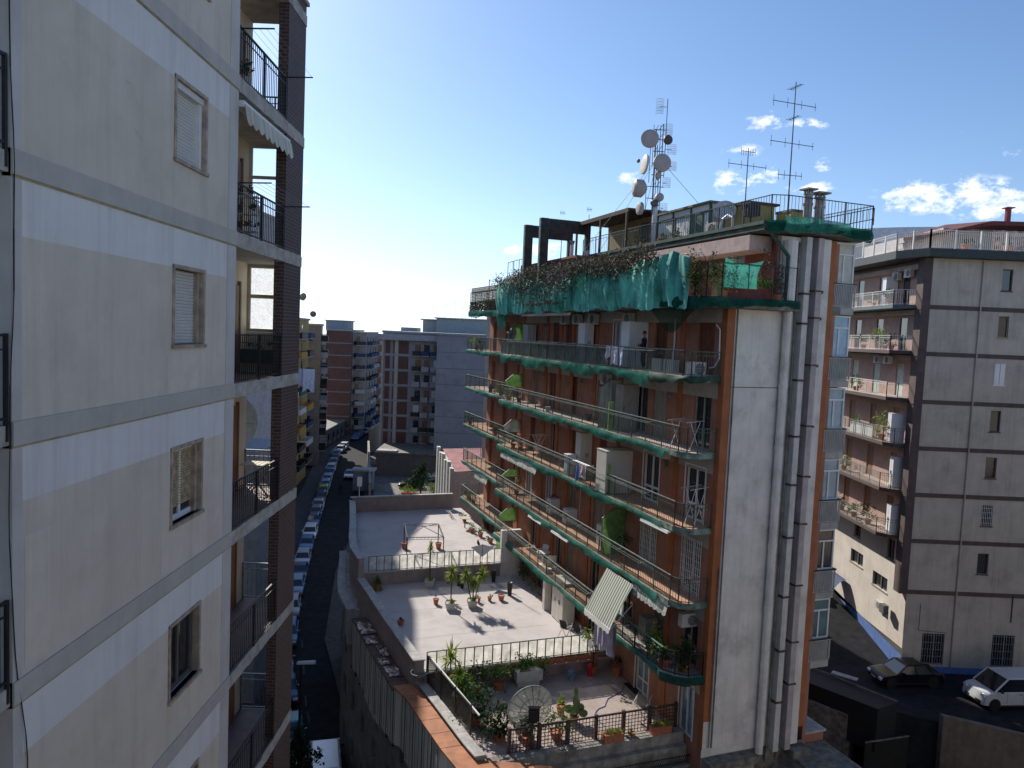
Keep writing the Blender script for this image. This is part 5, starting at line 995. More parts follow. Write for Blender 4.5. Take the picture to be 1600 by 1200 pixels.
# ---- dishes and antennas
def dish(lab, loc, d, aim, r, m=None, group=None, mast=.6, deep=.18, ribs=0, name='satellite_dish'):
    """dish bowl facing 'aim' on a short mast"""
    t_ = thing(name, lab, 'satellite dish', loc, group=group); aim = Vector(aim).normalized(); c = Vector((0,0,mast)); q = MB()
    prof = [(r*i/6+.001, deep*r*(i/6)**2*1.8-deep*r) for i in range(7)]; q.lathe(prof, 24, c+aim*deep*r*.5, axis=aim); pr2 = [(a, b-.015) for a, b in prof]; q.lathe(pr2, 24, c+aim*deep*r*.5, axis=aim)
    bw_ = obj('bowl', q, m or mat('grey_dish_metal', (.38,.36,.34), .6, var=.1), t_, smooth=True)
    q = MB(); e = c+aim*r*.95; up = Vector((0,0,1)); sd_ = aim.cross(up).normalized()
    for o_ in (sd_*r*.85, -sd_*r*.85, -up*r*.85+aim*0): q.tube(c+o_*.95+aim*deep*r*.6, e, .012, 4)
    obj('feed_arm', q, m_irong, t_); q = MB(); q.tube(e-aim*.08, e+aim*.08, .045, 8); obj('receiver', q, m_whitec, t_); q = MB(); q.tube((0,0,0), c-aim*(deep*r*.55+.03), .03, 6); obj('mast', q, m_irong, t_)
    return t_
sky_aim = (-.35, .75, .55)
cam_aim = (-.15,-1,.25)
dish('grey round dish at the far end of the highest railed balcony', BW(20.2,-.3,ZK[1]+.02), 0, (-.7,-.55,.25), .46, mat('brown_grey_dish', (.20,.17,.15), .6), mast=1.35)
dish('pale round dish on the roof next to the tall thin antenna', BW(3.6,-4.3,zr), 0, (-.25,-.85,.45), .52, mat('pale_dish', (.55,.52,.48), .6), mast=1.2)
def yagi(mb, p, d, L, n, el=.3, r=.008, vert=False):
    p = Vector(p); d = Vector(d).normalized(); mb.tube(p-d*L*.5, p+d*L*.5, r*1.3, 4); sd_ = Vector((0,0,1)) if vert else d.cross(Vector((0,0,1))).normalized()
    for i in range(n): c = p+d*L*(-.48+.96*i/(n-1)); e = el*(1-.35*i/n); mb.tube(c-sd_*e*.5, c+sd_*e*.5, r*.8, 4)
def antenna(lab, loc, h, arms, name='tv_antenna', rz=0):
    t_ = thing(name, lab, 'antenna', loc, rz); q = MB(); q.tube((0,0,0),(0,0,h),.03,6,.018); obj('mast', q, mat('antenna_steel', (.10,.09,.10), .5, .4), t_)
    for (z, d, L, n, el, v) in arms: q = MB(); yagi(q, (d[0]*L*.0, 0, z), d, L, n, el, .011, v); obj('boom', q, mat('antenna_steel', (.10,.09,.1)), t_)
    return t_
antenna('tallest television antenna, with five crossbars, at the near roof corner', BW(-1.0,-4.0,zr), 5.6, [(5.4,(.3,-1,.0),.7,6,.35,False),(4.75,(1,.35,.0),2.1,4,.42,True),(4.2,(.3,-1,0),.6,5,.3,False),(3.2,(1,.35,.0),2.1,4,.42,True),(1.95,(1,.4,.06),1.2,5,.4,True)])
antenna('shorter television antenna left of the tallest one, on a thin leaning mast', BW(2.0,-4.2,zr), 3.7, [(3.55,(1,.35,0),.75,7,.4,True),(2.95,(1,.35,0),2.0,4,.38,True)])
antenna('thin aerial rising between the green portal frames', BW(15.6,-3.2,4.55), 2.9, [(3.2,(1,.2,0),.3,4,.3,True)]); antenna('thin aerial pole behind the first green portal frame', BW(19.6,-3.2,4.0), 3.6, [(4.1,(1,.2,0),.3,4,.3,True)])
# telecom mast
tm = thing('telecom_mast', 'lattice telecom mast crowded with round microwave dishes on the roof', 'mast', BW(8.6,-3.6,zr), 0); q = MB(); q.tube((0,0,0),(0,0,2.35),.14,10); obj('base_pole', q, m_white, tm)
q = MB(); ms_ = mat('mast_steel', (.16,.15,.15), .5, .4, var=.3)
for (x, y, z0, z1, r) in ((-.16,0,1.7,6.0,.04),(.2,0,1.7,6.3,.025),(0,.25,1.7,5.3,.02),(.37,.1,3.6,7.6,.02),(-.4,.05,3.3,5.4,.018),(-.52,0,1.8,3.2,.018),(.05,-.1,2.2,6.2,.018),(-.3,-.12,4.1,6.2,.015)): q.tube((x,y,z0),(x,y,z1),r,6)
for z in (1.9,2.5,3.1,3.7,4.3,4.9,5.5,6.0): q.bar((-.5 if z < 3.4 else -.3,0,z),(.36,.05,z),.035); q.bar((-.16,0,z),(0,.25,z+.3),.02); q.bar((.2,0,z+.3),(0,.25,z),.02)
obj('lattice', q, ms_, tm)
q = MB()
for p in ((-3.4,2.5,-.1),(3.8,-.8,.4),(-2.6,6,-.5),(1.6,6,0),(-.2,5,0)):
    q.tube((0,0,4.6),p,.011,4)
obj('guy_wire', q, mat('wire', (.22,.24,.26)), tm)
md = mat('pinkish_grey_radome', (.42,.36,.34), .6, var=.06); mb_ = mat('dark_radome', (.09,.06,.055), .6)
def radome(p, r, dpt, aim, m, n=20):
    q = MB(); aim = Vector(aim).normalized(); q.lathe([(.001,dpt),(r*.6,dpt*.96),(r*.95,dpt*.8),(r,dpt*.7),(r,0),(r*.7,-dpt*.25),(r*.2,-dpt*.5),(.001,-dpt*.5)], n, p, axis=aim); d_ = obj('microwave_dish', q, m, tm, smooth=False); return d_
radome((-.50,-.2,5.45),.46,.18,(-.12,-1,.05),md); radome((.17,-.25,4.25),.46,.18,(.15,-1,.0),md); radome((.42,-.15,5.45),.24,.15,(.3,-1,0),mb_); radome((-.75,-.1,2.95),.46,.50,(-1,-.12,.05),md)
radome((-.72,0,1.95),.33,.2,(-1,-.3,0),mb_ if 0 else md); radome((-.62,0,4.2),.5,.14,(-1,-.2,.1),mat('cream_radome', (.55,.50,.42), .6)); radome((-.98,-.1,4.35),.10,.1,(-1,-.4,0),mb_); radome((.02,-.15,3.55),.14,.3,(0,-.3,1),md); radome((.1,-.2,2.5),.22,.3,(.2,-1,0),md); radome((-.05,-.2,2.2),.18,.3,(-.6,-1,0),ms_)
q = MB()
def gridant(x, z, w_, h_, y=-.05):
    for i in range(8): a = -w_/2+w_*i/7; q.path([(x+a, y-.10*(1-(2*i/7-1)**2), z-h_/2),(x+a, y-.02-.10*(1-(2*i/7-1)**2), z),(x+a, y-.10*(1-(2*i/7-1)**2), z+h_/2)], .008, 3)
    for j in range(6): zz = z-h_/2+h_*j/5; q.path([(x-w_/2,y,zz),(x,y-.12,zz),(x+w_/2,y,zz)], .008, 3)
    q.bar((.3,0,z),(x,y,z),.03)
for x, z, w_, h_ in ((-.05,7.15,.36,.75),(.45,6.0,.42,.55),(.68,5.0,.45,.5),(.75,4.15,.42,.45),(.5,3.3,.4,.5),(.4,2.0,.4,.5)):
    q = MB(); gridant(x, z, w_, h_); obj('grid_antenna', q, mat('pale_wire', (.45,.50,.55), .5), tm)
# small things on the roof terrace
for lab, x, y, z, l in (('terracotta trough with green plants in front of the white rooftop hut', 7.2,-3.3,.3,m_leaf), ('long planter with leafy plants right of the white mast base', 5.9,-3.3,.35,m_leaf), ('green bush beside the white mast base', 10.3,-3.3,.3,m_leafy), ('small trough plant between mast and hut', 8.9,-3.3,.2,m_leafd)):
    pot_plant('planter', lab, BW(x,y,zr), .3, .24, .4, .2, 160, l, seed=int(x*9), ls=.09, sq=True)
t_ = thing('loudspeaker_box', 'black box standing on the near roof railing corner', 'box', BW(.4,-3.3,zr), RZB); q = MB(); q.box(-.28,.28,-.25,.25,.45,1.0); obj('casing', q, m_iron, t_); q = MB(); q.bar((0,0,0),(0,0,.45),.06); obj('leg', q, m_iron, t_)
ac_unit('white air conditioner on the roof in front of the mustard hut', BW(3.3,-3.5,zr), RZB); ac_unit('air conditioner on the roof of the low lilac terrace room', BW(14.6,-2.6,4.55), RZB-.3)
t_ = thing('chimney_pot', 'thin flue with a wire cage top on the lilac terrace room', 'chimney', BW(15.7,-2.2,4.55)); q = MB(); q.tube((0,0,0),(0,0,1.0),.11,10); obj('pipe', q, m_whitep, t_); q = MB(); q.lathe([(.1,1.0),(.17,1.2),(.17,1.25)],10); obj('cage', q, m_rail, t_)
q = MB(); q.path([(-.5,0,0),(-.45,0,.55),(-.1,0,.7),(.3,0,.55),(.4,0,.0)], .05, 6); solo('bent_duct', q, m_whitec, 'bent white duct by the near roof railing', 'duct', BW(2.2,-3.4,zr+.05), RZB)

for lab, t, n, fr, fh, nn, lm in (('yellowish shrub behind the thin teal net at the corner of the top terrace', -1.5,-.8,.55,.75,620,leaf_mat('olive_leaves', (.05,.06,.015), (.26,.25,.06))), ('dry brown bush beside the window of the top terrace', -1.1,-2.9,.45,.9,700,m_dry), ('bare dry shrub at the round flue on the top terrace', -1.3,-3.5,.35,1.0,500,m_dry), ('small bright green plant in the long red-brown planter of the top terrace', -1.3,-1.6,.3,.25,200,m_leaf)):
    pot_plant('shrub', lab, BW(t,n,ZK[0]+.02), .2, .3, fr, fh, nn, lm, seed=int(abs(t*97)), ls=.09, cat='shrub')
# ================================================================== TERRACED PODIUM BETWEEN THE STREET AND THE ORANGE BUILDING
Pb = thing('terrace_building', 'low building with three stepped pale roof terraces at the foot of the orange building', 'building', (E0.x, E0.y, GZ), RZB); OZ[Pb] = GZ
Z1, Z2, Z3 = -16.55, -15.7, -14.9
m_tf = mat('pale_pink_terrace', (.51,.465,.45), .85, var=.06, scale=.6, stain=.24, bump=.2, bscale=30)
m_tf1 = brick('rosy_terrace_tiles', (.42,.345,.31), (.38,.31,.28), (.25,.21,.19), .33, .33, .006, .8, .4, 'flat') if 1 else mat('rosy_terrace_floor', (.40,.33,.30), .85, var=.07, scale=1.2, stain=.2, bump=.2)
m_pw = mat('dusty_pink_parapet', (.34,.27,.245), .85, var=.1, scale=1.5, streak=.4, stain=.25)
m_cop = mat('grey_white_coping', (.46,.45,.43), .85, var=.15, scale=3, stain=.5, bump=.4)
lb = [(.4,7.35),(1.3,7.5),(6.85,8.12),(6.95,8.32),(12.5,8.75),(16,8.95),(19,9.15),(21.3,9.25),(23.8,9.0),(28,8.35),(34,7.55)]
def nb(t):
    for (a, b), (c, d) in zip(lb, lb[1:]):
        if t <= c: return b+(d-b)*(t-a)/(c-a)
    return lb[-1][1]
def seg(t0, t1): return [(t0, nb(t0))]+[p for p in lb if t0 < p[0] < t1]+[(t1, nb(t1))]
def floor(t0, t1, z, m, nm): 
    q = MB(); s_ = seg(t0, t1); q.prism(s_+[(t1,NW-.0),(t0,NW-.0)], z-.3, z); return obj(nm, q, m, Pb)
floor(.4, 6.75, Z1, m_tf1, 'terrace_floor'); floor(6.75, 19.0, Z2, m_tf, 'terrace_floor'); floor(19.0, 34.2, Z3, m_tf, 'terrace_floor')
# joints in the terrace screed
q = MB()
for (t0, n0, n1) in ((10.6,.5,8.3),(14.4,3,8.6),(26.0,5.6,8.6)):
    pts = [(t0+.05*math.sin(i), n0+(n1-n0)*i/12) for i in range(13)]
    for (a, b), (c, d) in zip(pts, pts[1:]): z_ = (Z2 if t0 < 19 else Z3)+.003; q.face([(a-.012,b,z_),(a+.012,b,z_),(c+.012,d,z_),(c-.012,d,z_)])
obj('joint', q, mat('joint_grey', (.22,.20,.19)), Pb)
# retaining walls between the levels
for bx6 in ((6.72,6.75,NW+.02,8.3,Z1,Z2+.0),(6.42,6.72,NW+.02,8.05,Z1+.60,Z1+.68),(18.97,19.0,NW+.02,9.1,Z2,Z3),(34.2,34.4,-.6,7.7,Z3-.5,Z3+1.2)): q = MB(); q.box(*bx6); obj('retaining_wall', q, m_pw, Pb)
for bx6 in ((34.15,34.5,-.65,7.9,Z3+1.2,Z3+1.27),(18.9,19.05,NW+.02,9.1,Z3,Z3+.06),(6.6,6.8,2.0,8.3,Z2,Z2+.05)): q = MB(); q.box(*bx6); obj('wall_cap', q, m_cop, Pb)
# street-side parapet with wide coping, following the curve
zt_ = lambda t: -16.15 if t < 6.9 else (-15.12 if t < 18.9 else -13.9 + (0 if t < 24 else .12))
for t0, t1 in ((.4,6.9),(6.9,18.9),(18.9,34.4)):
    s_ = seg(t0, t1); z = zt_(t0+.1); q = MB(); c_ = MB(); w_ = .45
    for (a, b), (c, d) in zip(s_, s_[1:]):
        n = max(1, int((c-a)/.8))
        for i in range(n):
            ta, tb = a+(c-a)*i/n, a+(c-a)*(i+1)/n; na, nb_ = nb(ta), nb(tb)
            q.prism([(ta,na+.06),(ta,na+w_-.06),(tb,nb_+w_-.06),(tb,nb_+.06)], GZ+1 if 0 else z-2.4, z-.06)
            j = rng.uniform(-.006,.006); c_.prism([(ta+.006,na-.0),(ta+.006,na+w_+.02),(tb-.006,nb_+w_+.02),(tb-.006,nb_)], z-.06, z+j)
    obj('parapet', q, m_pw, Pb); obj('coping', c_, m_cop, Pb)
# outer street wall of the podium
m_ow = mat('grimy_street_wall', (.26,.25,.23), var=.2, scale=1, streak=.6, stain=.6)
q = MB(); s_ = seg(.55, 34.4); U = [0]
for (a, b), (c, d) in zip(s_, s_[1:]): U.append(U[-1]+math.hypot(c-a, d-b))
def at_u(u):
    for i in range(len(U)-1):
        if u <= U[i+1] or i == len(U)-2: f_ = (u-U[i])/(U[i+1]-U[i]); return (s_[i][0]+(s_[i+1][0]-s_[i][0])*f_, s_[i][1]+(s_[i+1][1]-s_[i][1])*f_)
OFF = .75
def fO(u, z, d): t_, n_ = at_u(u); return (t_, n_+OFF-d, z)
us = [i*1.5 for i in range(int(U[-1]/1.5))]
hs = [(u+.35, u+1.15, z, z+1.3) for u in [1+2.6*i for i in range(12)] for z in (-25.9, -23.0, -20.3)]
for i in range(24):
    u0, u1 = U[-1]*i/24, U[-1]*(i+1)/24; q.holes(fO, u0, u1, GZ, -17.2, [(max(h[0],u0),min(h[1],u1),h[2],h[3]) for h in hs if h[0] < u1 and h[1] > u0], .25, 0)
obj('street_wall', q, m_ow, Pb); q = MB()
for h in hs: q.face([fO(h[0],h[2],.24),fO(h[1],h[2],.24),fO(h[1],h[3],.24),fO(h[0],h[3],.24)])
obj('window', q, m_glass, Pb)
# band of metal-clad lean-to with tiled ledge outside the parapet (near half), foil patches, sunlit ledge (far half)
m_corr = mat('grey_white_sheet', (.56,.55,.51), .6, .0, var=.14, scale=1.2, stretch=(3,3,.2), streak=.6, stain=.3); m_led = mat('orange_ledge_tile', (.40,.15,.06), .7, var=.22, scale=2, stain=.35, bump=.2)
q = MB(); c_ = MB()
def tp(t, o): return (t, nb(t)+o)
c2_ = MB()
for i in range(13):
    t0, t1 = 1.6+1.12*i, 1.6+1.12*(i+1)-.03; z = -16.32 if t0 < 6.9 else -16.5
    (c_ if t1 < 8.2 else c2_).prism([tp(t0,.48),tp(t0,1.32),tp(t1,1.32),tp(t1,.48)], z-.08, z)
    for j in range(5):
        a, b = t0+(t1-t0)*j/5, t0+(t1-t0)*(j+1)/5; o = 1.24 if j % 2 else 1.255
        q.face([(*tp(a,o),z-.08),(*tp(b,o),z-.08),(*tp(b,o),z-2.9-.25*math.sin(i)),(*tp(a,o),z-2.9-.25*math.sin(i))])
    q9 = MB(); q9.box(t1-.01,t1+.05,nb(t1)+.6,nb(t1)+1.275,z-2.9,z-.09); obj('panel_seam', q9, m_iron, Pb)
# rounded near corner
pts = [(1.6,nb(1.6)),(.9,7.35),(.2,6.6),(-.1,5.6),(-.1,3.8)]
pi = [(1.6,nb(1.6)+.48),(.45,7.72),(.05,6.7),(-.45,5.6),(-1.1,4.4)]; po = [(1.6,nb(1.6)+1.32),(.1,8.6),(-.8,7.3),(-1.3,6.0),(-1.95,4.8)]
for i in range(4): c_.prism([pi[i],po[i],po[i+1],pi[i+1]][::-1], -16.4, -16.33+.0); q.prism([po[i],po[i+1],pi[i+1],pi[i]], -19.6, -16.41)
obj('metal_cladding', q, m_corr, Pb); obj('tiled_ledge', c_, m_led, Pb); obj('tiled_ledge', c2_, mat('old_brown_ledge_tile', (.13,.075,.055), .8, var=.3, scale=3, stain=.5), Pb)
g = random.Random(3)
for (ta, tl, oa, ow) in ((8.35,1.1,.55,.6),(9.7,.7,.75,.45),(10.6,1.3,.5,.4),(12.3,.9,.7,.55),(13.6,1.7,.5,.75)):
    q = MB(); q.grid(lambda u, v: (ta+tl*u+g.uniform(-.07,.07), nb(ta+tl*u)+oa+ow*v+g.uniform(-.05,.05), -16.47+.02*math.sin(9*u)+g.uniform(-.0,.05)), 12, 6); obj('foil_roofing', q, [mat('crumpled_foil_roof', (.30,.22,.19), .3, .5, var=.9, scale=2.6, col2=(.05,.035,.03), stain=.4)], Pb)
q = MB()
for i in range(14): t0 = 18.2+.85*i; q.prism([tp(t0,.62),tp(t0,1.15),tp(t0+.83,1.15),tp(t0+.83,.62)], -16.9, -16.75+.0); 
q.prism([tp(18.2,.4),tp(18.2,1.1),tp(30,1.1),tp(30,.4)], -19, -16.9); obj('stone_ledge', q, m_cop, Pb)
# front wall under the near terrace: coping, cornices, balusters
q = MB(); q.box(.2,.62,NW+.0,7.4,Z1-.35,Z1+.12,0); q.box(-.05,.35,NW,7.0,Z1-1.0,Z1-.35,0); q.box(-.35,.3,-1.8,6.6,Z1-1.15,Z1-1.0,1); q.box(.05,.5,-8.3,7.0,GZ,Z1-1.15,1); q.box(-.3,.3,-1.8,6.6,Z1-2.0,Z1-1.85,1)
q.box(TF-.5,TF+.1,-3.8,-1.5,-17.25,-16.95,1); q.box(TF-.35,TF+.05,-3.8,-1.5,-17.7,-17.25,0); q.box(TF-.6,TF,-6.5,-5.6,-17.3,-17.0,1)
for i in range(5): q.box(-.12,-.02,-1.2+1.75*i,-.3+1.75*i,Z1-4.6,Z1-2.6,1)
obj('front_wall', q, [mat('stained_stone', (.30,.28,.24), var=.3, scale=2, streak=.6, stain=.75, bump=.5), m_concd], Pb)
q = MB()
for i in range(80): y = 6.7-.105*i; q.bar((-.2,y,Z1-1.0),(-.32,y-.05,Z1-.62),.022); 
q.bar((-.3,6.7,Z1-.62),(-.3,-1.7,Z1-.62),.03); q.bar((-.42,6.7,Z1-1.55),(-.42,-1.7,Z1-1.62),.03); q.bar((-.55,7,Z1-2.25),(-1.0,-6.4,Z1-2.3),.05); q.path([(-.8,-.4,Z1-1),(-.75,-.5,Z1-2.2),(-.8,-.4,Z1-3.4)],.03)
obj('spiked_wire', q, m_iron, Pb)
g = random.Random(8)
for (y0, y1, z0, x0, r_) in ((6.6,-6.2,Z1-1.35,-.5,.03),(5.5,-5.9,Z1-2.6,-.62,.045),(3.0,-6.8,Z1-1.9,-.75,.02),(6.2,-2.0,Z1-3.1,-.45,.035),(-1.5,-7.2,Z1-1.1,-1.35,.04)):
    q = MB(); q.path([(x0-.12*math.sin(k*.9)*g.random(), y0+(y1-y0)*k/14, z0-.16*math.sin(math.pi*k/14)+g.uniform(-.03,.03)) for k in range(15)], r_, 5); obj('cable', q, m_iron if r_ < .04 else m_concd, Pb)
for (y0, z0) in ((5.2,Z1-3.4),(2.9,Z1-3.4),(.4,Z1-3.4),(-2.6,Z1-2.6),(-4.2,Z1-2.6)):
    q = MB(); q.box(-.45 if y0 > -1 else TF-.05,.04 if y0 > -1 else TF-.01,y0-.5,y0+.5,z0-1.2,z0+.3); wq = obj('window', q, m_glass, Pb); q = MB()
    x_ = -.48 if y0 > -1 else TF-.08
    for k in range(8): q.bar((x_,y0-.48+.137*k,z0-1.2),(x_,y0-.48+.137*k,z0+.3),.02)
    obj('grille', q, m_concd, wq)
q = MB(); q.box(-2.9,-.9,-7.9,-5.8,GZ,Z1-.9,0); q.box(-3.0,-.8,-8.0,-5.7,Z1-.9,Z1-.75,1); q.face([(-2.91,-7.4,-21.4),(-2.91,-6.9,-21.4),(-2.91,-6.9,-19.2),(-2.91,-7.4,-19.2)],2); obj('lower_annex', q, [mat('grey_annex_plaster', (.25,.24,.22), streak=.5, stain=.5), m_concd, mat('dark_teal_door', (.02,.06,.07))], Pb)
q = MB(); q.box(TF+.3,1.2,-8.0,-6.62,-18.4,-16.9,0); q.box(TF+.25,1.25,-8.1,-6.62,-16.9,-16.8,1); obj('rear_terrace_wall', q, [m_orange, m_cop], Pb)
# railings with frosted panels between the terraces
m_frost = net_mat('opaque_white_panel', (.78,.77,.72), .98, 30, .55)
def pan_rail(t0, n0, n1, z, nseg, h=.95):
    q = MB(); w_ = (n1-n0)/nseg
    q.bar((t0,n0,z+h),(t0,n1,z+h),.04); q.bar((t0,n0,z+.06),(t0,n1,z+.06),.03)
    for i in range(nseg+1): q.bar((t0,n0+w_*i,z),(t0,n0+w_*i,z+h),.045)
    r_ = obj('railing', q, m_irong, Pb); q = MB()
    for i in range(nseg): q.grid(lambda u, v: (t0+.02+.015*math.sin(u*6+i), n0+w_*i+.03+(w_-.06)*u, z+.09+(h-.13)*v), 4, 1)
    obj('panel', q, m_frost, r_)
pan_rail(6.72, -.9, 8.2, Z2+.05, 20); pan_rail(19.02, .3, 8.9, Z3+.05, 18)
# mesh fence along the near terrace, leaning inwards, and the front lattice
def lattice(name, lab, p, q_, h, step, m, posts, bar=.022, diag=False):
    t_ = thing(name, lab, 'fence', BW(*p), RZB); d = Vector((q_[0]-p[0], q_[1]-p[1], q_[2]-p[2])); a_ = MB(); L = d.length
    n = int(L/step)
    for i in range(n+1): c = d*(i/n); a_.bar(c, c+Vector((0,0,h)), bar)
    for j in range(int(h/step)+1): a_.bar((0,0,j*step), d+Vector((0,0,j*step)), bar)
    a_.bar((0,0,h), d+Vector((0,0,h)), .05); obj('lattice', a_, m, t_)
    for i in range(posts+1): a_ = MB(); c = d*(i/posts); a_.bar(c-Vector((0,0,.05)), c+Vector((0,0,h+.08)), .13 if h < 1.2 else .05); obj('post', a_, m, t_)
    return t_
m_lat = mat('rust_brown_lattice', (.07,.04,.035), .8, var=.3, scale=6)
lattice('lattice_fence', 'rust-brown lattice fence with posts along the front edge of the nearest terrace', (.75,6.3,Z1+.1), (.75,-1.3,Z1+.1), .95, .15, m_lat, 6)
lattice('mesh_fence', 'fine dark mesh fence with pale top rail along the street side of the nearest terrace', (6.7,8.15,Z1+.1), (1.9,7.55,Z1+.1), 1.5, .1, m_iron, 3, .016)
q = MB(); q.bar((0,0,0),(-5.4,-.7,-.15),.06); solo('pole', q, m_white, 'pale rail leaning along the top of the mesh fence on the nearest terrace', 'rail', BW(6.7,8.1,Z1+1.66), RZB)
q = MB(); q.lathe([(.05,0),(.4,.0),(.42,.12),(.36,.12)],14); solo('corner_post_cap', q, m_rail, 'grey round cap at the street corner where the two railings meet', 'cap', BW(6.9,8.5,Z2-.1))
# planters on the ledge of the divider wall
for i in range(14):
    q = MB(); q.mesh([(-.10,-.24,0),(.10,-.24,0),(.10,.24,0),(-.10,.24,0),(-.15,-.29,.24),(.15,-.29,.24),(.15,.29,.24),(-.15,.29,.24)],[(0,3,2,1),(0,1,5,4),(1,2,6,5),(2,3,7,6),(3,0,4,7)]); q.face([(-.13,-.26,.2),(.13,-.26,.2),(.13,.26,.2),(-.13,.26,.2)],1)
    solo('window_box', q, [m_terr, m_soil], 'terracotta trough on the ledge under the panelled railing, '+['nearest the orange wall','second','third','fourth','fifth','sixth','seventh','eighth','ninth','tenth','eleventh','twelfth','thirteenth','last'][i]+(' from the orange wall' if 0 < i < 13 else ''), 'planter', BW(6.55, -.2+.6*i, Z1+.68), RZB, 'row of terracotta troughs on the ledge')
# ---- plants with strap-leaf heads on the middle terrace
m_pw_ = mat('white_square_pot', (.50,.50,.46), .7, var=.1, streak=.3, stain=.2)
def yucca(lab, loc, h, heads, pot_r=.30, base=True, lm=None, L=.5, pm=None, n=120):
    t_ = thing('yucca', lab, 'potted plant', loc); q = MB(); r = pot_r; hh = .42
    q.mesh([(-r*.7,-r*.7,0),(r*.7,-r*.7,0),(r*.7,r*.7,0),(-r*.7,r*.7,0),(-r,-r,hh),(r,-r,hh),(r,r,hh),(-r,r,hh)],[(0,3,2,1),(0,1,5,4),(1,2,6,5),(2,3,7,6),(3,0,4,7)]); q.face([(-r,-r,hh-.05),(r,-r,hh-.05),(r,r,hh-.05),(-r,r,hh-.05)]); obj('pot', q, pm or m_pw_, t_)
    q = MB(); f = MB()
    for i, (dx, dy, hz) in enumerate(heads):
        q.path([(dx*.2,dy*.2,hh-.05),(dx*.6,dy*.6,hh+(hz-hh)*.5),(dx,dy,hz)], .035, 6)
        for k in range(3): straps(f, (dx,dy,hz-.16*k), L*(1-.06*k), n//3+14, .06, i*5+k, droop=.6+.3*k)
    if base: straps(f, (0,0,hh), .3, 40, .04, 77, droop=.5); foliage(f, (0,0,hh+.05), (.28,.28,.12), 60, .1, 3)
    obj('stem', q, m_wood, t_); obj('leaves', f, lm or m_leafy, t_); return t_
P_ = lambda u, v, z: on_z(u, v, z)
yucca('single-headed yucca in a white square pot, in the sun between the two other potted yuccas', P_(704,952,Z2), 0, [(.0,.0,2.15)], L=.62)
yucca('three-headed yucca in a white square pot, right-hand one of the sunlit pair', P_(738,948,Z2), 0, [(-.45,.1,1.85),(.5,.0,2.0),(.05,-.2,1.55)], L=.52)
yucca('thin single-stemmed yucca in a white square pot, in the shade against the pink wall', P_(671,916,Z2), 0, [(0,0,2.55)], L=.42, n=48)
yucca('low green plant in a terracotta pot at the shaded left end of the middle terrace', P_(589,922,Z2), 0, [(0,0,.5)], .24, False, m_leaf, .5, m_terr)
for lab, u, v, r, h, n in (('small terracotta pot left of the sunlit yuccas', 681,944,.17,.33,20), ('small terracotta pot with a plant, right of the three-headed yucca', 765,939,.13,.26,30), ('wide empty terracotta pot at the right of the sunlit terrace', 783,938,.2,.32,0), ('terracotta pot hidden behind the three-headed yucca', 747,941,.15,.3,25), ('dark little plant in a terracotta pot at the street parapet', 626,976,.2,.22,60), ('terracotta pot in the shade near the end of the pink wall', 750,906,.17,.36,20), ('terracotta pot behind the single-headed yucca in the shade', 700,911,.15,.35,0)):
    pot_plant('terracotta_pot', lab, P_(u,v,Z2), r, h, .16, .12, n, m_leafd, seed=int(u), ls=.08)
for lab, u, v, r, h in (('tall black planter in the shade, left one with a pole', 717,915,.16,.75), ('tall black planter in the shade holding a thin pole, right one', 771,909,.16,.75), ('tall black planter standing at the edge of the sun by the garden door', 796,930,.17,.8), ('short black pot beside the left tall black planter', 722,919,.12,.28)):
    t_ = thing('planter', lab, 'planter', P_(u,v,Z2)); q = MB(); q.lathe([(.001,0),(r*.7,0),(r,h),(r*.85,h),(.001,h*.93)],8); obj('pot', q, m_iron, t_)
    if h > .5: q = MB(); q.tube((0,0,h*.5),(0,0,h+1.55),.02,5); obj('pole', q, m_rail, t_)
q = MB(); q.path([(-3.2,0,.0),(-1.2,.05,-.25),(1.2,.05,-.2),(3,0,.1)],.008,4); 
t_ = thing('parasol', 'small white folded parasol fabric stretched by the panelled railing of the far terrace', 'parasol', P_(752,905,Z2)); q = MB(); q.tube((0,0,0),(0,0,2.3),.02,5); obj('pole', q, m_rail, t_); q = MB()
q.mesh([(-.75,0,2.05),(.75,.1,2.1),(0,0,1.45),(0,.25,2.2)],[(0,2,3),(2,1,3)]); obj('canopy', q, m_white, t_)
chair_pts = [(885,1000),(905,1010),(925,1020)]
for i, lab in enumerate(('folded-frame chair nearest the white column on the middle terrace', 'white-framed chair in the middle of the row by the panelled railing', 'white-framed chair at the end of the row by the panelled railing')):
    L0 = BW(8.9-.75*i*.9, .25-.45*i, Z2); t_ = thing('folding_chair', lab, 'chair', L0, RZB+.5, 'folding chairs by the railing'); q = MB()
    for s in (-.24,.24): q.bar((s,-.3,0),(s,.25,.95),.03); q.bar((s,.3,0),(s,-.25,.6),.03); q.bar((s,-.28,.62),(s,.2,.62),.03)
    obj('frame', q, m_white, t_); q = MB(); q.mesh([(-.23,-.22,.45),(.23,-.22,.45),(.23,.18,.48),(-.23,.18,.48)],[(0,1,2,3)]); q.mesh([(-.23,.12,.5),(.23,.12,.5),(.23,.26,.95),(-.23,.26,.95)],[(0,1,2,3)]); obj('seat', q, mat('black_fabric', (.015,.015,.017)), t_)
cabinet('white garden cupboard under the fifth balcony at the edge of the sunny terrace', BW(11.0,-.55,Z2), 1.5, .7, 2.3, RZB, mat('cream_enamel', (.6,.57,.5)), 3)
q = MB(); q.box(18.9,19.2,-1.0,.35,Z2-.1,Z2+3.0); q.box(12.6,12.9,-.5,-.1,Z2,Z2+2.4); obj('column', q, m_whitep, Pb)
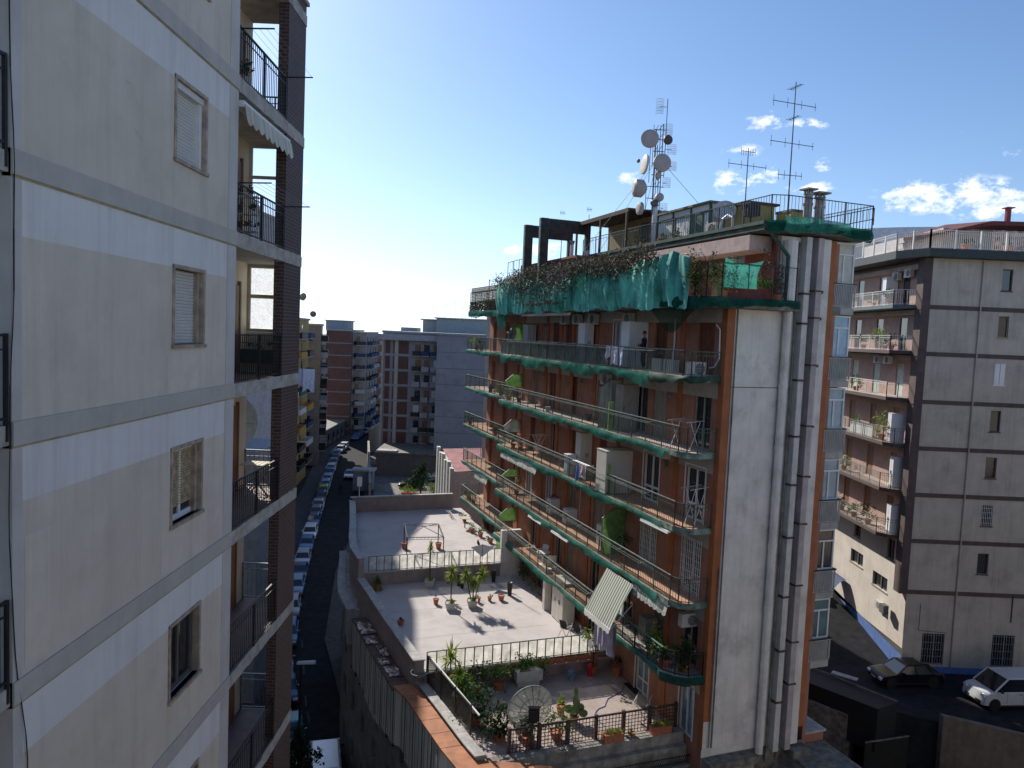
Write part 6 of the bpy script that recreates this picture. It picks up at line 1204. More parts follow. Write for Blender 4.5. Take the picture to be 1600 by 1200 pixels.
t_ = thing('creeper', 'dark climbing plant with pale chrome pieces beside the doorway under the fifth balcony', 'creeper', BW(16.5,-.6,Z2), RZB); q = MB(); foliage(q, (0,0,1.1), (1.6,.35,1.15), 1100, .11, 31); obj('foliage', q, m_leafd, t_)
# gazebo frame on the far terrace
gz_ = thing('gazebo_frame', 'bare metal gazebo frame standing on the far terrace', 'gazebo', P_(663,850,Z3), 0); gp = [P_(631,857,Z3), P_(684,857,Z3), P_(692,880,Z3), P_(635,881,Z3)]
c0 = Vector(gz_.location); ax = (gp[1]-gp[0]); ax.z = 0; L = ax.length; ax.normalize(); ay = Vector((-ax.y, ax.x, 0)); hw = L/2
cs = [p-c0 for p in gp]; H = 1.72
for c in cs:
    q = MB(); q.bar(c, c+Vector((0,0,H)), .06); obj('leg', q, m_iron, gz_)
q = MB()
for a, b in zip(cs, cs[1:]+cs[:1]):
    q.bar(a+Vector((0,0,H)), b+Vector((0,0,H)), .04); q.bar(a+Vector((0,0,H-.14)), b+Vector((0,0,H-.14)), .02)
    n = 10
    for i in range(n): p = a+(b-a)*i/n; r_ = a+(b-a)*(i+.5)/n; q.bar(p+Vector((0,0,H)), r_+Vector((0,0,H-.14)), .014)
top = sum(cs, Vector())/4+Vector((0,0,H+.25)); 
for c in cs: q.bar(c+Vector((0,0,H)), top, .03)
obj('roof_frame', q, m_iron, gz_)
for lab, c in (('terracotta pot at the left back leg of the bare gazebo frame', cs[0]), ('terracotta pot at the right back leg of the bare gazebo frame', cs[1])): pot_plant('terracotta_pot', lab, c0+c+Vector((.05,-.05,0)), .22, .42, n=0)
for lab, u, v, r, h, lm in (('small terracotta pot on the cap of the middle terrace wall', 752,886,.12,.22,m_leaf), ('small dark bottle-like pot on the cap of the middle terrace wall', 762,886,.09,.26,m_leafd)): pot_plant('terracotta_pot', lab, P_(u,v,Z3)+Vector((0,-.2,.0)), r, h, .12,.1, 20, lm, seed=int(u), ls=.06)
# cat
ct = thing('cat', 'small black cat sitting on the sunny far terrace', 'cat', P_(748,852,Z3), .6)
skin_fig([(0,0,.12),(0,.08,.2),(0,.12,.30),(0,.17,.34),(.05,.13,.05),(-.05,.13,.05),(.06,-.03,.03),(-.06,-.03,.03),(0,-.12,.05),(.08,-.28,.02)], [(0,1),(1,2),(2,3),(1,4),(1,5),(0,6),(0,7),(0,8),(8,9)], [.09,.075,.06,.035,.02,.02,.035,.035,.025,.015], 'body', m_iron, ct, 2)
q = MB(); q.lathe([(.02,0),(.001,.04)],4,(.03,.13,.35)); q.lathe([(.02,0),(.001,.04)],4,(-.03,.13,.35)); obj('ear', q, m_iron, ct)
# clutter at the foot of the far part of the facade
for lab, t, n, w_, d_, h, m in (('round pale table at the foot of the orange facade on the far terrace', 28.0, .1, .5,.5,.75,mat('pale_wood', (.5,.42,.3))),):
    t_ = thing('garden_table', lab, 'table', BW(t,n,Z3)); q = MB(); q.lathe([(.001,h),(.45,h),(.45,h+.03),(.001,h+.03)],14); obj('tabletop', q, m, t_); q = MB(); q.tube((0,0,0),(0,0,h),.04); obj('leg', q, m_iron, t_)
for i, (lab, t, n) in enumerate((('dark potted bush at the foot of the facade, farthest along the far terrace', 29.8,-.4), ('leafy pot in front of the facade near the cat', 25.3,-.3), ('pot plant beside the far-terrace doorway', 23.6,-.5), ('pale-flowered pot at the foot of the facade by the pale table', 26.6,.0))):
    pot_plant('potted_plant', lab, BW(t,n,Z3), .2, .32, .35, .3, 150, [m_leafd, m_leaf, m_leafd, m_leafy][i], seed=90+i, ls=.1)
t_ = thing('lime_cushion_box', 'lime green box standing on the panelled railing end by the white column', 'box', BW(19.9,-.1,Z3)); q = MB(); q.box(-.45,.45,-.3,.3,.45,1.05); obj('box', q, m_lime, t_); q = MB(); q.box(-.4,.4,-.25,.25,0,.44); obj('base', q, m_white, t_)
# ---- nearest terrace
bd = thing('satellite_dish', 'very large mesh satellite dish on a post at the front edge of the nearest terrace', 'satellite dish', BW(1.1, 5.2, Z1)); aim = Vector((-.34,.92,.12)).normalized(); R_ = .95; c = Vector((0,0,1.45)); dd = .32
q = MB(); q.lathe([(R_*i/10+.001, dd*(i/10)**2) for i in range(11)], 36, c, axis=aim); obj('bowl', q, net_mat('grey_dish_mesh', (.30,.31,.29), .72, 160, .35), bd, smooth=True)
q = MB(); qt = aim.to_track_quat('Z', 'Y')
rim = [c+qt @ Vector((R_*math.cos(a), R_*math.sin(a), dd)) for a in [2*math.pi*i/36 for i in range(37)]]; q.path(rim, .022, 5); obj('rim', q, mat('pale_rim', (.55,.56,.54), .5), bd)
q = MB()
for i in range(16):
    a = 2*math.pi*i/16; q.path([c+qt @ Vector((R_*r*math.cos(a), R_*r*math.sin(a), dd*r*r-.015)) for r in (.12,.4,.7,1)], .012, 4)
q.path([c+qt @ Vector((.55*R_*math.cos(2*math.pi*i/24), .55*R_*math.sin(2*math.pi*i/24), dd*.3-.02)) for i in range(25)], .012, 4)
obj('rib', q, m_irong, bd); q = MB()
for i in range(3): a = 2*math.pi*i/3+.5; q.tube(c+qt @ Vector((R_*.9*math.cos(a), R_*.9*math.sin(a), dd*.9)), c+aim*1.0, .012, 4)
q.tube(c+aim*.92, c+aim*1.08, .06, 8); obj('feed', q, m_irong, bd)
q = MB(); mb0 = c-aim*.14; q.mesh([mb0+Vector((-.22,-.05,-.3)), mb0+Vector((.22,-.05,-.3)), mb0+Vector((.22,-.05,.25)), mb0+Vector((-.22,-.05,.25)), mb0+Vector((-.3,.1,.28)), mb0+Vector((.3,.1,.28))],[(0,1,2,3),(3,2,5,4)]); q.box(-.18,.18,-.22,-.06,1.1,1.6); obj('mount', q, m_iron, bd); q = MB(); q.tube((0,-.12,0),(0,-.12,1.4),.06,8); obj('mast', q, m_irong, bd)
yucca('feathery palm rising above the mesh fence at the back street corner of the nearest terrace', BW(5.9,7.3,Z1), 0, [(0,0,1.9)], .25, False, m_leafy, .95, m_iron, 42)
yucca('bushy bright yucca behind the mesh fence, in front of the feathery palm', BW(4.9,7.2,Z1), 0, [(0,0,1.5),(.2,-.4,1.2)], .25, True, m_leafy, .6, m_iron)
for lab, t, n, fr, fh, nn, lm, ls in (('dark dense shrub along the street side of the nearest terrace', 3.3,6.9,.8,.9,900,m_leafd,.13), ('low dark cycad-like shrub in the street corner of the nearest terrace', 1.9,6.3,.8,.55,700,m_leafd,.16), ('mid-green shrub under the mesh fence, middle of the row', 4.1,7.1,.5,.8,500,m_leaf,.13),
        ('leafy shrub right behind the lattice fence under the big dish', 1.35,4.0,.7,.55,520,m_leaf,.12), ('low leafy plant behind the lattice fence left of the big dish', 1.3,5.3,.6,.5,420,m_leafd,.12), ('dark climbing shrub on the divider wall in the shade, left one', 6.0,5.9,.6,.7,520,m_leafd,.12), ('green climbing shrub on the divider wall beside the cream box planter', 6.0,4.9,.5,.6,420,m_leaf,.12)):
    pot_plant('shrub', lab, BW(t,n,Z1), .28, .35, fr, fh, nn, lm, seed=int(t*31), ls=ls, cat='shrub')
t_ = thing('planter_box', 'cream box planter full of bright plants standing on the divider ledge of the nearest terrace', 'planter', BW(6.1,3.4,Z1), RZB+math.pi/2); q = MB(); q.box(-.65,.65,-.25,.25,.25,.75); q.box(-.55,.55,-.15,.15,0,.25); obj('box', q, m_pw_, t_); q = MB(); foliage(q, (.1,0,1.0), (.7,.25,.35), 500, .13, 15); foliage(q, (-.7,0,.65), (.3,.25,.3), 150, .12, 16); obj('foliage', q, m_leaf, t_)
for lab, u, v, r, h, fr, n, lm in (('upright green plant in a terracotta pot on the sunlit strip right of the big dish', 876,1117,.2,.42,.2,110,m_leafy), ('bushy pot plant at the divider wall under the iron balcony', 963,1055,.25,.45,.3,80,m_leafd)):
    pot_plant('potted_plant', lab, P_(u,v,Z1), r, h, fr, .4, n, lm, seed=int(u), ls=.13)
t_ = thing('cactus', 'prickly pear cactus on the sunlit strip beside the lattice fence', 'cactus', P_(897,1128,Z1)); q = MB(); pot(q, (0,0,0), .2, .3); obj('pot', q, m_terr, t_)
for i, (x, y, z, r, sg) in enumerate(((0,0,.5,.2,1.5),(.02,0,.95,.13,2.0),(.03,0,1.35,.10,2.0),(.25,.1,.6,.18,1.1),(-.25,.05,.55,.2,1.0),(.38,0,.4,.2,.9),(-.1,-.2,.6,.17,1.2),(.12,.15,.8,.12,1.2))):
    q = MB(); q.lathe([(max(.001,r*math.sin(math.pi*k/6)), -r*sg*math.cos(math.pi*k/6)) for k in range(7)],8,(0,0,0)); q.v = [(a*1.0+x, b*.35+y, c_+z) for a, b, c_ in q.v]; obj('cactus_pad', q, mat('cactus_green', (.10,.17,.06), .6), t_)
t_ = thing('tree', 'small leafy citrus tree growing in front of the panelled railing, under the washing', 'tree', BW(6.3,-.1,Z1)); q = MB(); pot(q, (0,0,0), .27, .42); obj('pot', q, m_terr, t_); q = MB(); q.path([(0,0,.3),(.05,0,.9),(-.05,.1,1.5)],.03); obj('trunk', q, m_wood, t_); q = MB(); foliage(q, (0,0,1.75), (.5,.5,.65), 260, .15, 8); obj('crown', q, m_leafy, t_)
for lab, t, n, m in (('terracotta trough with grassy plants on the front coping, nearer the big dish', .38,1.9,m_leafy), ('terracotta trough with spiky plants on the front coping, nearer the orange wall', .38,-.35,m_leafy)):
    t_ = thing('planter', lab, 'planter', BW(t,n,Z1+.12), RZB); q = MB(); q.box(-.17,.17,-.45,.45,0,.34); obj('trough', q, m_terr, t_); q = MB(); straps(q, (0,.2,.32), .3, 60, .02, 1, droop=.8); straps(q, (0,-.2,.32), .3, 60, .02, 2, droop=.8); foliage(q, (0,0,.42), (.18,.45,.1), 260, .07, 3); obj('foliage', q, m, t_)
for lab, u, v, r, h, m in (('blue and white bucket at the divider wall of the nearest terrace', 892,1063,.17,.5,mat('blue_bucket', (.18,.28,.40), .5, var=.4, scale=5)), ('red plastic bin at the divider wall of the nearest terrace', 921,1056,.15,.6,mat('red_plastic', (.45,.02,.03), .45))):
    t_ = thing('bucket', lab, 'bucket', P_(u,v,Z1)); q = MB(); q.lathe([(.001,0),(r*.8,0),(r,h*.8),(r*1.05,h*.8),(r*1.05,h*.85),(r*.8,h),(.001,h)],12); obj('body', q, m, t_); q = MB(); q.lathe([(r*1.06,h*.8),(r*1.08,h*.84),(r*.75,h*1.02),(.001,h*1.03)],12); obj('lid', q, cb_ if 'blue' in lab else m, t_)
q = MB(); q.box(-.55,.55,-.32,.32,0,.025); solo('doormat', q, mat('black_rubber', (.012,.012,.012), .9), 'black doormat in front of the french window on the nearest terrace', 'doormat', P_(992,1075,Z1+.0)+Vector((0,0,.0)), RZB+math.pi/2*0)
t_ = thing('crate', 'flat red and white stacked crates by the orange wall on the nearest terrace', 'crate', P_(1028,1097,Z1), RZB); q = MB(); q.box(-.45,.35,-.3,.3,0,.12); obj('lower_crate', q, cr_, t_); q = MB(); q.box(-.4,.42,-.26,.3,.125,.22); obj('upper_crate', q, m_whitec, t_)
hp = [P_(u,v,Z1)+Vector((0,0,.015)) for u, v in ((975,1072),(972,1080),(960,1087),(950,1092),(947,1098),(945,1104),(935,1108),(930,1114),(932,1124),(945,1135))]
h0 = hp[0].copy(); q = MB(); q.path([p-h0 for p in hp], .018, 5); solo('garden_hose', q, mat('blue_hose', (.10,.16,.36), .5), 'thin blue garden hose snaking over the sunlit strip of the nearest terrace', 'hose', h0)
t_ = thing('stone_ornament', 'rounded pale stone beside the big dish behind the lattice fence', 'stone', BW(1.9,5.3,Z1)); q = MB(); q.grid(lambda u, v: ((.35*math.sin(math.pi*v)*math.cos(2*math.pi*u)*(1+.1*math.sin(5*u*6.28))), .28*math.sin(math.pi*v)*math.sin(2*math.pi*u), .35-.35*math.cos(math.pi*v)), 14, 8); obj('stone', q, m_cop, t_, smooth=True)
xrack('folded wire rack on the sunlit strip near the crates', P_(1003,1110,Z1), RZB+.8, .5, .6)
q = MB(); q.box(-.12,.12,-.3,.3,0,.2); 
pot_plant('potted_plant', 'spiky little plant on the coping between the two terracotta troughs', BW(.5,.9,Z1+.12), .12, .15, .18, .12, 50, m_leaf, seed=5, ls=.1)
q = MB(); q.lathe([(.30,-.02),(.33,.0),(.30,.02)],20,(0,0,.75),axis=(0,1,.1)); q.bar((0,0,0),(0,0,.5),.03); q.lathe([(.001,0),(.29,.0)],20,(0,0,.75),axis=(0,1,.1)); solo('fan', q, m_whitec, 'round white wire fan on the ledge at the end of the panelled railing', 'fan', BW(6.45,.0,Z1+.85), RZB)
# ================================================================== VEHICLES
def car_paint(name, col): return mat('car_paint_'+name, col, .28, .25, var=.04, spec=.7)
m_tyre = mat('tyre', (.015,.015,.015), .9); m_rim = mat('rim', (.35,.36,.38), .35, .8); m_cg = glass('car_glass', (.015,.02,.028), .05); m_lampw = mat('headlamp', (.7,.72,.75), .15); m_lampr = mat('tail_lamp', (.35,.01,.01), .3)
def section(mb, prof, w0, w1, inset=.06):
    """loft a side profile [(x,z)] between -w and w with rounded shoulders"""
    n = len(prof); cz = sum(p[1] for p in prof)/n; cx = sum(p[0] for p in prof)/n
    ys = [(-w1,.90),(-w1+inset*.25,.96),(-w1+inset,1.0),(w1-inset,1.0),(w1-inset*.25,.96),(w1,.90)]; vs = []
    for y, s_ in ys: vs += [(cx+(x-cx)*(.985 if s_ < 1 else 1), y, cz+(z-cz)*s_) for x, z in prof]
    fs = [(j*n+i, j*n+(i+1)%n, (j+1)*n+(i+1)%n, (j+1)*n+i) for j in range(5) for i in range(n)]+[tuple(range(n-1,-1,-1)), tuple(range(5*n,6*n))]
    mb.mesh(vs, fs)
KIND = {'hatchback': dict(L=3.8,W=1.64,H=1.46,hood=.95,cab0=.92,cab1=3.65,belt=.92,rake=.55,rear=.25), 'estate': dict(L=4.4,W=1.7,H=1.45,hood=1.15,cab0=1.1,cab1=4.25,belt=.92,rake=.65,rear=.3), 'saloon': dict(L=4.3,W=1.68,H=1.42,hood=1.15,cab0=1.1,cab1=3.6,belt=.9,rake=.65,rear=.55), 'van': dict(L=4.9,W=1.9,H=1.95,hood=.85,cab0=.7,cab1=4.85,belt=1.15,rake=.85,rear=.12)}
def make_car(kind, paint, lab, cat='car', loc=(0,0,0), rz=0, group=None):
    k = KIND[kind]; L, W, H, b = k['L'], k['W'], k['H'], k['belt']; hw = W/2
    t = thing('parked_'+('van' if kind == 'van' else 'car'), lab, cat, loc, rz, group)
    q = MB(); hd = b-.14 if kind != 'van' else b-.08
    bt = b if kind != 'saloon' else b
    section(q, [(0,.32),(.02,.55),(.12,hd-.08),(.3,hd),(k['hood'],b),(k['cab1']-.02,b+.02),(L-.12 if kind == 'saloon' else L-.03,b-.02),(L,.6),(L-.04,.3),(L-.8,.2),(.8,.2)], hw, hw, .14)
    body = obj('body', q, paint, t, smooth=False)
    q = MB(); x0, x1 = k['cab0'], k['cab1']; r = k['rake']; e = k['rear']; ht = H-.05; wi = hw-.04; wt = hw-.19 if kind != 'van' else hw-.12
    B = [(x0,-wi,b-.01),(x1,-wi,b-.01),(x1,wi,b-.01),(x0,wi,b-.01)]; T_ = [(x0+r,-wt,ht),(x1-e,-wt,ht),(x1-e,wt,ht),(x0+r,wt,ht)]
    q.mesh(B+T_, [(0,1,5,4),(2,3,7,6),(3,0,4,7),(1,2,6,5)]); obj('windows', q, m_cg, t)
    q = MB(); q.mesh([(x0+r-.03,-wt-.02,ht-.01),(x1-e+.04,-wt-.02,ht-.01),(x1-e+.04,wt+.02,ht-.01),(x0+r-.03,wt+.02,ht-.01),(x0+r+.12,-wt+.1,H),(x1-e-.1,-wt+.1,H),(x1-e-.1,wt-.1,H),(x0+r+.12,wt-.1,H)], [(4,5,6,7),(0,1,5,4),(1,2,6,5),(2,3,7,6),(3,0,4,7)])
    for s in (-1, 1):
        for xb, xt in ((x0,x0+r),(x1,x1-e),(x0+(x1-x0)*.52,x0+r+(x1-e-x0-r)*.45)): q.bar((xb,s*(wi+.005),b-.01),(xt,s*(wt+.005),ht),.09,.05)
        if kind == 'van': q.mesh([(x0+r+1.15,s*(wi-.0+.012),b),(x1-.05,s*(wi+.012),b),(x1-e-.02,s*(wt+.012),ht),(x0+r+1.15,s*(wt+.012),ht)] , [(0,1,2,3)]) if 'rear' in lab else None
    obj('roof', q, paint, t)
    for x in (.72, L-.75):
        for s in (-1, 1):
            q = MB(); q.lathe([(.19,-.09),(.31,-.09),(.32,0),(.31,.09),(.19,.09)],16,(x,s*(hw-.09),.32),axis=(0,1,0)); wh = obj('wheel', q, m_tyre, t); q = MB(); q.lathe([(.001,.07*s),(.19,.085*s)],12,(x,s*(hw-.09),.32),axis=(0,1,0)); obj('rim', q, m_rim, wh)
    for s in (-1, 1):
        q = MB(); q.box(-.01,.16,s*(hw-.22)-.16,s*(hw-.22)+.13,hd-.26,hd-.1); obj('headlight', q, m_lampw, t)
        q = MB(); q.box(L-.1,L+.005,s*(hw-.12)-.08,s*(hw-.12)+.08,b-.3,b-.05); obj('taillight', q, m_lampr, t)
        q = MB(); q.box(x0+.3,x0+.42,s*(hw+.1)-.08,s*(hw+.1)+.08,b+.0,b+.13); obj('mirror', q, paint if kind != 'van' else m_iron, t)
    q = MB()
    for x in (.72, L-.75):
        for s in (-1, 1): q.lathe([(.001,-.012),(.385,-.012),(.385,.012),(.001,.012)],18,(x,s*(hw-.004),.36),axis=(0,1,0))
    obj('wheel_arch', q, m_iron, t)
    q = MB(); dx = k['cab0']+k['rake']
    for s in (-1, 1):
        for x in (dx-.05, dx+1.0, dx+2.0): q.bar((x,s*(hw+.001),.42),(x,s*(hw+.001),b-.04),.014,.006)
        for x in (dx+.85, dx+1.85): q.bar((x-.1,s*(hw+.012),b-.16),(x+.04,s*(hw+.012),b-.16),.022,.035)
        q.bar((.9,s*(hw+.004),.30),(L-.9,s*(hw+.004),.30),.02,.09)
    obj('door_seam', q, m_iron, t)
    if kind == 'van':
        q = MB(); q.bar((k['cab0']+.02,-.5,b+.03),(k['cab0']+.42,.1,b+.42),.03,.02); q.bar((k['cab0']+.02,.25,b+.03),(k['cab0']+.42,.6,b+.42),.03,.02); obj('wiper', q, m_iron, t)
    q = MB(); q.box(-.03,.1,-hw+.3,hw-.3,.33,.52); obj('bumper_grille', q, m_iron, t); q = MB(); q.box(-.035,-.025,-.25,.25,.42,.52); obj('number_plate', q, m_white, t)
    return t
cols = {'silver': (.42,.44,.47), 'white': (.68,.70,.72), 'dark blue': (.03,.06,.16), 'blue': (.06,.16,.34), 'grey': (.16,.18,.21), 'black': (.008,.008,.010), 'lime green': (.28,.42,.06), 'light blue': (.25,.38,.52), 'teal': (.03,.20,.24)}
PT = {c: car_paint(c.replace(' ', '_'), v) for c, v in cols.items()}
protos = {}
def kerb_pt(s_):
    """point along the left kerb, 1.15 m into the road, with heading"""
    K = [Vector(p) for p in kerb]; acc = 0
    for a, b in zip(K, K[1:]):
        L = (b-a).length
        if s_ <= acc+L:
            d = (b-a)/L; n = Vector((d.y, -d.x)); return a+d*(s_-acc)+n*1.1, math.atan2(d.y, d.x)
        acc += L
    return K[-1], 0
rng.seed(11)
seq = ['white','teal','dark blue','grey','blue','silver','light blue','dark blue','silver','blue','white','dark blue','grey','silver','black','lime green','light blue','silver','blue','white','grey','dark blue','light blue','silver','white','blue','dark blue','silver','grey','light blue','blue','silver','dark blue','white','blue','grey','silver','blue']
kinds = ['hatchback','estate','hatchback','saloon']
ordn = ['first','second','third','fourth','fifth','sixth','seventh','eighth','ninth','tenth']+[f'{i}th' for i in range(11,60)]
start = 46.5; ncar = 0
import itertools
placed = 0; s0 = start
for i, c in enumerate(seq):
    kd = kinds[(i*7+i//3) % 4]; p, h = kerb_pt(s0); s0 += KIND[kd]['L']+rng.choice((.45,.6,.8,1.2,2.0))
    if i == 24: s0 += 9
    key = (kd,)
    lab = f'{c} {kd} parked in the left kerb row, {ordn[i]} car counting from the camera'
    if kd not in protos: t = make_car(kd, PT[c], lab, group='cars parked along the left kerb'); protos[kd] = t
    else:
        t = copy_tree(protos[kd])
        for ch in t.children:
            if ch.name.split('.')[0] in ('body','roof','mirror'): ch.material_slots[0].link = 'OBJECT'; ch.material_slots[0].material = PT[c]
        t['label'] = lab
    t.location = (p.x, p.y, GZ+.01); t.rotation_euler = (0, 0, h+math.pi*(0 if i % 5 else 0)); 
    # nose towards the camera
    t.rotation_euler[2] = h
vn = make_car('van', PT['white'], 'white van with a large windscreen in front of the grilled window, bottom right', 'van', (0,0,0)); vn.location = (29.2, 44.3, PZ+.01); vn.rotation_euler = (0,0,rad(6))
vn.scale = (1.0, 1.0, 1.0)
v2 = make_car('van', PT['white'], 'white box van parked in the street at the bottom edge, below the brick fin', 'van', (0,0,0)); p_ = on_z(492, 1148, GZ+1.9); v2.location = (p_.x+.35, p_.y+1.0, GZ+.01); v2.rotation_euler = (0,0,rad(105)-math.pi)
c_ = make_car('saloon', PT['silver'], 'silver car driving alone in the middle of the street', 'car'); p_ = on_z(544,750,GZ); c_.location = (p_.x, p_.y, GZ+.01); c_.rotation_euler = (0,0,rad(95))
for lab, u, v, kd, c, r in (('dark car parked in the yard beside the small tree', 622,762,'estate','black',.1), ('light grey car behind the tree in the yard', 655,752,'hatchback','light blue',.2), ('blue car at the right of the yard, near the white shed', 690,760,'hatchback','blue',.3)):
    t = make_car(kd, PT[c], lab); p_ = on_z(u,v,GZ); t.location = (p_.x, p_.y, GZ+.06); t.rotation_euler = (0,0,r)
for lab, x, y, c, r, kd in (('black car in deep shade at the foot of the right building, left of the van', 24.2,46.6,'black',.1,'saloon'), ('white car at the top of the side lane, half hidden by the balconies', 24.6,57.5,'white',1.5,'hatchback'), ('white car at the bottom right edge', 36.5,40.6,'white',.3,'hatchback')):
    t = make_car(kd, PT[c], lab); t.location = (x, y, PZ+.01 if y < 50 else -20.0); t.rotation_euler = (0,0,r)
def scooter(lab, loc, rz, c):
    t = thing('scooter', lab, 'scooter', loc, rz); q = MB(); q.path([(0,0,.35),(.35,0,.3),(.9,0,.35),(1.2,0,.75)],.11,6); q.box(-.25,.45,-.16,.16,.45,.78); obj('body', q, c, t)
    for x in (-.05,1.25): q = MB(); q.lathe([(.12,-.05),(.24,-.05),(.24,.05),(.12,.05)],12,(x,0,.24),axis=(0,1,0)); obj('wheel', q, m_tyre, t)
    q = MB(); q.bar((1.15,-.3,1.05),(1.15,.3,1.05),.04); q.bar((1.15,0,.7),(1.15,0,1.05),.05); obj('handlebar', q, m_iron, t)
p, h = kerb_pt(43.5); scooter('pale scooter parked at the kerb between two cars near the street lamp', (p.x, p.y, GZ+.01), h+1.2, PT['white'])
# street lamp whose pale head shows beside the brick fin
t = thing('street_lamp', 'street lamp with flat pale head leaning over the road beside the brick fin', 'street lamp', (-11.4, 41.0, GZ)); lp = on_y(492,1037,40.5); lb0 = on_y(470,1037,40.5)
t.location = (lb0.x, 40.5, GZ); q = MB(); hgt = lb0.z-GZ; q.tube((0,0,0),(0,0,hgt),.09,8,.06); obj('pole', q, m_iron, t); q = MB(); q.mesh([(-.2,-.14,hgt),(.85,-.16,hgt+.08),(.85,.16,hgt+.08),(-.2,.14,hgt),(-.2,-.1,hgt+.1),(.8,-.1,hgt+.2),(.8,.1,hgt+.2),(-.2,.1,hgt+.1)],[(0,1,2,3),(7,6,5,4),(0,4,5,1),(1,5,6,2),(2,6,7,3),(3,7,4,0)]); obj('lamp_head', q, mat('pale_lamp_head', (.5,.52,.55), .5), t)
# ================================================================== TREES
def tree(lab, loc, h, r, lm, n=1800, seed=0, ls=.3, name='tree', conical=False):
    t = thing(name, lab, 'tree', loc); q = MB(); q.tube((0,0,0),(0,0,h*.55),.16,8,.09); g = random.Random(seed)
    for i in range(7): a = g.uniform(0,6.28); q.tube((0,0,h*(.3+.04*i)),(r*.6*math.cos(a),r*.6*math.sin(a),h*(.55+.05*i)),.06,5,.02)
    obj('trunk', q, m_wood, t); q = MB()
    for i in range(9):
        a = g.uniform(0,6.28); zz = h*(.35+.65*i/9); rr = r*(1.05-.85*i/9 if conical else math.sin(math.pi*(.25+.7*i/9)))
        foliage(q, (rr*.5*math.cos(a), rr*.5*math.sin(a), zz), (rr*.8, rr*.8, h*.13), n//9, ls, seed*10+i)
    obj('crown', q, lm, t); return t
p = on_z(657,775,GZ); tree('dark green conical tree in the yard beyond the far terrace', p, 5.2, 2.3, m_leafd, 2600, 2, .28, conical=True)
p = on_z(480,1195,GZ); tree('dark tree crown in the street in front of the white box van, bottom edge', (-10.3, 36.3, GZ), 6.3, 1.25, leaf_mat('blackish_leaves', (.01,.02,.008), (.03,.05,.02)), 2600, 4, .22)  # very dark leaf colours for the crown
for i, (lab, u, v, lm, r, h) in enumerate((('bright yellow-green bush in the sun left of the dark conical tree', 637,775,m_leafy,1.5,1.3), ('bright green bush right of the dark conical tree', 677,773,m_leafy,1.3,1.8), ('mid-green bush beside the white shed', 687,778,m_leaf,1.5,1.5))):
    P0 = on_z(u,v,GZ); t = thing('bush', lab, 'bush', P0); q = MB(); q.tube((0,0,0),(0,0,h*.5),.05,6); obj('stem', q, m_wood, t); q = MB(); foliage(q, (0,0,h*.6), (r,r*.8,h*.6), 800, .2, 60+i); obj('crown', q, lm, t)
# ================================================================== YARD THINGS
t = thing('shed', 'long white-walled shed with tall pilasters and faded red roof beyond the terraces', 'shed', (-5.2, 70, -26.8)); OZ[t] = -26.8
pl = [(0,0),(8,1),(7.6,13),(-2.4,11.5)]; q = MB(); q.prism(pl, -26.8, -13.3)
for i in range(6): f_ = i/5; x, y = -2.4*f_, 11.3*f_; q.prism([(x-.35,y+.0),(x+.02,y-.1),(x-.15,y+.75),(x-.52,y+.7)], -26.8, -13.0+.25*(i%2))
obj('wall', q, mat('white_washed_wall', (.60,.59,.55), streak=.4, stain=.2), t); q = MB(); q.mesh([(.15,.1,-13.29),(8,1,-12.9),(7.6,13,-12.6),(-2.2,11.5,-12.95)],[(0,1,2,3)]); obj('roof', q, mat('faded_red_roof', (.28,.09,.09), var=.3, scale=1.5, stain=.6), t)
t = thing('garage', 'flat-roofed garage with a sunlit patch painted pale on its roof, below the grey block', 'garage', (-15.5, 138, GZ)); q = MB(); q.box(-9,16,-3,8,0,4.2); obj('wall', q, mat('dark_garage_wall', (.14,.12,.11), stain=.4), t); q = MB(); q.box(-9.3,16.3,-3.3,8.3,4.2,4.5); obj('roof', q, m_concd, t); q = MB(); q.box(-8.8,-5.2,-3.2,-1.2,4.5,4.8); obj('painted_sun_patch', q, m_cop, t)  # pale sheet stands in for a sunlit patch on the roof
t = thing('gate_house', 'small pale kiosk with flat cap at the street corner beside the yard', 'kiosk', on_z(568,765,GZ)); q = MB(); q.box(-1.6,1.6,-1,1,0,3.3); obj('wall', q, mat('grey_kiosk', (.26,.28,.33), stain=.3), t); q = MB(); q.box(-1.9,1.9,-1.3,1.3,3.3,3.6); obj('roof', q, m_cop, t)
q = MB(); q.box(-2.4,2.4,-.05,.05,.2,1.6); solo('barrier_net', q, net_mat('orange_barrier_net', (.55,.12,.07), .9, 20), 'orange-red barrier netting at the front of the yard', 'barrier', on_z(652,784,GZ)+Vector((0,-1,0)))
q = MB(); q.box(-7,9,-.1,.1,0,1.6); solo('fence', q, mat('grey_sheet_fence', (.20,.19,.20), streak=.4), 'low grey sheet fence between the yard and the terraces', 'fence', on_z(665,790,GZ)+Vector((0,-3,0)))
q = MB(); q.box(-.35,.35,-.06,.06,2.1,3.5); q.bar((0,0,0),(0,0,2.1),.08); solo('sign', q, m_white, 'small white sign on a post at the corner of the far parapet', 'sign', on_z(561,782,-25.2))
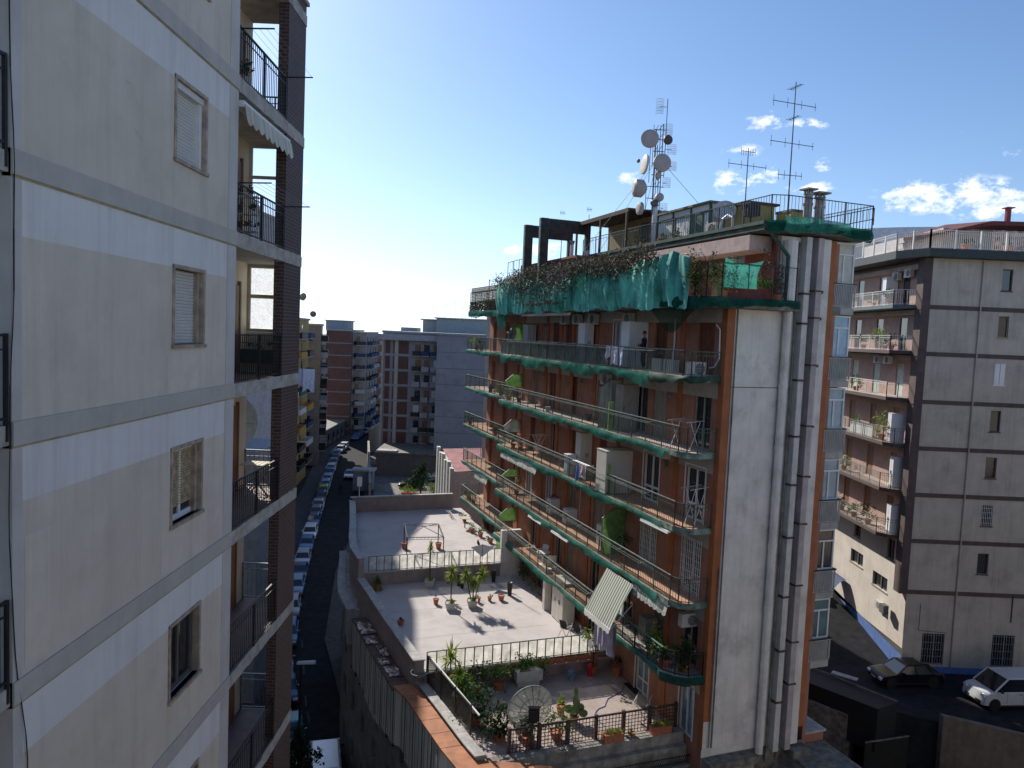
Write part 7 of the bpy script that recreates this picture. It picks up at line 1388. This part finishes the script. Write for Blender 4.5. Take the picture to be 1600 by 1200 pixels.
# ================================================================== BACKGROUND BUILDINGS
def block(lab, poly, z0, z1, m, name='apartment_building', rm=None, bands=None, bm=None):
    cx = sum(p[0] for p in poly)/len(poly); cy = sum(p[1] for p in poly)/len(poly); t = thing(name, lab, 'building', (cx, cy, z0)); OZ[t] = z0
    t['_c'] = 0; del t['_c']; q = MB(); lp = [(x-cx, y-cy) for x, y in poly]; q.prism(lp, z0, z1); obj('wall', q, m, t)
    def grow(d): c = Vector((0,0)); return [(x*(1+d/max(1e-3, math.hypot(x,y))), y*(1+d/max(1e-3, math.hypot(x,y)))) for x, y in lp]
    q = MB(); q.prism(grow(.45), z1, z1+.35); obj('roof', q, rm or m_conc, t)
    if bands: q = MB(); [q.prism(grow(.06), z-.14, z+.14) for z in bands]; obj('string_course', q, bm or m_band, t)
    return t, cx, cy
def facade_balconies(t, cx, cy, a, b, zs, m_slab, m_par, width=2.2, depth=1.1, gap=.8, solid=True, wm=None, mixed=None, seed=0):
    """balconies, doors and windows along the face a->b (outside on the right-hand side)"""
    g = random.Random(seed); A_ = Vector((a[0]-cx, a[1]-cy, 0)); B_ = Vector((b[0]-cx, b[1]-cy, 0)); d = (B_-A_); L = d.length; d /= L; n = Vector((d.y, -d.x, 0))
    R = lambda u, o, z: A_+d*u+n*o+Vector((0,0,z)); cnt = int((L-gap)/(width+gap)); st = (L-cnt*width)/(cnt+1)
    def bx(mb, u0, u1, o0, o1, z0, z1): P = [R(u0,o0,z0),R(u1,o0,z0),R(u1,o1,z0),R(u0,o1,z0),R(u0,o0,z1),R(u1,o0,z1),R(u1,o1,z1),R(u0,o1,z1)]; mb.mesh(P,[(0,3,2,1),(4,5,6,7),(0,1,5,4),(1,2,6,5),(2,3,7,6),(3,0,4,7)])
    for z in zs:
        for i in range(cnt):
            u0 = st+i*(width+st); q = MB(); bx(q,u0,u0+width,0,depth,z-.15,z); pm = m_par if not mixed else mixed[g.randrange(len(mixed))]
            if solid: bx(q,u0,u0+width,depth-.08,depth,z,z+.95)
            bl = obj('balcony', q, [m_slab], t)
            q = MB(); bx(q,u0+.02,u0+width-.02,depth+.005,depth+.03,z+.02,z+.9); bx(q,u0,u0+.04,.03,depth,z+.02,z+.9); bx(q,u0+width-.04,u0+width,.03,depth,z+.02,z+.9); obj('balustrade', q, pm, bl)
            q = MB(); w0 = u0+.25+g.uniform(0,.3); bx(q,w0,w0+1.1,.01,.05,z+.05,z+2.2); obj('balcony_door', q, wm[g.randrange(len(wm))] if wm else m_glass, t)
m_yb = mat('yellow_ochre_plaster', (.50,.33,.11), var=.1, streak=.3, stain=.15); m_rb = brick('red_facing_brick', (.16,.06,.045), (.12,.05,.04), (.16,.13,.12), .5, .12, .015, .85, .3)
m_ob = mat('orange_brown_plaster', (.34,.15,.07), var=.1, stain=.2); m_gb = mat('blue_grey_plaster', (.30,.305,.34), var=.06, scale=.3, streak=.25, stain=.3); m_gbl = mat('grey_white_balcony', (.40,.40,.41), streak=.3, stain=.2)
awm = [mat('faded_orange_awning', (.55,.30,.06)), mat('green_awning', (.05,.16,.09)), m_iron, m_iron, m_whitec, mat('dark_blue_board', (.03,.05,.12))]
fl = lambda top, n, h=3.05: [top-h*(i+1) for i in range(n)]
# left side of the street: grey block hidden mostly behind the loggias (casts the shade over the street)
t, cx, cy = block('blue-grey apartment block seen through the loggia railings of the nearest building', [(-24.5,57),(-26.5,72.8),(-27.0,75.8),(-28.4,81.7),(-27.5,93),(-46,93),(-44,57)], GZ, 12.0, mat('pale_blue_grey_wall', (.38,.40,.44), streak=.3, stain=.3))
facade_balconies(t, cx, cy, (-24.6,57.5), (-26.4,72.4), fl(12,12), m_gbl, m_gbl, 2.4, .9, 1.6, wm=[m_glass, m_brownsh, m_whitec], seed=4); facade_balconies(t, cx, cy, (-44,57), (-24.7,57), fl(12,12), m_gbl, m_gbl, 2.4, .9, 1.6, wm=[m_glass, m_brownsh, m_whitec], seed=3)
dish('very large cream dish on the balcony of the blue-grey block, seen past the folding table', (-19.6, 52.6, -8.7), 0, (-.2,-1,.15), 1.9, mat('cream_dish', (.58,.52,.40), .7), mast=1.6)
q = MB(); q.box(-2.5,2.5,-2,4.2,-18.2,-.1); tb = thing('stair_tower', 'pale tower under the very large cream dish, behind the loggia', 'tower', (-19.9,52.8,-8.75)); obj('wall', q, mat('pale_blue_grey_wall', (.38,.40,.44)), tb)
# yellow building
t, cx, cy = block('yellow ochre apartment building with dark balconies and colourful awnings beside the brick fin', [(-33.2,100),(-36.6,132),(-52,132),(-50,100)], GZ, 1.0, m_yb)
facade_balconies(t, cx, cy, (-33.2,100), (-36.6,132), fl(1.0,8), m_conc, m_iron, 5.5, 1.5, 1.0, False, [m_glass, m_doorb], awm, 5)
facade_balconies(t, cx, cy, (-50,100), (-33.4,100), fl(1.0,8), m_conc, m_iron, 2.6, 1.2, 1.4, False, [m_glass, m_doorb], awm, 6)
q = MB(); q.box(1.5,6,-6,4,1.35,3.4); obj('rooftop_room', q, mat('pale_green_room', (.40,.44,.40)), t)
laundry('light blue sheets hanging from the yellow building beside the brick fin', on_y(474,590,99.0)+Vector((0,0,1.2)), 0, [(-1.3,-.1,-.3,0,2.3,mat('pale_lilac_sheet',(.34,.36,.60),.9)),(.0,1.6,-.3,0,2.9,mat('light_blue_sheet',(.45,.55,.75),.9))], False)
# dark narrow building between yellow and brick
t, cx, cy = block('narrow grey building with dark balconies between the yellow and the brick building', [(-37,142),(-42.6,165),(-60,165),(-56,142)], GZ, .2, mat('dark_grey_plaster', (.22,.21,.20), stain=.3))
facade_balconies(t, cx, cy, (-56,142), (-37.1,142), fl(.2,8), m_conc, m_iron, 2.6, 1.2, 1.2, False, [m_glass, m_doorb], None, 7); facade_balconies(t, cx, cy, (-37,142), (-42.6,165), fl(.2,8), m_conc, m_iron, 4, 1.3, 1.4, False, [m_glass], [m_iron,m_gbl], 8)
# brick building
bx_ = [on_y(508,600,184).x, on_y(546,600,184).x]
t, cx, cy = block('dark red brick building with thin pale floor lines at the end of the street', [(bx_[1],184),(bx_[1]-2.4,212),(bx_[0]-2,212),(bx_[0],184)][::-1], GZ, -.8, m_rb, rm=m_conc, bands=fl(-.8,8), bm=mat('pale_floor_line', (.24,.22,.22)))
q = MB(); q.box(-2.9,2.6,-11,-4,-.45,1.6); obj('rooftop_room', q, mat('pale_grey_room', (.34,.35,.40), stain=.2), t); q = MB(); q.box(-3.3,3.0,-11.4,-3.6,1.602,1.85); obj('roof', q, m_conc, t)
# side wing with balconies beyond the brick face
w0, w1 = on_y(548,600,188).x, on_y(573,600,188).x
t, cx, cy = block('balcony wing with coloured awnings at the right of the dark red brick building', [(w0,188),(w1-.8,190),(w1-2.2,214),(w0,214)], GZ, -1.2, mat('grey_buff_wall', (.30,.27,.25), stain=.3)); facade_balconies(t, cx, cy, (w1-.8,190), (w1-2.2,214), fl(-1.2,8), m_gbl, m_gbl, 4.5, 1.4, 1.0, False, [m_glass, m_doorb], [mat('dark_blue_board', (.03,.05,.12)), m_iron, m_gbl, m_conc], 19); facade_balconies(t, cx, cy, (w0,188), (w1-.8,190), fl(-1.2,8), m_gbl, m_gbl, 2.6, 1.6, .2, False, [m_glass, m_doorb], [mat('dark_blue_board', (.03,.05,.12)), m_iron, m_gbl], 9)
# orange building farther
o0, o1 = on_y(573,600,216).x, on_y(598,600,216).x
t, cx, cy = block('orange-brown building with thin pale floor lines, farthest down the street', [(o0,216),(o1,218),(o1,240),(o0,240)], GZ, -2.3, m_ob, bands=fl(-2.3,8), bm=mat('pale_floor_line', (.24,.22,.22)))
t, cx, cy = block('far row of flat-roofed houses closing the view down the street', [(-120,262),(-14,262),(-14,280),(-120,280)], GZ, -3.2, mat('far_ochre_wall', (.30,.26,.22))); facade_balconies(t, cx, cy, (-75,262), (-14,262), fl(-3.2,7), m_gbl, m_gbl, 3, 1, 1.5, True, [m_glass], None, 11)
# grey block with brick panels
g0 = on_y(598,600,148).x; g1 = on_y(642,600,148).x; g2 = on_y(688,600,148).x; g3 = on_y(775,600,140).x
t, cx, cy = block('grey apartment block with red brick panels, stacked balconies and a blank blue-grey end wall', [(g0,148),(g2,148),(g2,139),(g3+3,139),(g3+3,165),(g0,165)], GZ, -.6, m_gb, rm=mat('grey_roof_edge', (.30,.30,.31)))
zz = fl(-1.9,8); q = MB(); q2 = MB(); xs_ = g0-cx
for z in zz:
    for x0, x1 in ((.35,1.3),(1.9,2.15),(3.0,5.0)): q.box(xs_+x0, xs_+x1, 148-cy-.06, 148-cy-.0, z+.25, z+2.75)
    q2.box(xs_-.3, g1-cx, 148-cy-.14, 148-cy, z-.15, z+.12)
obj('brick_panel', q, m_rb, t); obj('string_course', q2, m_gbl, t)
q = MB(); q.box(xs_-.35,xs_+.0,148-cy-.2,148-cy+.2,GZ,-1.9); q.box(xs_+2.25,xs_+2.9,148-cy-.1,148-cy-.0,GZ,-1.9); obj('corner_pilaster', q, mat('pale_cream_edge', (.52,.49,.42)), t)  # pilasters in a paler cream than the grey wall
q = MB(); q.box(xs_-1.0,g2-cx,148-cy-1.4,148-cy,-2.0,-.9); obj('top_balcony', q, m_gbl, t)
facade_balconies(t, cx, cy, (g1,148), (g2-.2,148), zz, m_gbl, m_gbl, 1.5, 1.2, .25, False, [m_glass, m_whitec, m_doorb], [m_gbl, m_gbl, mat('dark_blue_board', (.03,.05,.12)), m_iron], 12)
q = MB()
for z in [-3.8-3.05*i for i in range(7)]: q.box(g2-cx+.02,g3+3-cx,139-cy-.03,139-cy,z-.06,z+.06)
obj('string_course', q, mat('dark_joint', (.18,.18,.2)), t)
q = MB(); q.box(g1-cx+1.5,g1-cx+7,152-cy,160-cy,-.2,2.3); q.box(g2-cx-1,g3-cx-1,146-cy,158-cy,-.2,2.6); q.box(xs_+3,xs_+6,150-cy,158-cy,-.2,.6); h = obj('rooftop_room', q, mat('pale_mint_room', (.36,.41,.41), streak=.2), t); q = MB(); q.box(g1-cx+1,g1-cx+7.3,151.5-cy,160.5-cy,2.302,2.5); q.box(g2-cx-1.4,g3-cx-.6,145.6-cy,158.5-cy,2.602,2.8); obj('roof', q, m_gbl, h)
q = MB()
for i in range(14): q.box(g1-cx-6+.8*i,g1-cx-5.6+.8*i,148-cy-.12,148-cy-.02,-26.5+1.2,-24.2+.0)
obj('basement_window', q, mat('yellowish_pane', (.42,.40,.30)), t)
for lab, u, v, y, h in (('thin aerial on the grey block, leftmost of its roof', 651,500,150,2.2), ('thin aerial on the grey block, second from the left', 659,503,150,2.4), ('thin aerial on the grey block, third from the left', 695,497,150,2.8), ('thin aerial on the grey block, above its mint room', 711,497,150,3.6), ('thin aerial on the grey block, rightmost', 723,499,150,2.6), ('aerial on the dark red brick building', 547,515,186,4.0)):
    p = on_y(u,v,y); antenna(lab, p, h, [(h*.9,(1,.2,0),h*.35,4,.3,True)])
dish('grey dish standing on the roof of the yellow building, against the sky', on_y(474,478,104)*1-Vector((0,0,on_y(474,478,104).z-1.35)), 0, (-.3,-.9,.2), .55, mat('brown_grey_dish', (.2,.17,.15)), mast=on_y(474,464,104).z-1.35); dish('second dish on the roof of the yellow building, farther right and lower', on_y(489,500,118)-Vector((0,0,on_y(489,500,118).z-1.35)), 0, (.3,-.9,.2), .5, mat('brown_grey_dish', (.2,.17,.15)), mast=on_y(489,491,118).z-1.35)
q = MB()
# long retaining wall along the right side of the far street
q.prism([(-21.3,112),(-20.9,112),(-29.6,155),(-30,155)][::-1], GZ, -23.6); solo('wall', q, m_ow, 'long dark retaining wall along the right side of the far street', 'wall', (0,0,0))
q = MB(); q.prism([(-30.4,158),(-29.9,158),(-29.9,205),(-30.4,205)], GZ, -21.5); solo('wall', q, mat('buff_stone_wall', (.24,.20,.15), stain=.4), 'buff stone wall at the far bend of the street', 'wall', (0,0,0))
q = MB(); q.prism([(-28.6,90),(-32.5,112),(-37,112),(-36,90)][::-1], GZ, -24.5); solo('wall', q, m_concd, 'dark garden wall and low annex on the left of the street before the yellow building', 'wall', (0,0,0))
# behind the right building: long hall with rounded metal roof
t = thing('hall', 'long pale hall with a low rounded metal roof behind the right building', 'building', (0,0,-20)); OZ[t] = -20; q = MB(); q.box(33,62,80,100,-20,11.4); obj('wall', q, mat('pale_hall_wall', (.40,.42,.46)), t); q = MB(); q.grid(lambda u, v: (32+31*u, 79+22*v, 11.4+1.9*math.sin(math.pi*(.12+.7*u))**.8), 24, 1); q.grid(lambda u, v: (32+31*u, 78.98, 11.4+v*1.9*math.sin(math.pi*(.12+.7*u))**.8), 24, 1); obj('roof', q, mat('blue_grey_metal_roof', (.50,.54,.60), .5, .2), t)
t, cx, cy = block('unseen plain block added behind the orange building to shade the parking ground', [(2.0,64.1),(12.4,70.7),(7.7,78.4),(-2.7,71.7)], -21, 3.0, m_beige)  # unseen block, added so the parking ground falls in shade
# dark clutter bottom right
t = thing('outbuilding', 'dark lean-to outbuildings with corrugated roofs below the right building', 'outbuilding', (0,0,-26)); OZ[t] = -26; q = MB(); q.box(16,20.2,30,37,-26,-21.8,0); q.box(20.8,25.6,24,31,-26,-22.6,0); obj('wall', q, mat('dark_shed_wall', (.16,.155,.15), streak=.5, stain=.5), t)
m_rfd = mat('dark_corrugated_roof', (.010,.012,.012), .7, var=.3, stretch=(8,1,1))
def on_roof(pts, z, th, name, m):
    P = [on_z(u, v, z) for u, v in pts]; q = MB(); n = len(P); q.mesh([(p.x,p.y,z) for p in P]+[(p.x,p.y,z-th) for p in P], [tuple(range(n)), tuple(range(2*n-1,n-1,-1))]+[(k,(k+1)%n,n+(k+1)%n,n+k) for k in range(n)]); return obj(name, q, m, t)
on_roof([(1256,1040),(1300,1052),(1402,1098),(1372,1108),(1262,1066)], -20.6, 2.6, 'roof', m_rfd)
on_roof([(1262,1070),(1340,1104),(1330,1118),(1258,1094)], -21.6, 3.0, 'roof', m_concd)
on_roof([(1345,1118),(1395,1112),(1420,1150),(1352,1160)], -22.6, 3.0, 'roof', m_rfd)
for (u0, v0, u1, v1, z) in ((1256,1038,1402,1096,-20.5),(1262,1068,1340,1102,-21.5),(1345,1116,1395,1110,-22.5),(1352,1160,1420,1150,-22.5)):
    q = MB(); q.bar(on_z(u0,v0,z), on_z(u1,v1,z), .07); obj('gutter', q, m_concd, t)
q = MB(); q.bar(on_z(1300,1050,-20.4), on_z(1340,1062,-20.4), .45, .05); obj('sheet', q, m_cop, t)
q = MB(); q.box(22.0,24.3,27.6,30.9,-22.44,-22.1); obj('skylight', q, mat('pale_roof_sheet', (.30,.31,.34), .6), t)
q = MB(); pa, pb = on_z(1468,1114,-20.9), on_z(1605,1146,-20.9); dd_ = (pb-pa); pe = pa+dd_*6; q.prism([(pa.x,pa.y),(pe.x,pe.y),(pe.x,pe.y-.4),(pa.x,pa.y-.4)][::-1], -27, -20.9); solo('wall', q, mat('brown_retaining_wall', (.17,.14,.11), streak=.5, stain=.5), 'brownish retaining wall with coping below the white van', 'wall', (0,0,0))
q = MB(); q.box(10,60,10,38,-27.2,-26.2); struct('lower_yard', q, m_concd)
t = thing('awning', 'dark blue drooping awning over the side lane against the blue base', 'awning', (26.8, 57.6, -18.0)); q = MB(); q.grid(lambda u, v: (-.1-1.0*v, -1.0+2.0*u, .0-.9*v*v-.2*math.sin(math.pi*u)*v), 12, 6); obj('canvas', q, mat('navy_canvas', (.02,.035,.10), .8), t)

# unseen blocks added behind and right of the viewpoint to hold back sky light
t, cx, cy = block('unseen beige block added behind the viewpoint to hold back sky light', [(-4.5,-20),(64,-20),(64,-7),(-4.5,-7)], GZ, .5, m_beige)
facade_balconies(t, cx, cy, (64,-7), (-4.5,-7), fl(.5,9), m_conc, m_iron, 4.5, 1.2, 5, False, [m_glass, m_doorb], None, 31)
t, cx, cy = block('unseen beige block added beyond the frame on the right to darken the yard', [(48,-4),(62,-4),(62,32),(48,32)], GZ, 4, m_beige)

t, cx, cy = block('unseen plain block added behind the nearest building to shade street and loggias', [(-20,25),(-21.5,50),(-42,50),(-40,25)], GZ, 11.8, m_beige)  # added out of sight to shade the street and the lower loggias

# clutter on the far roofs
for i, (lab, x, y, z, w_, d_, h_) in enumerate((('water tank hut on the roof of the yellow building', -41, 112, 1.35, 4, 4, 2.0), ('low lift hut on the roof of the far row of houses', -44, 268, -2.85, 6, 5, 2.4), ('second lift hut on the roof of the far row of houses', -28, 268, -2.85, 5, 5, 1.9))):
    t = thing('roof_hut', lab, 'hut', (x, y, z)); q = MB(); q.box(-w_/2,w_/2,-d_/2,d_/2,0,h_); obj('wall', q, m_gbl, t); q = MB(); q.box(-w_/2-.2,w_/2+.2,-d_/2-.2,d_/2+.2,h_,h_+.15); obj('roof', q, m_conc, t)
t = thing('fence', 'light pipe railing round the roof of the yellow building', 'railing', (-34.3, 100.6, 1.36)); q = MB(); railing(q, (-14,0,0), (0,0,0), 1.3, .8, 2.4); railing(q, (0,0,0), (-3,28,0), 1.3, .8, 2.4); obj('rail', q, m_rail, t)
for lab, p, h, c in (('pedestrian in dark clothes walking on the street near the lone silver car', on_z(532,772,GZ), 0, 'dark'),):
    t = thing('person', lab, 'person', p, 2.6)
    sc = lambda v: (v[0]*1.0, v[1]*1.0, v[2])
    lg = [(0,0,.93),(0,.01,1.1),(0,0,1.3),(0,0,1.42),(0,.01,1.5),(0,.015,1.6),(0,.02,1.7),(.17,0,1.4),(.22,.08,1.15),(.2,.2,.92),(-.17,0,1.4),(-.22,-.1,1.15),(-.2,-.12,.9),(.09,0,.88),(.1,.2,.5),(.1,.25,.09),(.1,.38,.05),(-.09,0,.88),(-.1,-.12,.48),(-.1,-.32,.12),(-.1,-.22,.04)]
    skin_fig(lg, [(0,1),(1,2),(2,3),(3,4),(4,5),(5,6),(3,7),(7,8),(8,9),(3,10),(10,11),(11,12),(0,13),(13,14),(14,15),(15,16),(0,17),(17,18),(18,19),(19,20)], [(.16,.12),(.14,.11),(.18,.12),(.11,.09),.05,(.075,.09),(.055,.07),.07,.05,.03,.07,.05,.03,.1,.07,.045,.035,.1,.07,.045,.035], 'body', mat('dark_navy_knit', (.012,.014,.025)), t, 1)

t, cx, cy = block('low dark annex with flat roof at the foot of the dark red brick building', [(-39.9,138),(-41.2,160),(-41.2,183),(-56,183),(-54,138)], GZ, -23.2, mat('dark_annex_wall', (.09,.085,.08), stain=.5), rm=m_concd)
facade_balconies(t, cx, cy, (-41.2,160), (-41.2,183), [-26.4], m_concd, m_concd, 2.4, .3, 1.6, False, [m_glass], [m_concd], 33)
